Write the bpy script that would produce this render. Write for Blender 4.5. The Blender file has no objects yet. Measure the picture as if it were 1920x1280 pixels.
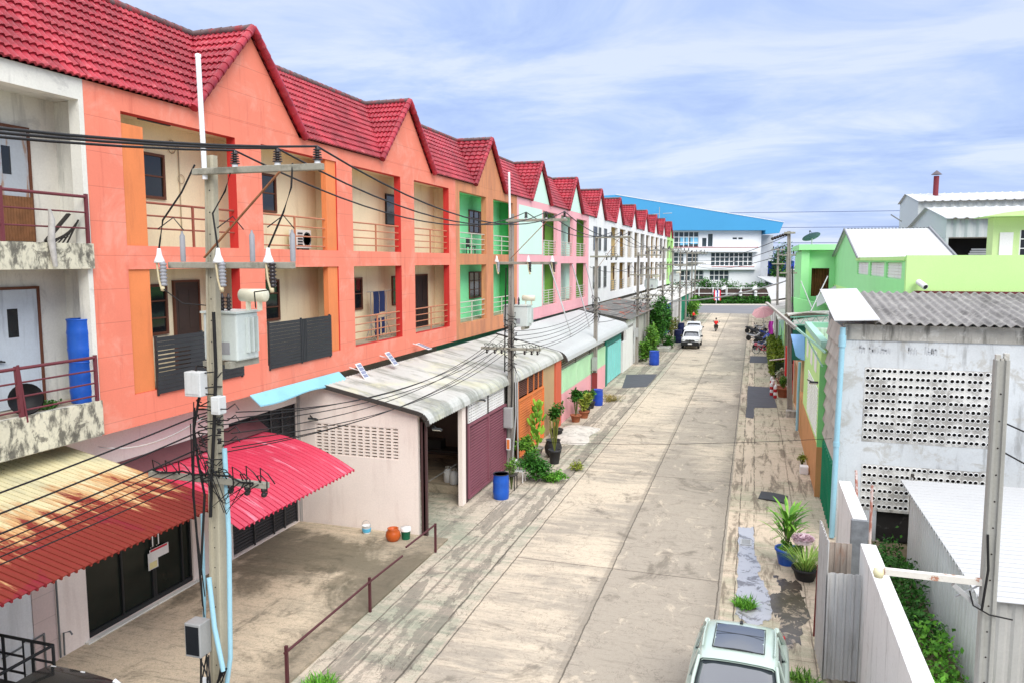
import bpy, math, random
from mathutils import Matrix, Vector, Euler

random.seed(7)
S = bpy.context.scene
COL = S.collection
R = math.radians

# ------------------------------------------------------------------ camera
cam_d = bpy.data.cameras.new('camera')
cam = bpy.data.objects.new('camera', cam_d)
COL.objects.link(cam)
cam_d.sensor_width = 36.0
cam_d.lens = 36.0 * 1434.0 / 1920.0
cam_d.clip_end = 3000.0
cam.location = (0, 0, 8.8)
cam.rotation_euler = (R(90 - 6.011), 0, R(17.549))
S.camera = cam

# ------------------------------------------------------------------ sky, sun, exposure
SUN_EL, SUN_AZ = 42.0, 138.0           # azimuth clockwise from +Y: high, behind the camera on the right
w = bpy.data.worlds.new('World')
S.world = w
w.use_nodes = True
nt = w.node_tree
nt.nodes.clear()
out = nt.nodes.new('ShaderNodeOutputWorld')
bg = nt.nodes.new('ShaderNodeBackground')
bg.inputs['Strength'].default_value = 0.1
sky = nt.nodes.new('ShaderNodeTexSky')
sky.sky_type = 'NISHITA'
sky.sun_disc = False
sky.sun_elevation = R(SUN_EL)
sky.sun_rotation = R(SUN_AZ)
sky.air_density = 1.0
sky.dust_density = 1.0
tc = nt.nodes.new('ShaderNodeTexCoord')
sep = nt.nodes.new('ShaderNodeSeparateXYZ')
nt.links.new(tc.outputs['Generated'], sep.inputs[0])
def wmath(op, a, b=None):
    n = nt.nodes.new('ShaderNodeMath'); n.operation = op
    for i, v in enumerate((a, b)):
        if v is None: continue
        if isinstance(v, (int, float)): n.inputs[i].default_value = v
        else: nt.links.new(v, n.inputs[i])
    return n.outputs[0]
zz = wmath('ADD', wmath('MAXIMUM', sep.outputs['Z'], 0.0), 0.16)
comb = nt.nodes.new('ShaderNodeCombineXYZ')
nt.links.new(wmath('DIVIDE', sep.outputs['X'], zz), comb.inputs[0])
nt.links.new(wmath('DIVIDE', sep.outputs['Y'], zz), comb.inputs[1])
rotm = nt.nodes.new('ShaderNodeMapping')
rotm.inputs['Rotation'].default_value = (0, 0, R(-22))
rotm.inputs['Scale'].default_value = (0.8, 1.2, 1.0)
rotm.inputs['Location'].default_value = (3.1, 1.7, 0)
nt.links.new(comb.outputs[0], rotm.inputs[0])
n1 = nt.nodes.new('ShaderNodeTexNoise')
n1.inputs['Scale'].default_value = 1.25
n1.inputs['Detail'].default_value = 9
n1.inputs['Roughness'].default_value = 0.61
n1.inputs['Distortion'].default_value = 0.6
nt.links.new(rotm.outputs[0], n1.inputs['Vector'])
ramp = nt.nodes.new('ShaderNodeValToRGB')
ramp.color_ramp.elements[0].position = 0.36
ramp.color_ramp.elements[0].color = (1.75, 2.3, 3.8, 1)
ramp.color_ramp.elements[1].position = 0.62
ramp.color_ramp.elements[1].color = (3.0, 3.35, 4.15, 1)
e = ramp.color_ramp.elements.new(0.47)
e.color = (2.15, 2.7, 4.1, 1)
nt.links.new(n1.outputs['Fac'], ramp.inputs[0])
wm = nt.nodes.new('ShaderNodeMix'); wm.data_type = 'RGBA'
wm.inputs[0].default_value = 0.93      # nearly closed cloud deck over the blue
nt.links.new(sky.outputs[0], wm.inputs[6])
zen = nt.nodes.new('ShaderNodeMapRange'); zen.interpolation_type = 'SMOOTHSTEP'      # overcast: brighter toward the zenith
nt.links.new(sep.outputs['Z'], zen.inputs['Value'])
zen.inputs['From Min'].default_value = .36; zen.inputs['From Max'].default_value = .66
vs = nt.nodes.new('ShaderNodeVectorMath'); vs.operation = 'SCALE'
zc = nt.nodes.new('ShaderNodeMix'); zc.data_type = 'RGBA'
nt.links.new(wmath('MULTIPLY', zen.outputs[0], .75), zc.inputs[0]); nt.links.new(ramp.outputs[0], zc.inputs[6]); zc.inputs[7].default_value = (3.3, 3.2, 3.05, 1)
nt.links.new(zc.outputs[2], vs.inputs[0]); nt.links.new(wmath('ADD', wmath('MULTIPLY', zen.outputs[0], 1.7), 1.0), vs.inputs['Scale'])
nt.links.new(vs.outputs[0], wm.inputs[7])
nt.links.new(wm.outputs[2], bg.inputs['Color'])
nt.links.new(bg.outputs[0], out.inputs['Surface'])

sun_d = bpy.data.lights.new('sun', 'SUN')
sun_d.energy = 1.15
sun_d.angle = R(38)
sun_d.color = (1.0, 0.95, 0.86)
sun = bpy.data.objects.new('sun', sun_d)
COL.objects.link(sun)
_az, _el = R(SUN_AZ), R(SUN_EL)
_dir = Vector((math.sin(_az) * math.cos(_el), math.cos(_az) * math.cos(_el), math.sin(_el)))
sun.rotation_euler = _dir.to_track_quat('Z', 'Y').to_euler()
sun.location = _dir * 60

S.view_settings.view_transform = 'Standard'
S.view_settings.look = 'None'
S.view_settings.exposure = 1.30
S.view_settings.gamma = 1.0
S.view_settings.use_curve_mapping = False
S.cycles.max_bounces = 6
S.cycles.diffuse_bounces = 4
S.cycles.use_denoising = True

# ------------------------------------------------------------------ helpers
def lin(h):
    """display hex -> linear rgb"""
    h = h.lstrip('#')
    v = [int(h[i:i + 2], 16) / 255 for i in (0, 2, 4)]
    return tuple(x / 12.92 if x <= 0.04045 else ((x + 0.055) / 1.055) ** 2.4 for x in v)

def alb(h, k=0.86):
    return tuple(min(0.86, x * k) for x in lin(h))

_MATS = {}
class NT:
    def __init__(s, m):
        s.t = m.node_tree
    def n(s, typ, **kw):
        n = s.t.nodes.new(typ)
        for k, v in kw.items():
            if k.startswith('i_'): n.inputs[k[2:].replace('_', ' ')].default_value = v
            else: setattr(n, k, v)
        return n
    def l(s, a, b): s.t.links.new(a, b)
    def math(s, op, a, b=None, c=None, clamp=False):
        n = s.t.nodes.new('ShaderNodeMath'); n.operation = op; n.use_clamp = clamp
        for i, v in enumerate((a, b, c)):
            if v is None: continue
            if isinstance(v, (int, float)): n.inputs[i].default_value = v
            else: s.l(v, n.inputs[i])
        return n.outputs[0]
    def mix(s, f, a, b, blend='MIX'):
        n = s.t.nodes.new('ShaderNodeMix'); n.data_type = 'RGBA'; n.blend_type = blend; n.clamp_factor = True
        for i, v in ((0, f), (6, a), (7, b)):
            if isinstance(v, (int, float)): n.inputs[i].default_value = v
            elif isinstance(v, tuple): n.inputs[i].default_value = (*v[:3], 1)
            else: s.l(v, n.inputs[i])
        return n.outputs[2]
    def noise(s, vec, scale, detail=5, rough=.55, dist=0., scl=None):
        if scl:
            mp = s.n('ShaderNodeMapping'); mp.inputs['Scale'].default_value = scl
            s.l(vec, mp.inputs[0]); vec = mp.outputs[0]
        n = s.n('ShaderNodeTexNoise'); n.inputs['Scale'].default_value = scale
        n.inputs['Detail'].default_value = detail; n.inputs['Roughness'].default_value = rough
        n.inputs['Distortion'].default_value = dist
        s.l(vec, n.inputs['Vector'])
        return n.outputs['Fac']
    def step(s, v, lo, hi):
        n = s.n('ShaderNodeMapRange'); n.interpolation_type = 'SMOOTHSTEP'
        s.l(v, n.inputs['Value']); n.inputs['From Min'].default_value = lo; n.inputs['From Max'].default_value = hi
        return n.outputs[0]

def mat(name, col, rough=.85, metal=0., mott=.10, ms=.9, stain=None, sa=.6, sscale=(2.2, 2.2, .3), sthr=(.52, .68),
        fine=.06, bump=.15, bscale=40., groove=None, spec=.3, coat=0., rust=None, alpha=None, stripes=None, stain2=None, s2thr=(.5, .6), s2a=.7, s2scale=3.):
    """weathered paint / plaster / metal: mottling, vertical run stains, blotches and fine grain"""
    if name in _MATS: return _MATS[name]
    m = bpy.data.materials.new(name); m.use_nodes = True
    _MATS[name] = m
    t = NT(m); b = m.node_tree.nodes['Principled BSDF']
    if isinstance(col, str): col = alb(col)
    tcn = t.n('ShaderNodeTexCoord'); vec = tcn.outputs['Object']
    c = None
    nz = t.noise(vec, ms, 6, .6)
    f = t.math('MULTIPLY_ADD', nz, 2 * mott * 2.0, 1 - 2 * mott)
    vn = t.n('ShaderNodeVectorMath'); vn.operation = 'SCALE'
    vn.inputs[0].default_value = col; t.l(f, vn.inputs['Scale'])
    c = vn.outputs[0]
    if fine:
        fz = t.noise(vec, 22., 3, .7)
        ff = t.math('MULTIPLY_ADD', fz, 4 * fine, 1 - 2 * fine)
        v2 = t.n('ShaderNodeVectorMath'); v2.operation = 'SCALE'
        t.l(c, v2.inputs[0]); t.l(ff, v2.inputs['Scale']); c = v2.outputs[0]
    if stain is not None:
        if isinstance(stain, str): stain = alb(stain)
        sn = t.noise(vec, 1., 7, .65, .2, sscale)
        c = t.mix(t.math('MULTIPLY', t.step(sn, *sthr), sa), c, stain)
    if stain2 is not None:
        if isinstance(stain2, str): stain2 = alb(stain2)
        sn = t.noise(vec, s2scale, 9, .72, .6)
        c = t.mix(t.math('MULTIPLY', t.step(sn, *s2thr), s2a), c, stain2)
    if groove:
        sp = t.n('ShaderNodeSeparateXYZ'); t.l(vec, sp.inputs[0])
        g = t.math('FRACT', t.math('DIVIDE', sp.outputs['Z'], groove))
        g = t.math('LESS_THAN', g, .018 / groove)
        c = t.mix(t.math('MULTIPLY', g, .3), c, (col[0] * .35, col[1] * .3, col[2] * .3))
    if rust is not None:
        rn = t.noise(vec, 1., 8, .7, .5, rust[1])
        c = t.mix(t.math('MULTIPLY', t.step(rn, *rust[2]), rust[3]), c, rust[0])
    t.l(c, b.inputs['Base Color'])
    b.inputs['Roughness'].default_value = rough
    b.inputs['Metallic'].default_value = metal
    b.inputs['Specular IOR Level'].default_value = spec
    if coat: b.inputs['Coat Weight'].default_value = coat; b.inputs['Coat Roughness'].default_value = .05
    if bump:
        bz = t.noise(vec, bscale, 4, .6)
        bn = t.n('ShaderNodeBump'); bn.inputs['Strength'].default_value = bump; bn.inputs['Distance'].default_value = .02
        t.l(bz, bn.inputs['Height']); t.l(bn.outputs[0], b.inputs['Normal'])
    return m

def glassy(name, col=(.012, .014, .016), rough=.06, spec=.5):
    if name in _MATS: return _MATS[name]
    m = bpy.data.materials.new(name); m.use_nodes = True; _MATS[name] = m
    t = NT(m); b = m.node_tree.nodes['Principled BSDF']
    tcn = t.n('ShaderNodeTexCoord')
    z = t.noise(tcn.outputs['Object'], 1.3, 4, .6)
    c = t.mix(z, tuple(x * .6 for x in col), tuple(x * 1.5 for x in col))
    t.l(c, b.inputs['Base Color']); b.inputs['Roughness'].default_value = rough
    b.inputs['Specular IOR Level'].default_value = spec
    bn = t.n('ShaderNodeBump'); bn.inputs['Strength'].default_value = .02; bn.inputs['Distance'].default_value = .1
    t.l(t.noise(tcn.outputs['Object'], 1.6, 2, .5), bn.inputs['Height']); t.l(bn.outputs[0], b.inputs['Normal'])
    return m

def leafmat(name, h1, h2):
    if name in _MATS: return _MATS[name]
    m = bpy.data.materials.new(name); m.use_nodes = True; _MATS[name] = m
    t = NT(m); b = m.node_tree.nodes['Principled BSDF']
    tcn = t.n('ShaderNodeTexCoord')
    gi = t.n('ShaderNodeNewGeometry')
    z = t.math('MULTIPLY_ADD', gi.outputs['Random Per Island'], .8, t.math('MULTIPLY', t.noise(tcn.outputs['Object'], 1.6, 3, .5), .3), clamp=True)
    c = t.mix(z, alb(h1), alb(h2))
    t.l(c, b.inputs['Base Color']); b.inputs['Roughness'].default_value = .55
    b.inputs['Specular IOR Level'].default_value = .25
    b.inputs['Transmission Weight'].default_value = 0.0
    return m

WORLD = {}
class MB:
    def __init__(s):
        s.v = []; s.f = []; s.mi = []; s.sm = []
    def add(s, verts, faces, mi=0, smooth=False):
        o = len(s.v)
        s.v.extend([tuple(p) for p in verts])
        for f in faces:
            s.f.append(tuple(i + o for i in f)); s.mi.append(mi); s.sm.append(smooth)
        return s
    def box(s, x0, x1, y0, y1, z0, z1, mi=0):
        if x0 > x1: x0, x1 = x1, x0
        if y0 > y1: y0, y1 = y1, y0
        if z0 > z1: z0, z1 = z1, z0
        return s.add([(x0, y0, z0), (x1, y0, z0), (x1, y1, z0), (x0, y1, z0), (x0, y0, z1), (x1, y0, z1), (x1, y1, z1), (x0, y1, z1)],
                     [(0, 3, 2, 1), (4, 5, 6, 7), (0, 1, 5, 4), (1, 2, 6, 5), (2, 3, 7, 6), (3, 0, 4, 7)], mi)
    def obox(s, c, ux, uy, uz, sx, sy, sz, mi=0):
        """oriented box: centre, three unit axes, full sizes"""
        c = Vector(c); ux, uy, uz = Vector(ux) * sx / 2, Vector(uy) * sy / 2, Vector(uz) * sz / 2
        p = [c - ux - uy - uz, c + ux - uy - uz, c + ux + uy - uz, c - ux + uy - uz, c - ux - uy + uz, c + ux - uy + uz, c + ux + uy + uz, c - ux + uy + uz]
        return s.add(p, [(0, 3, 2, 1), (4, 5, 6, 7), (0, 1, 5, 4), (1, 2, 6, 5), (2, 3, 7, 6), (3, 0, 4, 7)], mi)
    def bar(s, a, b, w, h=None, mi=0):
        """square bar from a to b"""
        a, b = Vector(a), Vector(b); d = (b - a); L = d.length
        if L < 1e-6: return s
        d.normalize(); up = Vector((0, 0, 1)) if abs(d.z) < .95 else Vector((1, 0, 0))
        x = d.cross(up).normalized(); z = x.cross(d).normalized()
        return s.obox((a + b) / 2, x, d, z, w, L, h or w, mi)
    def tube(s, path, r, n=6, mi=0, cap=True, smooth=True):
        path = [Vector(p) for p in path]
        rings = []
        for i, p in enumerate(path):
            if i == 0: d = path[1] - p
            elif i == len(path) - 1: d = p - path[i - 1]
            else: d = path[i + 1] - path[i - 1]
            if d.length < 1e-9: d = Vector((0, 0, 1))
            d.normalize(); up = Vector((0, 0, 1)) if abs(d.z) < .95 else Vector((1, 0, 0))
            x = d.cross(up).normalized(); y = x.cross(d).normalized()
            rr = r[i] if isinstance(r, (list, tuple)) else r
            rings.append([p + x * math.cos(2 * math.pi * k / n) * rr + y * math.sin(2 * math.pi * k / n) * rr for k in range(n)])
        v = [q for g in rings for q in g]; f = []
        for i in range(len(rings) - 1):
            for k in range(n):
                f.append((i * n + k, i * n + (k + 1) % n, (i + 1) * n + (k + 1) % n, (i + 1) * n + k))
        s.add(v, f, mi, smooth)
        if cap:
            s.add(rings[0], [tuple(range(n))], mi); s.add(rings[-1], [tuple(reversed(range(n)))], mi)
        return s
    def lathe(s, prof, n=20, c=(0, 0, 0), mi=0, axis='z', smooth=True):
        """prof: list of (r, h); closed with end caps when r>0"""
        v = []; f = []
        for r, h in prof:
            for k in range(n):
                a = 2 * math.pi * k / n
                p = (r * math.cos(a), r * math.sin(a), h)
                if axis == 'x': p = (h, r * math.cos(a), r * math.sin(a))
                if axis == 'y': p = (r * math.sin(a), h, r * math.cos(a))
                v.append((p[0] + c[0], p[1] + c[1], p[2] + c[2]))
        for i in range(len(prof) - 1):
            for k in range(n):
                f.append((i * n + k, i * n + (k + 1) % n, (i + 1) * n + (k + 1) % n, (i + 1) * n + k))
        s.add(v, f, mi, smooth)
        if prof[0][0] > 1e-6: s.add(v[:n], [tuple(reversed(range(n)))], mi)
        if prof[-1][0] > 1e-6: s.add(v[-n:], [tuple(range(n))], mi)
        return s
    def prism(s, poly, axis, a, b, mi=0):
        """poly of 2D points extruded along axis 'x','y' or 'z' from a to b"""
        n = len(poly)
        def P(p, h):
            return {'x': (h, p[0], p[1]), 'y': (p[0], h, p[1]), 'z': (p[0], p[1], h)}[axis]
        v = [P(p, a) for p in poly] + [P(p, b) for p in poly]
        f = [tuple(reversed(range(n))), tuple(range(n, 2 * n))]
        for i in range(n):
            j = (i + 1) % n
            f.append((i, j, n + j, n + i))
        return s.add(v, f, mi)
    def grid(s, fn, nu, nv, mi=0, smooth=True, th=0.):
        """surface fn(u,v) with u,v in 0..1; th>0 makes a sheet with an underside"""
        v = [Vector(fn(i / nu, j / nv)) for j in range(nv + 1) for i in range(nu + 1)]
        f = [(j * (nu + 1) + i, j * (nu + 1) + i + 1, (j + 1) * (nu + 1) + i + 1, (j + 1) * (nu + 1) + i) for j in range(nv) for i in range(nu)]
        s.add(v, f, mi, smooth)
        if th:
            v2 = [p - Vector((0, 0, th)) for p in v]
            s.add(v2, [tuple(reversed(q)) for q in f], mi, smooth)
            ring = [i for i in range(nu + 1)] + [j * (nu + 1) + nu for j in range(1, nv + 1)] + [nv * (nu + 1) + i for i in range(nu - 1, -1, -1)] + [j * (nu + 1) for j in range(nv - 1, 0, -1)]
            m_ = len(ring)
            s.add([v[i] for i in ring] + [v2[i] for i in ring], [(k, k + m_, (k + 1) % m_ + m_, (k + 1) % m_) for k in range(m_)], mi)
        return s
    def wallgrid(s, axis, p0, p1, ur, zr, holes, mi=0, rmi=None):
        """upright wall with rectangular openings. axis 'x': plane faces +x (front at p0, back at p1), runs along y;
        axis 'y': front at p0, back p1, runs along x.  holes: (u0,u1,z0,z1).  rmi: material index of the reveals"""
        us = sorted(set([ur[0], ur[1]] + [min(max(h[i], ur[0]), ur[1]) for h in holes for i in (0, 1)]))
        zs = sorted(set([zr[0], zr[1]] + [min(max(h[i], zr[0]), zr[1]) for h in holes for i in (2, 3)]))
        nu, nz = len(us) - 1, len(zs) - 1
        def solid(i, j):
            if i < 0 or j < 0 or i >= nu or j >= nz: return False
            uc, zc = (us[i] + us[i + 1]) / 2, (zs[j] + zs[j + 1]) / 2
            return not any(h[0] < uc < h[1] and h[2] < zc < h[3] for h in holes)
        def P(d, u, z): return (d, u, z) if axis == 'x' else (u, d, z)
        def q(a, b, c, d_, m_): s.add([a, b, c, d_], [(0, 1, 2, 3)], m_)
        rm = mi if rmi is None else rmi
        for i in range(nu):
            for j in range(nz):
                if not solid(i, j): continue
                a, b, c, d = us[i], us[i + 1], zs[j], zs[j + 1]
                q(P(p0, a, c), P(p0, b, c), P(p0, b, d), P(p0, a, d), mi)
                q(P(p1, a, c), P(p1, a, d), P(p1, b, d), P(p1, b, c), mi)
                if not solid(i - 1, j): q(P(p0, a, c), P(p0, a, d), P(p1, a, d), P(p1, a, c), mi if i == 0 else rm)
                if not solid(i + 1, j): q(P(p0, b, c), P(p1, b, c), P(p1, b, d), P(p0, b, d), mi if i == nu - 1 else rm)
                if not solid(i, j - 1): q(P(p0, a, c), P(p1, a, c), P(p1, b, c), P(p0, b, c), mi if j == 0 else rm)
                if not solid(i, j + 1): q(P(p0, a, d), P(p0, b, d), P(p1, b, d), P(p1, a, d), mi if j == nz - 1 else rm)
        return s
    def leaves(s, c, rad, n, size, mi=0, nm=1, aspect=.55, clump=6, shell=.35, flat=0.):
        """leaf clumps spread through an uneven ellipsoid volume"""
        cs = []
        for _ in range(clump):
            d = Vector((random.gauss(0, 1), random.gauss(0, 1), random.gauss(0, 1))).normalized() * random.uniform(.35, .8)
            cs.append((d, random.uniform(.32, .6)))
        for i in range(n):
            d, cr = random.choice(cs)
            e_ = Vector((random.gauss(0, 1), random.gauss(0, 1), random.gauss(0, 1))).normalized() * cr * (random.random() ** shell)
            p = d + e_
            p = Vector((c[0] + p.x * rad[0], c[1] + p.y * rad[1], c[2] + p.z * rad[2]))
            if p.z < .02: p.z = .02 + random.random() * .05
            s.leaf(p, Vector((random.gauss(0, 1), random.gauss(0, 1), random.gauss(0, .6) + flat)), size * random.uniform(.6, 1.3), aspect, mi + random.randrange(nm))
        return s
    def leaf(s, p, d, L, aspect=.5, mi=0):
        d = d.normalized(); up = Vector((random.gauss(0, .5), random.gauss(0, .5), 1))
        x = d.cross(up)
        if x.length < 1e-3: x = Vector((1, 0, 0))
        x = x.normalized() * L * aspect / 2
        t_ = p + d * L
        mm = p + d * L * .5 + Vector((0, 0, L * .08))
        s.add([p, mm + x, t_, mm - x], [(0, 1, 2, 3)], mi)
    def blade(s, p, d, L, wd, droop=.5, mi=0, seg=4):
        """long arching leaf"""
        p = Vector(p); d = Vector(d).normalized(); v = []; q = p.copy()
        side = d.cross(Vector((0, 0, 1)))
        side = side.normalized() if side.length > 1e-3 else Vector((1, 0, 0))
        for i in range(seg + 1):
            t = i / seg
            ww = wd * (math.sin(math.pi * min(1, .12 + t * .88)) ** .7) * .5
            v += [q + side * ww, q - side * ww]
            d = (d + Vector((0, 0, -droop / seg))).normalized(); q = q + d * L / seg
        s.add(v, [(2 * i, 2 * i + 1, 2 * i + 3, 2 * i + 2) for i in range(seg)], mi)
    def build(s, name, mats, parent=None, bevel=0.):
        me = bpy.data.meshes.new(name)
        me.from_pydata(s.v, [], s.f)
        ml = mats if isinstance(mats, (list, tuple)) else [mats]
        for m in ml: me.materials.append(m)
        me.polygons.foreach_set('material_index', [min(i, len(ml) - 1) for i in s.mi])
        me.polygons.foreach_set('use_smooth', s.sm)
        me.update()
        o = bpy.data.objects.new(name, me)
        COL.objects.link(o)
        if bevel:
            md = o.modifiers.new('bevel', 'BEVEL'); md.width = bevel; md.segments = 2; md.limit_method = 'ANGLE'
        if parent is not None:
            o.parent = parent
            o.matrix_parent_inverse = WORLD.get(parent.name, Matrix()).inverted()
        return o

def tag(o, label=None, cat=None, group=None, kind=None):
    if label: o['label'] = label
    if cat: o['category'] = cat
    if group: o['group'] = group
    if kind: o['kind'] = kind
    return o

def thing(name, label, cat, loc=(0, 0, 0), group=None):
    o = bpy.data.objects.new(name, None)
    o.empty_display_size = .3
    COL.objects.link(o)
    o.location = loc
    WORLD[o.name] = Matrix.Translation(loc)
    return tag(o, label, cat, group)

def kids(o): return [c for c in ALLKIDS.get(o.name, [])]
ALLKIDS = {}
def copy_tree(o, loc, rz=0., label=None, sc=None):
    c = o.copy(); COL.objects.link(c); c.location = loc; c.rotation_euler = (0, 0, rz)
    if sc: c.scale = (sc, sc, sc)
    if label: c['label'] = label
    for ch in list(o.children):
        d = ch.copy(); COL.objects.link(d); d.parent = c; d.matrix_parent_inverse = ch.matrix_parent_inverse.copy()
        for g in list(ch.children):
            e_ = g.copy(); COL.objects.link(e_); e_.parent = d; e_.matrix_parent_inverse = g.matrix_parent_inverse.copy()
    return c

def struct(o): o['kind'] = 'structure'; return o
def stuff(o): o['kind'] = 'stuff'; return o

def sag(a, b, s_, n=14):
    a, b = Vector(a), Vector(b)
    return [a.lerp(b, i / n) - Vector((0, 0, s_ * 4 * (i / n) * (1 - i / n))) for i in range(n + 1)]
# ------------------------------------------------------------------ ground materials
def concrete(name, light, mid, dark, kind='road'):
    m = bpy.data.materials.new(name); m.use_nodes = True
    t = NT(m); b = m.node_tree.nodes['Principled BSDF']
    tcn = t.n('ShaderNodeTexCoord'); vec = tcn.outputs['Object']
    sp = t.n('ShaderNodeSeparateXYZ'); t.l(vec, sp.inputs[0]); X, Y = sp.outputs['X'], sp.outputs['Y']
    big = t.noise(vec, .16, 4, .55, .4)                       # large worn areas
    cross = t.noise(vec, 1., 8, .72, .4, (.45, 2.6, 1))       # marks brushed across the slab
    fine = t.noise(vec, 7., 6, .75, .3)
    grit = t.noise(vec, 45., 4, .7)
    s1 = t.math('ADD', t.math('MULTIPLY', big, .55), t.math('MULTIPLY', cross, .45))
    if kind == 'road':                                          # the lane nearer the right gutter is greyer
        lane = t.math('MULTIPLY', t.step(t.math('ADD', X, t.math('MULTIPLY', fine, .5)), -3.75, -2.9), .085)
        near = t.math('MULTIPLY', t.math('MULTIPLY', t.step(Y, 44., 22.), t.step(X, -4.6, -2.6)), .10)
        s1 = t.math('ADD', s1, t.math('ADD', lane, near))
    c = t.mix(t.step(s1, .45, .60), light, mid)
    c = t.mix(t.math('MULTIPLY', t.step(fine, .5, .68), .5), c, t.mix(.5, mid, dark))
    blot = t.noise(vec, .55, 8, .74, 1.2, (1., .8, 1))
    c = t.mix(t.math('MULTIPLY', t.step(blot, .53, .66), .75), c, dark)
    brush = t.noise(vec, 1., 7, .75, .3, (.9, 9., 1))
    c = t.mix(t.math('MULTIPLY', t.step(brush, .54, .66), .45), c, dark)
    pale = t.noise(vec, 1.1, 9, .72, .9, (1.5, .8, 1))
    c = t.mix(t.math('MULTIPLY', t.step(pale, .56, .66), .65), c, light)
    c = t.mix(t.math('MULTIPLY', t.step(grit, .50, .68), .5), c, dark)
    chip = t.noise(vec, 16., 5, .7, .3, (.6, 1.3, 1))
    c = t.mix(t.math('MULTIPLY', t.step(chip, .56, .66), .55), c, t.mix(.5, mid, dark))
    wig = t.math('MULTIPLY', t.math('SUBTRACT', t.noise(vec, 1.3, 5, .7), .5), .10)
    xw = t.math('ADD', X, wig)
    def line(c, pos, wd, col, amt, coord=None):
        d = t.math('ABSOLUTE', t.math('SUBTRACT', xw if coord is None else coord, pos))
        return t.mix(t.math('MULTIPLY', t.step(d, wd, wd * .4), amt), c, col)
    if kind == 'road':
        for p in (-3.65, -6.52, -.68): c = line(c, p, .026, (.06, .05, .04), .8)
        c = line(c, -3.72, .10, dark, .35)
        yw = t.math('ADD', Y, wig)
        fr = t.math('MULTIPLY', t.math('FRACT', t.math('DIVIDE', t.math('ADD', yw, 9.2), 10.0)), 10.)
        c = line(c, .3, .035, (.07, .05, .04), .6, fr)
        c = t.mix(t.math('MULTIPLY', t.step(X, -1.3, -.7), .25), c, dark)
        crack = t.noise(vec, .9, 9, .62, .6)
        cd = t.math('ABSOLUTE', t.math('SUBTRACT', crack, .5))
        c = t.mix(t.math('MULTIPLY', t.step(cd, .0045, .001), .5), c, (.08, .06, .05))
    if kind == 'left':
        # gutter runs: dark damp bands along the street with ragged edges
        wob = t.math('MULTIPLY', t.math('SUBTRACT', t.noise(vec, .9, 7, .7), .5), .55)
        xb = t.math('ADD', X, wob)
        damp = t.noise(vec, 1., 6, .7, .3, (1.5, .35, 1))
        rag = t.math('ADD', t.math('MULTIPLY', fine, .6), t.math('MULTIPLY', t.noise(vec, 1., 8, .75, .3, (9., 1.6, 1)), .5))
        for p, wd, am in ((-8.35, .42, .95), (-7.15, .5, .92), (-9.4, .3, .6), (-7.75, .16, .7)):
            d = t.math('ABSOLUTE', t.math('SUBTRACT', xb, p))
            band = t.math('MULTIPLY', t.step(d, wd, 0.), t.step(damp, .36, .54))
            c = t.mix(t.math('MULTIPLY', t.step(t.math('ADD', band, rag), .90, 1.02), am * .62), c, dark)
        c = line(c, -6.95, .035, (.06, .05, .04), .8)
        c = line(c, -8.05, .05, (.09, .07, .06), .6)
        c = line(c, -8.62, .03, (.07, .05, .04), .7)
        crack = t.noise(vec, .8, 9, .62, .8)
        cd = t.math('ABSOLUTE', t.math('SUBTRACT', crack, .5))
        c = t.mix(t.math('MULTIPLY', t.step(cd, .006, .001), .7), c, (.06, .05, .04))
    if kind == 'left':
        stx = t.noise(vec, 1., 8, .75, .2, (11., .7, 1))
        c = t.mix(t.math('MULTIPLY', t.step(stx, .55, .66), .4), c, dark); c = t.mix(t.math('MULTIPLY', t.step(stx, .46, .36), .45), c, light)
    if kind == 'right':
        yw = t.math('ADD', Y, wig)
        brk = t.step(t.noise(vec, 1.1, 4, .6), .38, .52)
        c = t.mix(brk, c, line(line(c, -.24, .024, (.05, .04, .03), .8), .24, .024, (.05, .04, .03), .8))
        d = t.math('ABSOLUTE', X)
        c = t.mix(t.math('MULTIPLY', t.math('MULTIPLY', t.step(d, .2, .17), t.step(Y, 30., 31.)), .75), c, light)
        fr = t.math('MULTIPLY', t.math('FRACT', t.math('DIVIDE', yw, 3.4)), 3.4)
        c = line(c, .3, .022, (.09, .07, .05), .5, fr)
        run = t.noise(vec, 1., 7, .7, .5, (3.2, .4, 1))
        c = t.mix(t.math('MULTIPLY', t.step(run, .5, .62), .8), c, dark)
        c = line(c, 1.55, .024, (.07, .05, .04), .6)
    if kind == 'yard':
        d1 = t.noise(vec, .33, 6, .62, .7)
        back = t.math('MULTIPLY', t.math('MULTIPLY', t.step(Y, 14.6, 17.2), t.step(Y, 21.4, 20.2)), .16)
        c = t.mix(t.math('MULTIPLY', t.step(t.math('ADD', t.math('ADD', d1, back), t.math('MULTIPLY', t.math('SUBTRACT', fine, .5), .12)), .52, .66), .72), c, (.12, .105, .07))
        c = t.mix(t.math('MULTIPLY', t.step(t.math('ADD', X, t.math('MULTIPLY', fine, 1.2)), -9.9, -8.7), .5), c, dark)
    t.l(c, b.inputs['Base Color'])
    b.inputs['Roughness'].default_value = .9; b.inputs['Specular IOR Level'].default_value = .2
    bn = t.n('ShaderNodeBump'); bn.inputs['Strength'].default_value = .35; bn.inputs['Distance'].default_value = .03
    t.l(t.math('ADD', fine, t.math('MULTIPLY', grit, .6)), bn.inputs['Height']); t.l(bn.outputs[0], b.inputs['Normal'])
    return m

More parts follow.
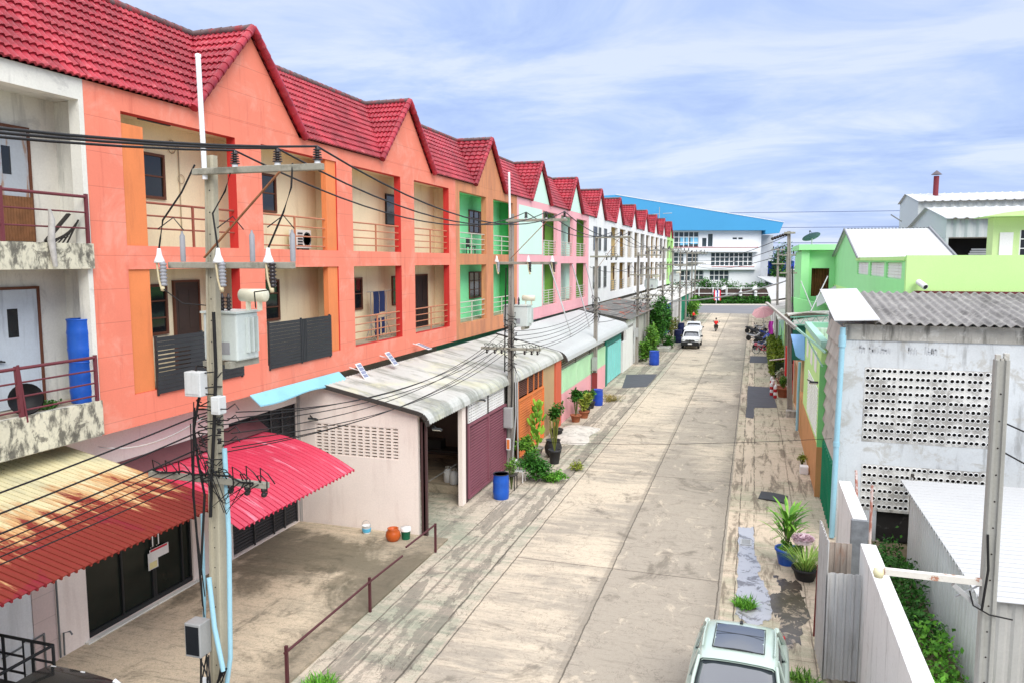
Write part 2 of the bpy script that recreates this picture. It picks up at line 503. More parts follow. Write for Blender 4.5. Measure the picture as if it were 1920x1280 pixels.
M_road = concrete('road_concrete', (.62, .535, .415), (.375, .335, .275), (.17, .15, .12), 'road')
M_left = concrete('gutter_concrete', (.57, .495, .395), (.33, .345, .265), (.15, .135, .115), 'left')
M_right = concrete('verge_concrete', (.60, .50, .385), (.42, .40, .29), (.17, .14, .105), 'right')
M_yard = concrete('yard_concrete', (.64, .53, .385), (.40, .345, .255), (.13, .115, .085), 'yard')
M_asph = mat('road_asphalt', (.19, .19, .20), .9, mott=.12, ms=.3, fine=.1)
M_soil = mat('dry_ground', (.30, .25, .18), .95, mott=.25, ms=.1, stain2=(.10, .12, .05), s2scale=.05)
M_water = mat('puddle_water', (.40, .405, .42), .05, mott=.10, spec=1., fine=0, bump=0, stain2=(.10, .09, .075), s2scale=2.0, s2thr=(.52, .60), s2a=.8)  # pale base colour stands in for the bright sky mirrored in the water
M_mud = mat('wet_mud', (.085, .07, .055), .2, mott=.3, ms=2., spec=.6, stain2=(.36, .29, .21), s2scale=2.4, s2thr=(.54, .60), s2a=.9)

def sheet(name, x0, x1, y0, y1, z, m, nx=1, ny=1):
    mb = MB(); mb.grid(lambda u, v: (x0 + (x1 - x0) * u, y0 + (y1 - y0) * v, z), nx, ny, smooth=False)
    return struct(mb.build(name, m))

sheet('ground', -900, 900, -300, 1500, -.06, M_soil)
sheet('road', -6.6, -.6, -12, 133.2, 0, M_road)
sheet('pavement_west', -14.6, -6.6, -12, 133.2, -.004, M_left)
sheet('pavement_east', -.6, 4.0, -12, 133.2, -.004, M_right)
sheet('cross_road', -160, 160, 133.2, 157.5, -.012, M_asph)
sheet('footpath', -160, 160, 157.5, 160.2, .05, mat('far_path', (.56, .52, .45), .9))
yard = MB()
yard.box(-14.4, -9.02, 2.0, 21.78, -.05, .055)
yd = struct(yard.build('yard', M_yard))
lot = struct(MB().box(2.95, 12, 4, 25.7, -.05, .02).build('dirt_lot', mat('lot_soil', (.20, .16, .10), .95, mott=.3, ms=1.2, stain2=(.07, .09, .03), s2scale=1.5)))

def blob_sheet(name, pts, z, m, k=5, jit=.06, seed=3):
    rnd = random.Random(seed); n = len(pts); ring = []
    for i in range(n):
        a, b = pts[i], pts[(i + 1) % n]
        for j in range(k):
            t = j / k
            ring.append((a[0] + (b[0] - a[0]) * t + rnd.uniform(-jit, jit), a[1] + (b[1] - a[1]) * t + rnd.uniform(-jit, jit) * 3, z))
    from mathutils.geometry import tessellate_polygon
    tri = tessellate_polygon([[Vector(p) for p in ring]])
    return struct(MB().add(ring, [t_ if (Vector(ring[t_[1]]) - Vector(ring[t_[0]])).cross(Vector(ring[t_[2]]) - Vector(ring[t_[0]])).z > 0 else (t_[0], t_[2], t_[1]) for t_ in tri]).build(name, m))
blob_sheet('puddle', [(-.24, 25.8), (.22, 25.9), (.25, 23.6), (.42, 22.4), (.36, 21.9), (.62, 20.9), (.68, 19.3), (.25, 18.6), (-.2, 19.2), (-.2, 22)], .006, M_water, k=9, jit=.035)
blob_sheet('wet_mud', [(.74, 21.9), (1.45, 21.7), (1.55, 19.6), (1.2, 18.0), (.95, 17.6), (.85, 19.4), (.62, 19.4), (.66, 20.6), (1.0, 20.9)], .003, M_mud, k=10, jit=.06, seed=5)
# dark asphalt patches where the right gutter was dug up, and one on the left
M_patch = mat('asphalt_patch', (.085, .088, .10), .8, mott=.15, ms=2)
for n_, p in enumerate([[(-.22, 56.2), (1.30, 56.0), (1.55, 48.2), (.22, 47.8), (.2, 44.4), (-.24, 44.6), (-.22, 47.9)], [(-.16, 74.2), (1.3, 74.4), (1.4, 69.4), (-.18, 69.2)],
                        [(-8.6, 52.5), (-7.0, 53.6), (-7.0, 60), (-9.3, 59)]]):
    blob_sheet('asphalt_patch', p, .008, M_patch, jit=.02, seed=n_)
# ------------------------------------------------------------------ row houses on the left
XF, XB = -13.6, -14.65            # facade face, recessed balcony back wall
PER = 10.143
def yc(k): return 18.76 + PER * k - (.55 if k < 0 else 0)
def yb(k): return 13.76 + PER * k - .02 * k if k > 0 else 13.06 + PER * (k if k < 0 else 0)
YB = {-1: 3.0, 0: 13.06, 1: 23.8, 2: 34.15, 3: 44.0, 4: 54.35, 5: 64.7, 6: 74.8, 7: 85.0, 8: 95.1, 9: 105.2, 10: 115.4, 11: 125.5, 12: 135.8}

M_orange = mat('orange_paint', (.80, .235, .155), .78, mott=.08, ms=.5, stain=(.55, .11, .07), sa=.38, sscale=(4.5, 4.5, .28), sthr=(.55, .70), stain2=(.84, .40, .31), s2scale=.8, s2thr=(.48, .66), s2a=.45, fine=.03, groove=.742)
M_opanel = mat('burnt_orange_panel', (.74, .235, .085), .8, mott=.10, ms=.7, stain=(.45, .14, .06), sa=.35, fine=.03)
M_redreveal = mat('red_reveal', (.55, .035, .03), .7, mott=.06)
M_brown = mat('salmon_brown_paint', (.62, .26, .13), .85, mott=.12, ms=.6, stain=(.40, .17, .11), sa=.6, sthr=(.46, .64))
M_pink = mat('pink_paint', (.84, .42, .46), .8, mott=.05, stain=(.7, .3, .36), sa=.3)
M_mint = mat('mint_paint', (.62, .84, .73), .8, mott=.03)
M_green_in = mat('bright_green_paint', (.09, .50, .16), .8, mott=.08)
M_olive_in = mat('olive_green_paint', (.20, .42, .08), .8, mott=.10)
M_cream = mat('cream_paint', (.86, .74, .50), .85, mott=.07, ms=.5, stain=(.58, .42, .24), sa=.35)
M_white = mat('white_paint', (.80, .80, .79), .8, mott=.04, stain=(.5, .5, .48), sa=.35)
M_oldwhite = mat('weathered_white_plaster', (.72, .72, .66), .9, mott=.08, stain=(.30, .30, .28), sa=.5, stain2=(.42, .42, .40), s2thr=(.54, .66), s2a=.5, s2scale=1.1)
M_mould = mat('mouldy_plaster', (.62, .60, .47), .95, mott=.15, stain=(.07, .068, .06), sa=.85, sscale=(5.5, 5.5, 2.6), sthr=(.45, .62), stain2=(.10, .095, .08), s2thr=(.53, .62), s2a=.8, s2scale=3.2)
M_peach = mat('pale_peach_paint', (.86, .76, .69), .85, mott=.06, ms=.5, stain=(.55, .42, .36), sa=.25)
M_salwall = mat('pinkish_wall', (.66, .42, .36), .85, mott=.08)
M_frame = mat('dark_brown_timber', (.13, .05, .028), .6, mott=.15)
M_glass = glassy('dark_glass')
M_dark = mat('dark_interior', (.012, .011, .010), .9, mott=.2)
M_rail = mat('rusty_rail_paint', (.28, .085, .055), .6, mott=.15)
M_orail = mat('orange_rail_paint', (.50, .20, .11), .6, mott=.12)
M_steel = mat('pale_steel_rail', (.55, .52, .45), .5, mott=.1)
M_charc = mat('charcoal_slat', (.035, .038, .042), .55, mott=.2)
M_floor = mat('balcony_floor', (.42, .36, .28), .85, mott=.15, stain2=(.2, .17, .13), s2scale=2)
M_ridge = mat('mouldy_ridge_tile', (.16, .115, .115), .9, mott=.3, ms=2.5, stain2=(.36, .05, .06), s2scale=2.2, s2a=.8)

def roofmat():
    m = bpy.data.materials.new('red_roof_tile'); m.use_nodes = True
    t = NT(m); b = m.node_tree.nodes['Principled BSDF']
    tcn = t.n('ShaderNodeTexCoord'); vec = tcn.outputs['Object']
    a = t.noise(vec, .5, 6, .65); f_ = t.noise(vec, 5., 6, .7, .3)
    c = t.mix(t.step(a, .35, .7), (.24, .010, .022), (.38, .026, .044))
    c = t.mix(t.math('MULTIPLY', t.step(f_, .52, .72), .6), c, (.52, .13, .14))
    dk = t.noise(vec, 1.6, 8, .7, .4)
    c = t.mix(t.math('MULTIPLY', t.step(dk, .56, .72), .55), c, (.17, .012, .02))
    sp = t.n('ShaderNodeSeparateXYZ'); t.l(vec, sp.inputs[0])
    cb = t.n('ShaderNodeCombineXYZ')                               # each tile fired and weathered a little differently
    t.l(t.math('FLOOR', t.math('DIVIDE', sp.outputs['Y'], .34)), cb.inputs[0]); t.l(t.math('FLOOR', t.math('DIVIDE', sp.outputs['Z'], .235)), cb.inputs[1])
    wn_ = t.n('ShaderNodeTexWhiteNoise'); t.l(cb.outputs[0], wn_.inputs['Vector'])
    v3 = t.n('ShaderNodeVectorMath'); v3.operation = 'SCALE'; t.l(c, v3.inputs[0]); t.l(t.math('MULTIPLY_ADD', wn_.outputs['Value'], .42, .80), v3.inputs['Scale']); c = v3.outputs[0]
    t.l(c, b.inputs['Base Color']); b.inputs['Roughness'].default_value = .42; b.inputs['Specular IOR Level'].default_value = .35
    return m
M_tile = roofmat()

ZE, ZR, XE, XR = 12.60, 15.16, -13.50, -15.45     # eave and ridge heights, eave and main ridge x
def tile_tri(mb, p_of, sa, sb, nrow, per, smp, lip=.05, amp=.028):
    """rows of wavy tiles. p_of(s,t,h): point at along-eave s, slope fraction t, height h off the plane; sa(t),sb(t): row ends"""
    for i in range(nrow):
        t0, t1 = i / nrow, (i + 1) / nrow
        a0, b0, a1, b1 = sa(t0), sb(t0), sa(t1), sb(t1)
        lo, hi = min(a0, a1), max(b0, b1)
        st = per / smp
        k0, k1 = math.floor(lo / st), math.ceil(hi / st)
        L = []; U = []; B = []
        for k in range(k0, k1 + 1):
            s = k * st
            h = amp * abs(math.sin(math.pi * s / per)) * 2 - amp
            sl = min(max(s, a0), b0); su = min(max(s, a1), b1)
            L.append(p_of(sl, t0, h + lip)); U.append(p_of(su, t1, h)); B.append(p_of(sl, t0, h - .008))
        n = len(L)
        mb.add(L + U, [(j, j + 1, n + j + 1, n + j) for j in range(n - 1)], 0, False)
        mb.add(B + L, [(j, j + 1, n + j + 1, n + j) for j in range(n - 1)], 0, False)

def ridge_caps(mb, a, b, r, seg, mi):
    a, b = Vector(a), Vector(b); n = max(1, round((b - a).length / seg))
    for i in range(n):
        p, q = a.lerp(b, i / n), a.lerp(b, min(1, (i + 1.12) / n))
        mb.tube([p, q], [r * 1.12, r * .92], 8, mi)

def make_roof(par, k, ya, yb_, near, has_gable=True):
    per, smp, nrow = (.17, 6, 11) if near == 2 else ((.30, 5, 11) if near == 1 else (.30, 3, 10))
    c = yc(k); hw = 2.46
    # unit normals for the height offset
    n1 = Vector((ZR - ZE, 0, XE - XR)).normalized()                 # street-facing slope
    mb = MB()
    def pm(s, t, h): return (XE + (XR - XE) * t + n1.x * h, s, ZE + (ZR - ZE) * t + n1.z * h)
    tile_tri(mb, pm, lambda t: ya, lambda t: c - hw * (1 - t), nrow, per, smp)
    tile_tri(mb, pm, lambda t: c + hw * (1 - t), lambda t: yb_, nrow, per, smp)
    # the two triangular slopes of the front gable
    for sg in (-1, 1):
        n2 = Vector((0, sg * (ZR - ZE), hw)).normalized()
        def pg(s, t, h, sg=sg, n2=n2): return (-s, c + sg * hw * (1 - t) + n2.y * h, ZE + (ZR - ZE) * t + n2.z * h)
        xf = XE + .03
        tile_tri(mb, pg, lambda t: -xf, lambda t: -(XE + (XR - XE) * t) + .001, nrow, per, smp)
    # back slope, plain
    mb.add([(XR, ya, ZR), (XR, yb_, ZR), (-23, yb_, ZE), (-23, ya, ZE)], [(0, 1, 2, 3)], 0)
    roof = mb.build('roof', M_tile, par)
    rc = MB()
    ridge_caps(rc, (XR, ya, ZR + .03), (XR, yb_, ZR + .03), .10, .33, 0)
    ridge_caps(rc, (XE + .02, c, ZR + .04), (XR, c, ZR + .04), .10, .33, 0)
    rc.build('ridge_cap', M_ridge, roof)
    vg = MB()
    for sg in (-1, 1):
        ridge_caps(vg, (XE + .05, c + sg * (hw + .05), ZE - .02), (XE + .05, c, ZR + .05), .11, .30, 0)
    vg.build('verge_tile', M_tile, roof)
    return roof

def window_x(par, y0, y1, z0, z1, x=None, nv=1, nh=2, frame=None, glass=None, name='window'):
    """framed window lying on an x-facing wall"""
    x = XB if x is None else x
    fr = frame or M_frame
    m = MB(); w_ = .07
    m.box(x, x + .06, y0, y0 + w_, z0, z1); m.box(x, x + .06, y1 - w_, y1, z0, z1)
    m.box(x, x + .06, y0 + w_, y1 - w_, z0, z0 + w_); m.box(x, x + .06, y0 + w_, y1 - w_, z1 - w_, z1)
    for i in range(1, nv): 
        yy = y0 + (y1 - y0) * i / nv; m.box(x + .002, x + .05, yy - .025, yy + .025, z0 + w_, z1 - w_)
    for j in range(1, nh):
        zz_ = z0 + (z1 - z0) * j / nh; m.box(x + .004, x + .045, y0 + w_, y1 - w_, zz_ - .02, zz_ + .02)
    f = m.build(name, fr, par)
    MB().box(x + .003, x + .02, y0 + w_, y1 - w_, z0 + w_, z1 - w_).build('pane', glass or M_glass, f)
    return f

def door_x(par, y0, y1, z0, z1, m, x=None, vision=False, frame=None):
    x = XB if x is None else x
    d = MB(); d.box(x, x + .045, y0, y1, z0, z1)
    if not vision:
        for (a, b) in ((.12, .42), (.58, .88)):
            for (p, q) in ((.08, .42), (.5, .92)):
                d.box(x + .045, x + .055, y0 + (y1 - y0) * a, y0 + (y1 - y0) * b, z0 + (z1 - z0) * p, z0 + (z1 - z0) * q)
    o = d.build('door', m, par)
    f = MB()
    f.box(x, x + .07, y0 - .06, y0 - .002, z0, z1 + .06); f.box(x, x + .07, y1 + .002, y1 + .06, z0, z1 + .06); f.box(x, x + .07, y0 - .002, y1 + .002, z1 + .002, z1 + .06)
    f.build('door_frame', frame or M_frame, o)
    if vision:
        MB().box(x + .046, x + .05, y0 + .34 * (y1 - y0), y0 + .56 * (y1 - y0), z0 + .60 * (z1 - z0), z0 + .84 * (z1 - z0)).build('vision_panel', M_glass, o)
        h = MB(); h.tube([(x + .045, y0 + .12, z0 + 1.02), (x + .11, y0 + .12, z0 + 1.02)], .025); h.tube([(x + .1, y0 + .06, z0 + 1.03), (x + .1, y0 + .2, z0 + 1.0)], .02)
        h.build('handle', M_charc, o)
    return o

def railing(par, y0, y1, zf, m, n=3, posts=2, top=1.0, x=None, bot=.15, r=.022, tr=.03):
    x = XF - .06 if x is None else x
    b = MB()
    b.tube([(x, y0, zf + top), (x, y1, zf + top)], tr, 6)
    for i in range(1, n + 1):
        z = zf + top - (top - bot) * i / n
        b.tube([(x, y0, z), (x, y1, z)], r, 5)
    for i in range(posts):
        y = y0 + (y1 - y0) * ((i + .5) / posts if posts > 1 else .5)
        b.bar((x + .002, y, zf - .03), (x + .002, y, zf + top), .05)
    return b.build('railing', m, par)

def slat_screen(par, y0, y1, z0, z1, broken=False):
    b = MB(); n = 13; st = (z1 - z0) / n; x = XF + .03
    for i in range(n):
        z = z0 + st * (i + .5)
        if broken and 5 <= i <= 9:
            b.box(x, x + .025, y0 + 1.15, y1, z - st * .47, z + st * .47)
            b.box(x, x + .025, y0 + .02, y0 + 1.15, z - st * .34, z + st * .34)
        else: b.box(x, x + .025, y0, y1, z - st * .47, z + st * .47)
    for y in (y0 + .04, (y0 + y1) / 2, y1 - .04): b.box(x - .05, x - .002, y - .03, y + .03, z0 - .04, z1 + .03)
    if not broken:
        ym = y0 + (y1 - y0) * .52
        for i in range(4): b.box(x + .026, x + .045, ym + i * .09 - .16, ym + i * .09 - .10, z0, z1)
    return b.build('slatted_screen', M_charc, par)

def house(k, label, wallm, revm, backm, sidem, openings, near, group=None, gable=None, extra=None, lower=None):
    ya, y2 = YB[k], YB[k + 1] - .006
    t = thing('row_house', label, 'row house', (XF, (ya + y2) / 2, 0), group)
    mats = [wallm, revm]
    m = MB()
    m.wallgrid('x', XF, XF - .28, (ya, y2), (4.98, 12.585), openings, 0, 1)
    c = yc(k)
    m.build('facade', mats, t)
    g = MB(); g.prism([(c - 2.36, 12.59), (c + 2.36, 12.59), (c, 15.08)], 'x', XF - .28, XF)
    g.build('gable_wall', gable or wallm, t)
    ya_w, y2_w = (13.42 if k == 0 else ya), (13.40 if k == -1 else y2)       # the white house runs on a little behind the orange pier
    bw = MB(); bw.box(-14.95, XB, ya_w, y2_w, 4.2, 12.55); bw.build('back_wall', backm, t)
    for y, s_ in ((ya_w, .12), (y2_w, -.12)):
        MB().box(XB + .002, XF - .282, y, y + s_, 5.725, 12.215).build('side_wall', sidem, t)
    for z0, z1, fm in ((5.3, 5.72, M_floor), (8.64, 9.12, M_floor), (12.22, 12.56, backm)):
        MB().box(XB + .003, XF - .283, ya_w + .125, y2_w - .125, z0, z1).build('balcony_floor' if z0 < 12 else 'ceiling', fm, t)
    bd = MB(); bd.box(-23.2, -14.96, ya, y2, 0, 12.55); bd.build('rear_body', M_oldwhite, t)
    make_roof(t, k, ya, y2, near)
    return t
F2, F3 = (5.73, 8.60), (9.14, 12.12)
def ops(*ys): return [(a, b, *F2) for a, b in ys] + [(a, b, *F3) for a, b in ys]

# --- white weathered house at the left edge
h = house(-1, 'weathered white row house at the left edge with mould stained balcony slabs', M_oldwhite, M_oldwhite, M_oldwhite, M_oldwhite,
          [(3.4, 7.4, 5.73, 8.62), (3.4, 7.4, 9.14, 12.15), (8.2, 12.93, 5.73, 8.62), (8.2, 12.93, 9.14, 12.15)], 2)
for z0, z1, zl in ((8.63, 9.16, 0), (5.02, 5.78, 1)):
    b = MB(); b.box(XF + .003, XF + .10, 3.0, 13.02, z0, z1); b.build('balcony_slab_edge', M_mould, h)
door_x(h, 11.62, 12.52, 9.14, 11.5, mat('blue_grey_door', (.42, .46, .50), .7, mott=.1, rust=((.30, .14, .05), (3, 3, .5), (.5, .6), .8)), vision=True)
door_x(h, 11.45, 12.52, 5.75, 8.2, mat('pale_grey_door', (.52, .58, .63), .7, mott=.08, stain=(.3, .34, .38), sa=.6, sscale=(5, 5, .5)), vision=True)
m = MB()
for i in range(14): m.box(XB + .07, XB + .09, 11.62 + i * .066, 11.68 + i * .066, 9.2, 10.12)
m.build('bamboo_blind', mat('bamboo', (.20, .09, .04), .8, mott=.3, ms=6), h)
M_rail0 = mat('maroon_rail_paint', (.15, .035, .045), .5, mott=.2)
railing(h, 8.2, 12.9, 9.16, M_rail0, n=2, posts=0, top=.98, x=XF + .05, bot=.32, r=.018, tr=.035)
railing(h, 8.2, 12.9, 5.78, M_rail0, n=3, posts=0, top=.95, x=XF + .05, bot=.12, r=.02, tr=.035)
for pa, pb, wd in (((XF + .05, 12.93, 9.16), (XF + .05, 12.93, 10.2), .06), ((XF + .05, 12.93, 5.78), (XF + .05, 12.93, 6.78), .06), ((XF + .06, 11.12, 5.7), (XF + .06, 11.06, 6.78), .07),
                   ((XF + .09, 11.2, 5.66), (XF + .06, 11.1, 6.8), .035), ((XF + .05, 10.98, 9.16), (XF + .05, 10.98, 10.2), .06)):
    MB().bar(pa, pb, wd).build('railing_post', M_rail0, h)

# --- orange house nearest
h = house(0, 'bright orange row house behind the transformer pole with charcoal slatted balcony screens', M_orange, M_redreveal, M_cream, M_cream, ops((14.04, 18.0), (19.15, 23.3)), 2)
for z0, z1 in (F2, F3):
    MB().box(XF - .22, XF - .04, 14.045, 14.72, z0, z1 - (.25 if z0 > 9 else 0)).build('side_panel', M_opanel, h)
    MB().box(XF - .22, XF - .04, 22.68, 23.295, z0, z1).build('side_panel', M_opanel, h)
window_x(h, 15.35, 16.46, 10.36, 11.5); window_x(h, 19.25, 20.0, 10.36, 11.58); window_x(h, 20.4, 21.3, 10.3, 11.5)
window_x(h, 15.3, 16.34, 6.9, 8.2, nh=3); door_x(h, 16.62, 17.5, 5.75, 8.22, mat('dark_teak_door', (.055, .038, .03), .6, mott=.2))
window_x(h, 20.3, 21.3, 6.9, 8.2, nh=3)
railing(h, 14.75, 17.98, 9.14, M_rail, n=2, posts=1, top=1.02, x=XF - .12, bot=.42)
railing(h, 19.17, 22.66, 9.14, M_orail, n=3, posts=1, top=1.02, x=XF - .12, bot=.12)
slat_screen(h, 14.72, 17.97, 5.62, 6.98, True); slat_screen(h, 19.18, 22.66, 5.62, 6.98)
m = MB()
m.tube([(XB + .03, 17.0, 9.2), (XB + .03, 17.0, 11.85), (XB + .03, 19.1, 11.95)], .018, 5)
for i in range(4):
    m.tube([(XB + .04, 16.75 + .14 * math.cos(a_ / 6 * math.pi), 11.75 + .17 * math.sin(a_ / 6 * math.pi)) for a_ in range(13)], .012, 4)
m.tube([(XB + .04, 17.05 + .12 * math.cos(a_ / 6 * math.pi), 10.95 + .12 * math.sin(a_ / 6 * math.pi)) for a_ in range(13)], .01, 4)
m.build('wall_conduit', mat('old_conduit', (.45, .36, .24), .7), h)
m = MB(); m.box(XB + .7, XB + .78, 14.9, 15.9, 12.10, 12.16); m.build('ceiling_lamp', M_charc, h)
# --- second orange house
h = house(1, 'orange row house with open railed balconies, a laundry rack and a dark door', M_orange, M_redreveal, M_cream, M_cream, ops((24.36, 28.22), (29.5, 33.3)), 2)
window_x(h, 28.93, 30.45, 10.25, 11.55, nh=1, frame=mat('black_frame', (.02, .02, .022), .5))
window_x(h, 26.1, 26.8, 6.9, 8.15); window_x(h, 29.4, 30.35, 6.9, 8.15, nv=2)
door_x(h, 31.7, 33.0, 5.75, 8.12, mat('black_door', (.018, .016, .018), .5))
for z in (5.73, 9.14):
    railing(h, 24.36, 28.22, z, M_orail, n=3, posts=1, top=1.02, x=XF - .12, bot=.22)
    railing(h, 29.5, 33.3, z, M_orail, n=3, posts=1, top=1.02, x=XF - .12, bot=.22)
# --- salmon brown house with green balconies
h = house(2, 'salmon brown row house with bright green balcony walls', M_brown, M_brown, mat('light_green_paint', (.26, .84, .42), .8, mott=.06), M_green_in, ops((34.66, 38.5), (39.64, 43.2)), 1)
window_x(h, 38.6, 41.0, 10.25, 11.5, nv=3, nh=3); window_x(h, 38.6, 41.0, 6.75, 8.2, nv=3, nh=3)
for z in (5.73, 9.14):
    for a, b in ((34.66, 38.5), (39.64, 43.2)): railing(h, a, b, z, M_steel, n=3, posts=1, top=1.02, x=XF - .12, bot=.22)
# --- pink and mint pair
def mintpanels(h, y0, y1):
    for z0, z1 in ((5.75, 8.55), (9.2, 12.15)): MB().box(XF + .002, XF + .02, y0, y1, z0, z1).build('mint_wall_panel', M_mint, h)
h = house(3, 'pink and mint row house with a closed mint front beside the second pole', M_pink, M_pink, M_mint, M_olive_in, ops((49.9, 53.8)), 1, gable=M_mint)
mintpanels(h, 44.35, 49.6)
window_x(h, 52.6, 54.0, 10.2, 11.7); 
for z in (5.73, 9.14): railing(h, 49.9, 53.8, z, M_steel, n=5, posts=1, top=1.02, x=XF - .12, bot=.15)
h = house(4, 'pink row house with two pairs of olive green balconies and a mint gable', M_pink, M_pink, M_mint, M_olive_in, ops((54.9, 58.9), (60.0, 63.9)), 1, gable=M_mint)
window_x(h, 56.6, 58.6, 10.2, 11.7); window_x(h, 57.0, 58.6, 6.8, 8.2); window_x(h, 61.5, 62.8, 10.2, 11.5)
for z in (5.73, 9.14):
    for a, b in ((54.9, 58.9), (60.0, 63.9)): railing(h, a, b, z, M_steel, n=5, posts=1, top=1.02, x=XF - .12, bot=.12)
# --- white houses
M_grille = mat('grey_grille', (.16, .17, .17), .6)
M_ochre = mat('ochre_wall', (.62, .45, .20), .8, mott=.08)
M_beige = mat('beige_wall', (.62, .54, .42), .8, mott=.08)
wl = ['white row house with two pairs of narrow windows on a closed front', 'white row house with ochre balcony walls behind black rails', 'white row house seventh from the pink houses end with pale steel rails',
      'white row house with grey grilles over its balcony openings', 'white row house hidden behind the far cluster of poles', 'white row house just before the lime green end house', 'lime green row house closing the far end of the terrace']
wl[2] = 'white row house with beige balconies behind the fourth pole'
WG = {}
for k in range(5, 12):
    y = YB[k]
    wm_ = M_white if k < 11 else mat('lime_paint', (.45, .78, .28), .8)
    back = M_ochre if k in (6, 9) else M_beige
    if k == 5:
        holes = []
        h = house(k, wl[0], wm_, wm_, back, back, [], 0)
        for (a, b) in ((66.6, 68.2), (69.0, 70.0), (71.6, 72.9)):
            window_x(h, a, b, 6.3, 8.3, x=XF + .001, frame=M_grille, nv=2); window_x(h, a, b, 9.7, 11.8, x=XF + .001, frame=M_grille, nv=2)
        continue
    o1, o2 = (y + .6, y + 4.3), (y + 5.7, y + 9.4)
    h = house(k, wl[k - 5], wm_, wm_, back, back, ops(o1, o2), 0)
    window_x(h, o1[1] - .6, o1[1] + 1., 10.2, 11.6); window_x(h, o2[1] - 1.6, o2[1] - .5, 6.8, 8.2)
    for z in (5.73, 9.14):
        for a, b in (o1, o2): railing(h, a, b, z, M_grille if k % 2 == 0 else M_steel, n=4, posts=2, top=1.05, x=XF - .12, bot=.12)
    if k in (8, 10):
        m = MB()
        for z0, z1 in (F2, F3):
            for i in range(9): m.box(XF - .08, XF - .06, o1[0] + .2 + i * .42, o1[0] + .25 + i * .42, z0 + 1.1, z1)
        m.build('window_grille', M_grille, h)

# things standing on the balconies
def drum(name, label, loc, m, group=None, r=.29, hgt=.88, closed=True, rz=0):
    t = thing(name, label, 'drum', (0, 0, 0), group)
    b = MB()
    b.lathe([(r * .93, 0), (r * .97, .02), (r * .99, hgt * .2), (r * 1.03, hgt * .3), (r * 1.0, hgt * .34), (r * 1.0, hgt * .64), (r * 1.03, hgt * .69), (r * .98, hgt * .78), (r * .95, hgt * .97), (r * .98, hgt)], 24)
    b.build('body', m, t)
    l = MB(); l.lathe([(r * .985, hgt), (r * 1.01, hgt + .012), (r * 1.0, hgt + .03), (r * .93, hgt + .03), (r * .9, hgt + .005 if closed else hgt - .06), (.001, hgt + .008 if closed else hgt - .06)], 24)
    l.build('rim', m if closed else mat('black_rim', (.02, .02, .03), .5), t)
    t.location = loc; WORLD[t.name] = Matrix.Translation(loc)
    return t
M_blue = mat('blue_plastic', (.006, .085, .46), .38, mott=.1, ms=3, stain=(.04, .14, .45), sa=.3, spec=.45)
M_blue2 = mat('deep_blue_plastic', (.012, .06, .42), .42, mott=.12, ms=3, spec=.45)
drum('plastic_drum', 'tall blue plastic drum at the bottom of the stack on the white house balcony', (-13.96, 12.98, 5.73), M_blue, r=.27)
drum('plastic_drum', 'blue plastic drum on top of another on the white house balcony', (-13.96, 12.98, 6.64), M_blue, r=.27)

# basin on its side
m = MB(); m.lathe([(.001, 0), (.22, .0), (.30, .16), (.32, .17), (.29, .155), (.21, .02), (.001, .02)], 22, axis='x')
o = m.build('basin', mat('black_rubber', (.015, .015, .017), .5)); o.location = (-13.98, 11.55, 6.03); o.rotation_euler = (0, R(-8), R(-28))
tag(o, 'black round basin standing on edge on the white house balcony', 'basin')
m = MB(); m.leaves((-14.1, 12.2, 5.80), (.34, .42, .10), 420, .07, clump=9)
tag(m.build('ground_plant', leafmat('balcony_weed', '2f5a20', '4d7a35')), 'low green plants spread on the white house balcony floor', 'plant')
# broken board and driftwood stick on upper balcony
m = MB(); m.tube([(XF + .17, 11.98, 8.68), (XF + .16, 11.93, 9.2), (XF + .14, 11.99, 9.6), (XF + .15, 11.94, 9.82)], [.045, .07, .06, .03], 7)
tag(m.build('dead_branch', mat('grey_wood', (.42, .41, .39), .9, mott=.25, ms=8)), 'grey dead branch hanging over the upper slab of the white house', 'branch')
m = MB()
for i in range(7):
    m.bar((XF - .5 + .05 * i, 12.2 + .07 * i, 9.15), (XF - .3 + .03 * i, 12.75 + .02 * i, 9.3 + .06 * i), .05, .02)
m.bar((XF - .4, 12.3, 9.2), (XF - .3, 12.8, 9.78), .12, .04)
tag(m.build('scrap_pile', mat('charred_wood', (.035, .033, .03), .9)), 'dark pile of scrap boards in the corner of the upper white balcony', 'scrap')

# air conditioner outdoor unit
t = thing('air_conditioner', 'white outdoor air conditioner unit on the upper orange balcony', 'air conditioner', (-14.35, 22.2, 9.12))
M_ac = mat('ac_casing', (.72, .70, .65), .5, mott=.05)
MB().box(-14.5, -14.2, 21.75, 22.6, 9.2, 9.8).build('casing', M_ac, t, .015)
f = MB(); f.tube([(-14.195, 22.35 + .22 * math.cos(a), 9.5 + .22 * math.sin(a)) for a in [i * math.pi / 12 for i in range(25)]], .014, 5)
f.lathe([(.001, -14.196), (.2, -14.196)], 20, (0, 22.35, 9.5), 0, 'x')
f.build('fan', M_charc, t)
g = MB()
for i in range(5): g.box(-14.197, -14.19, 21.8, 22.08, 9.3 + i * .09, 9.35 + i * .09)
g.build('louvre', M_charc, t)
ft = MB(); ft.box(-14.48, -14.22, 21.85, 21.9, 9.12, 9.2); ft.box(-14.48, -14.22, 22.45, 22.5, 9.12, 9.2); ft.build('foot', M_charc, t)

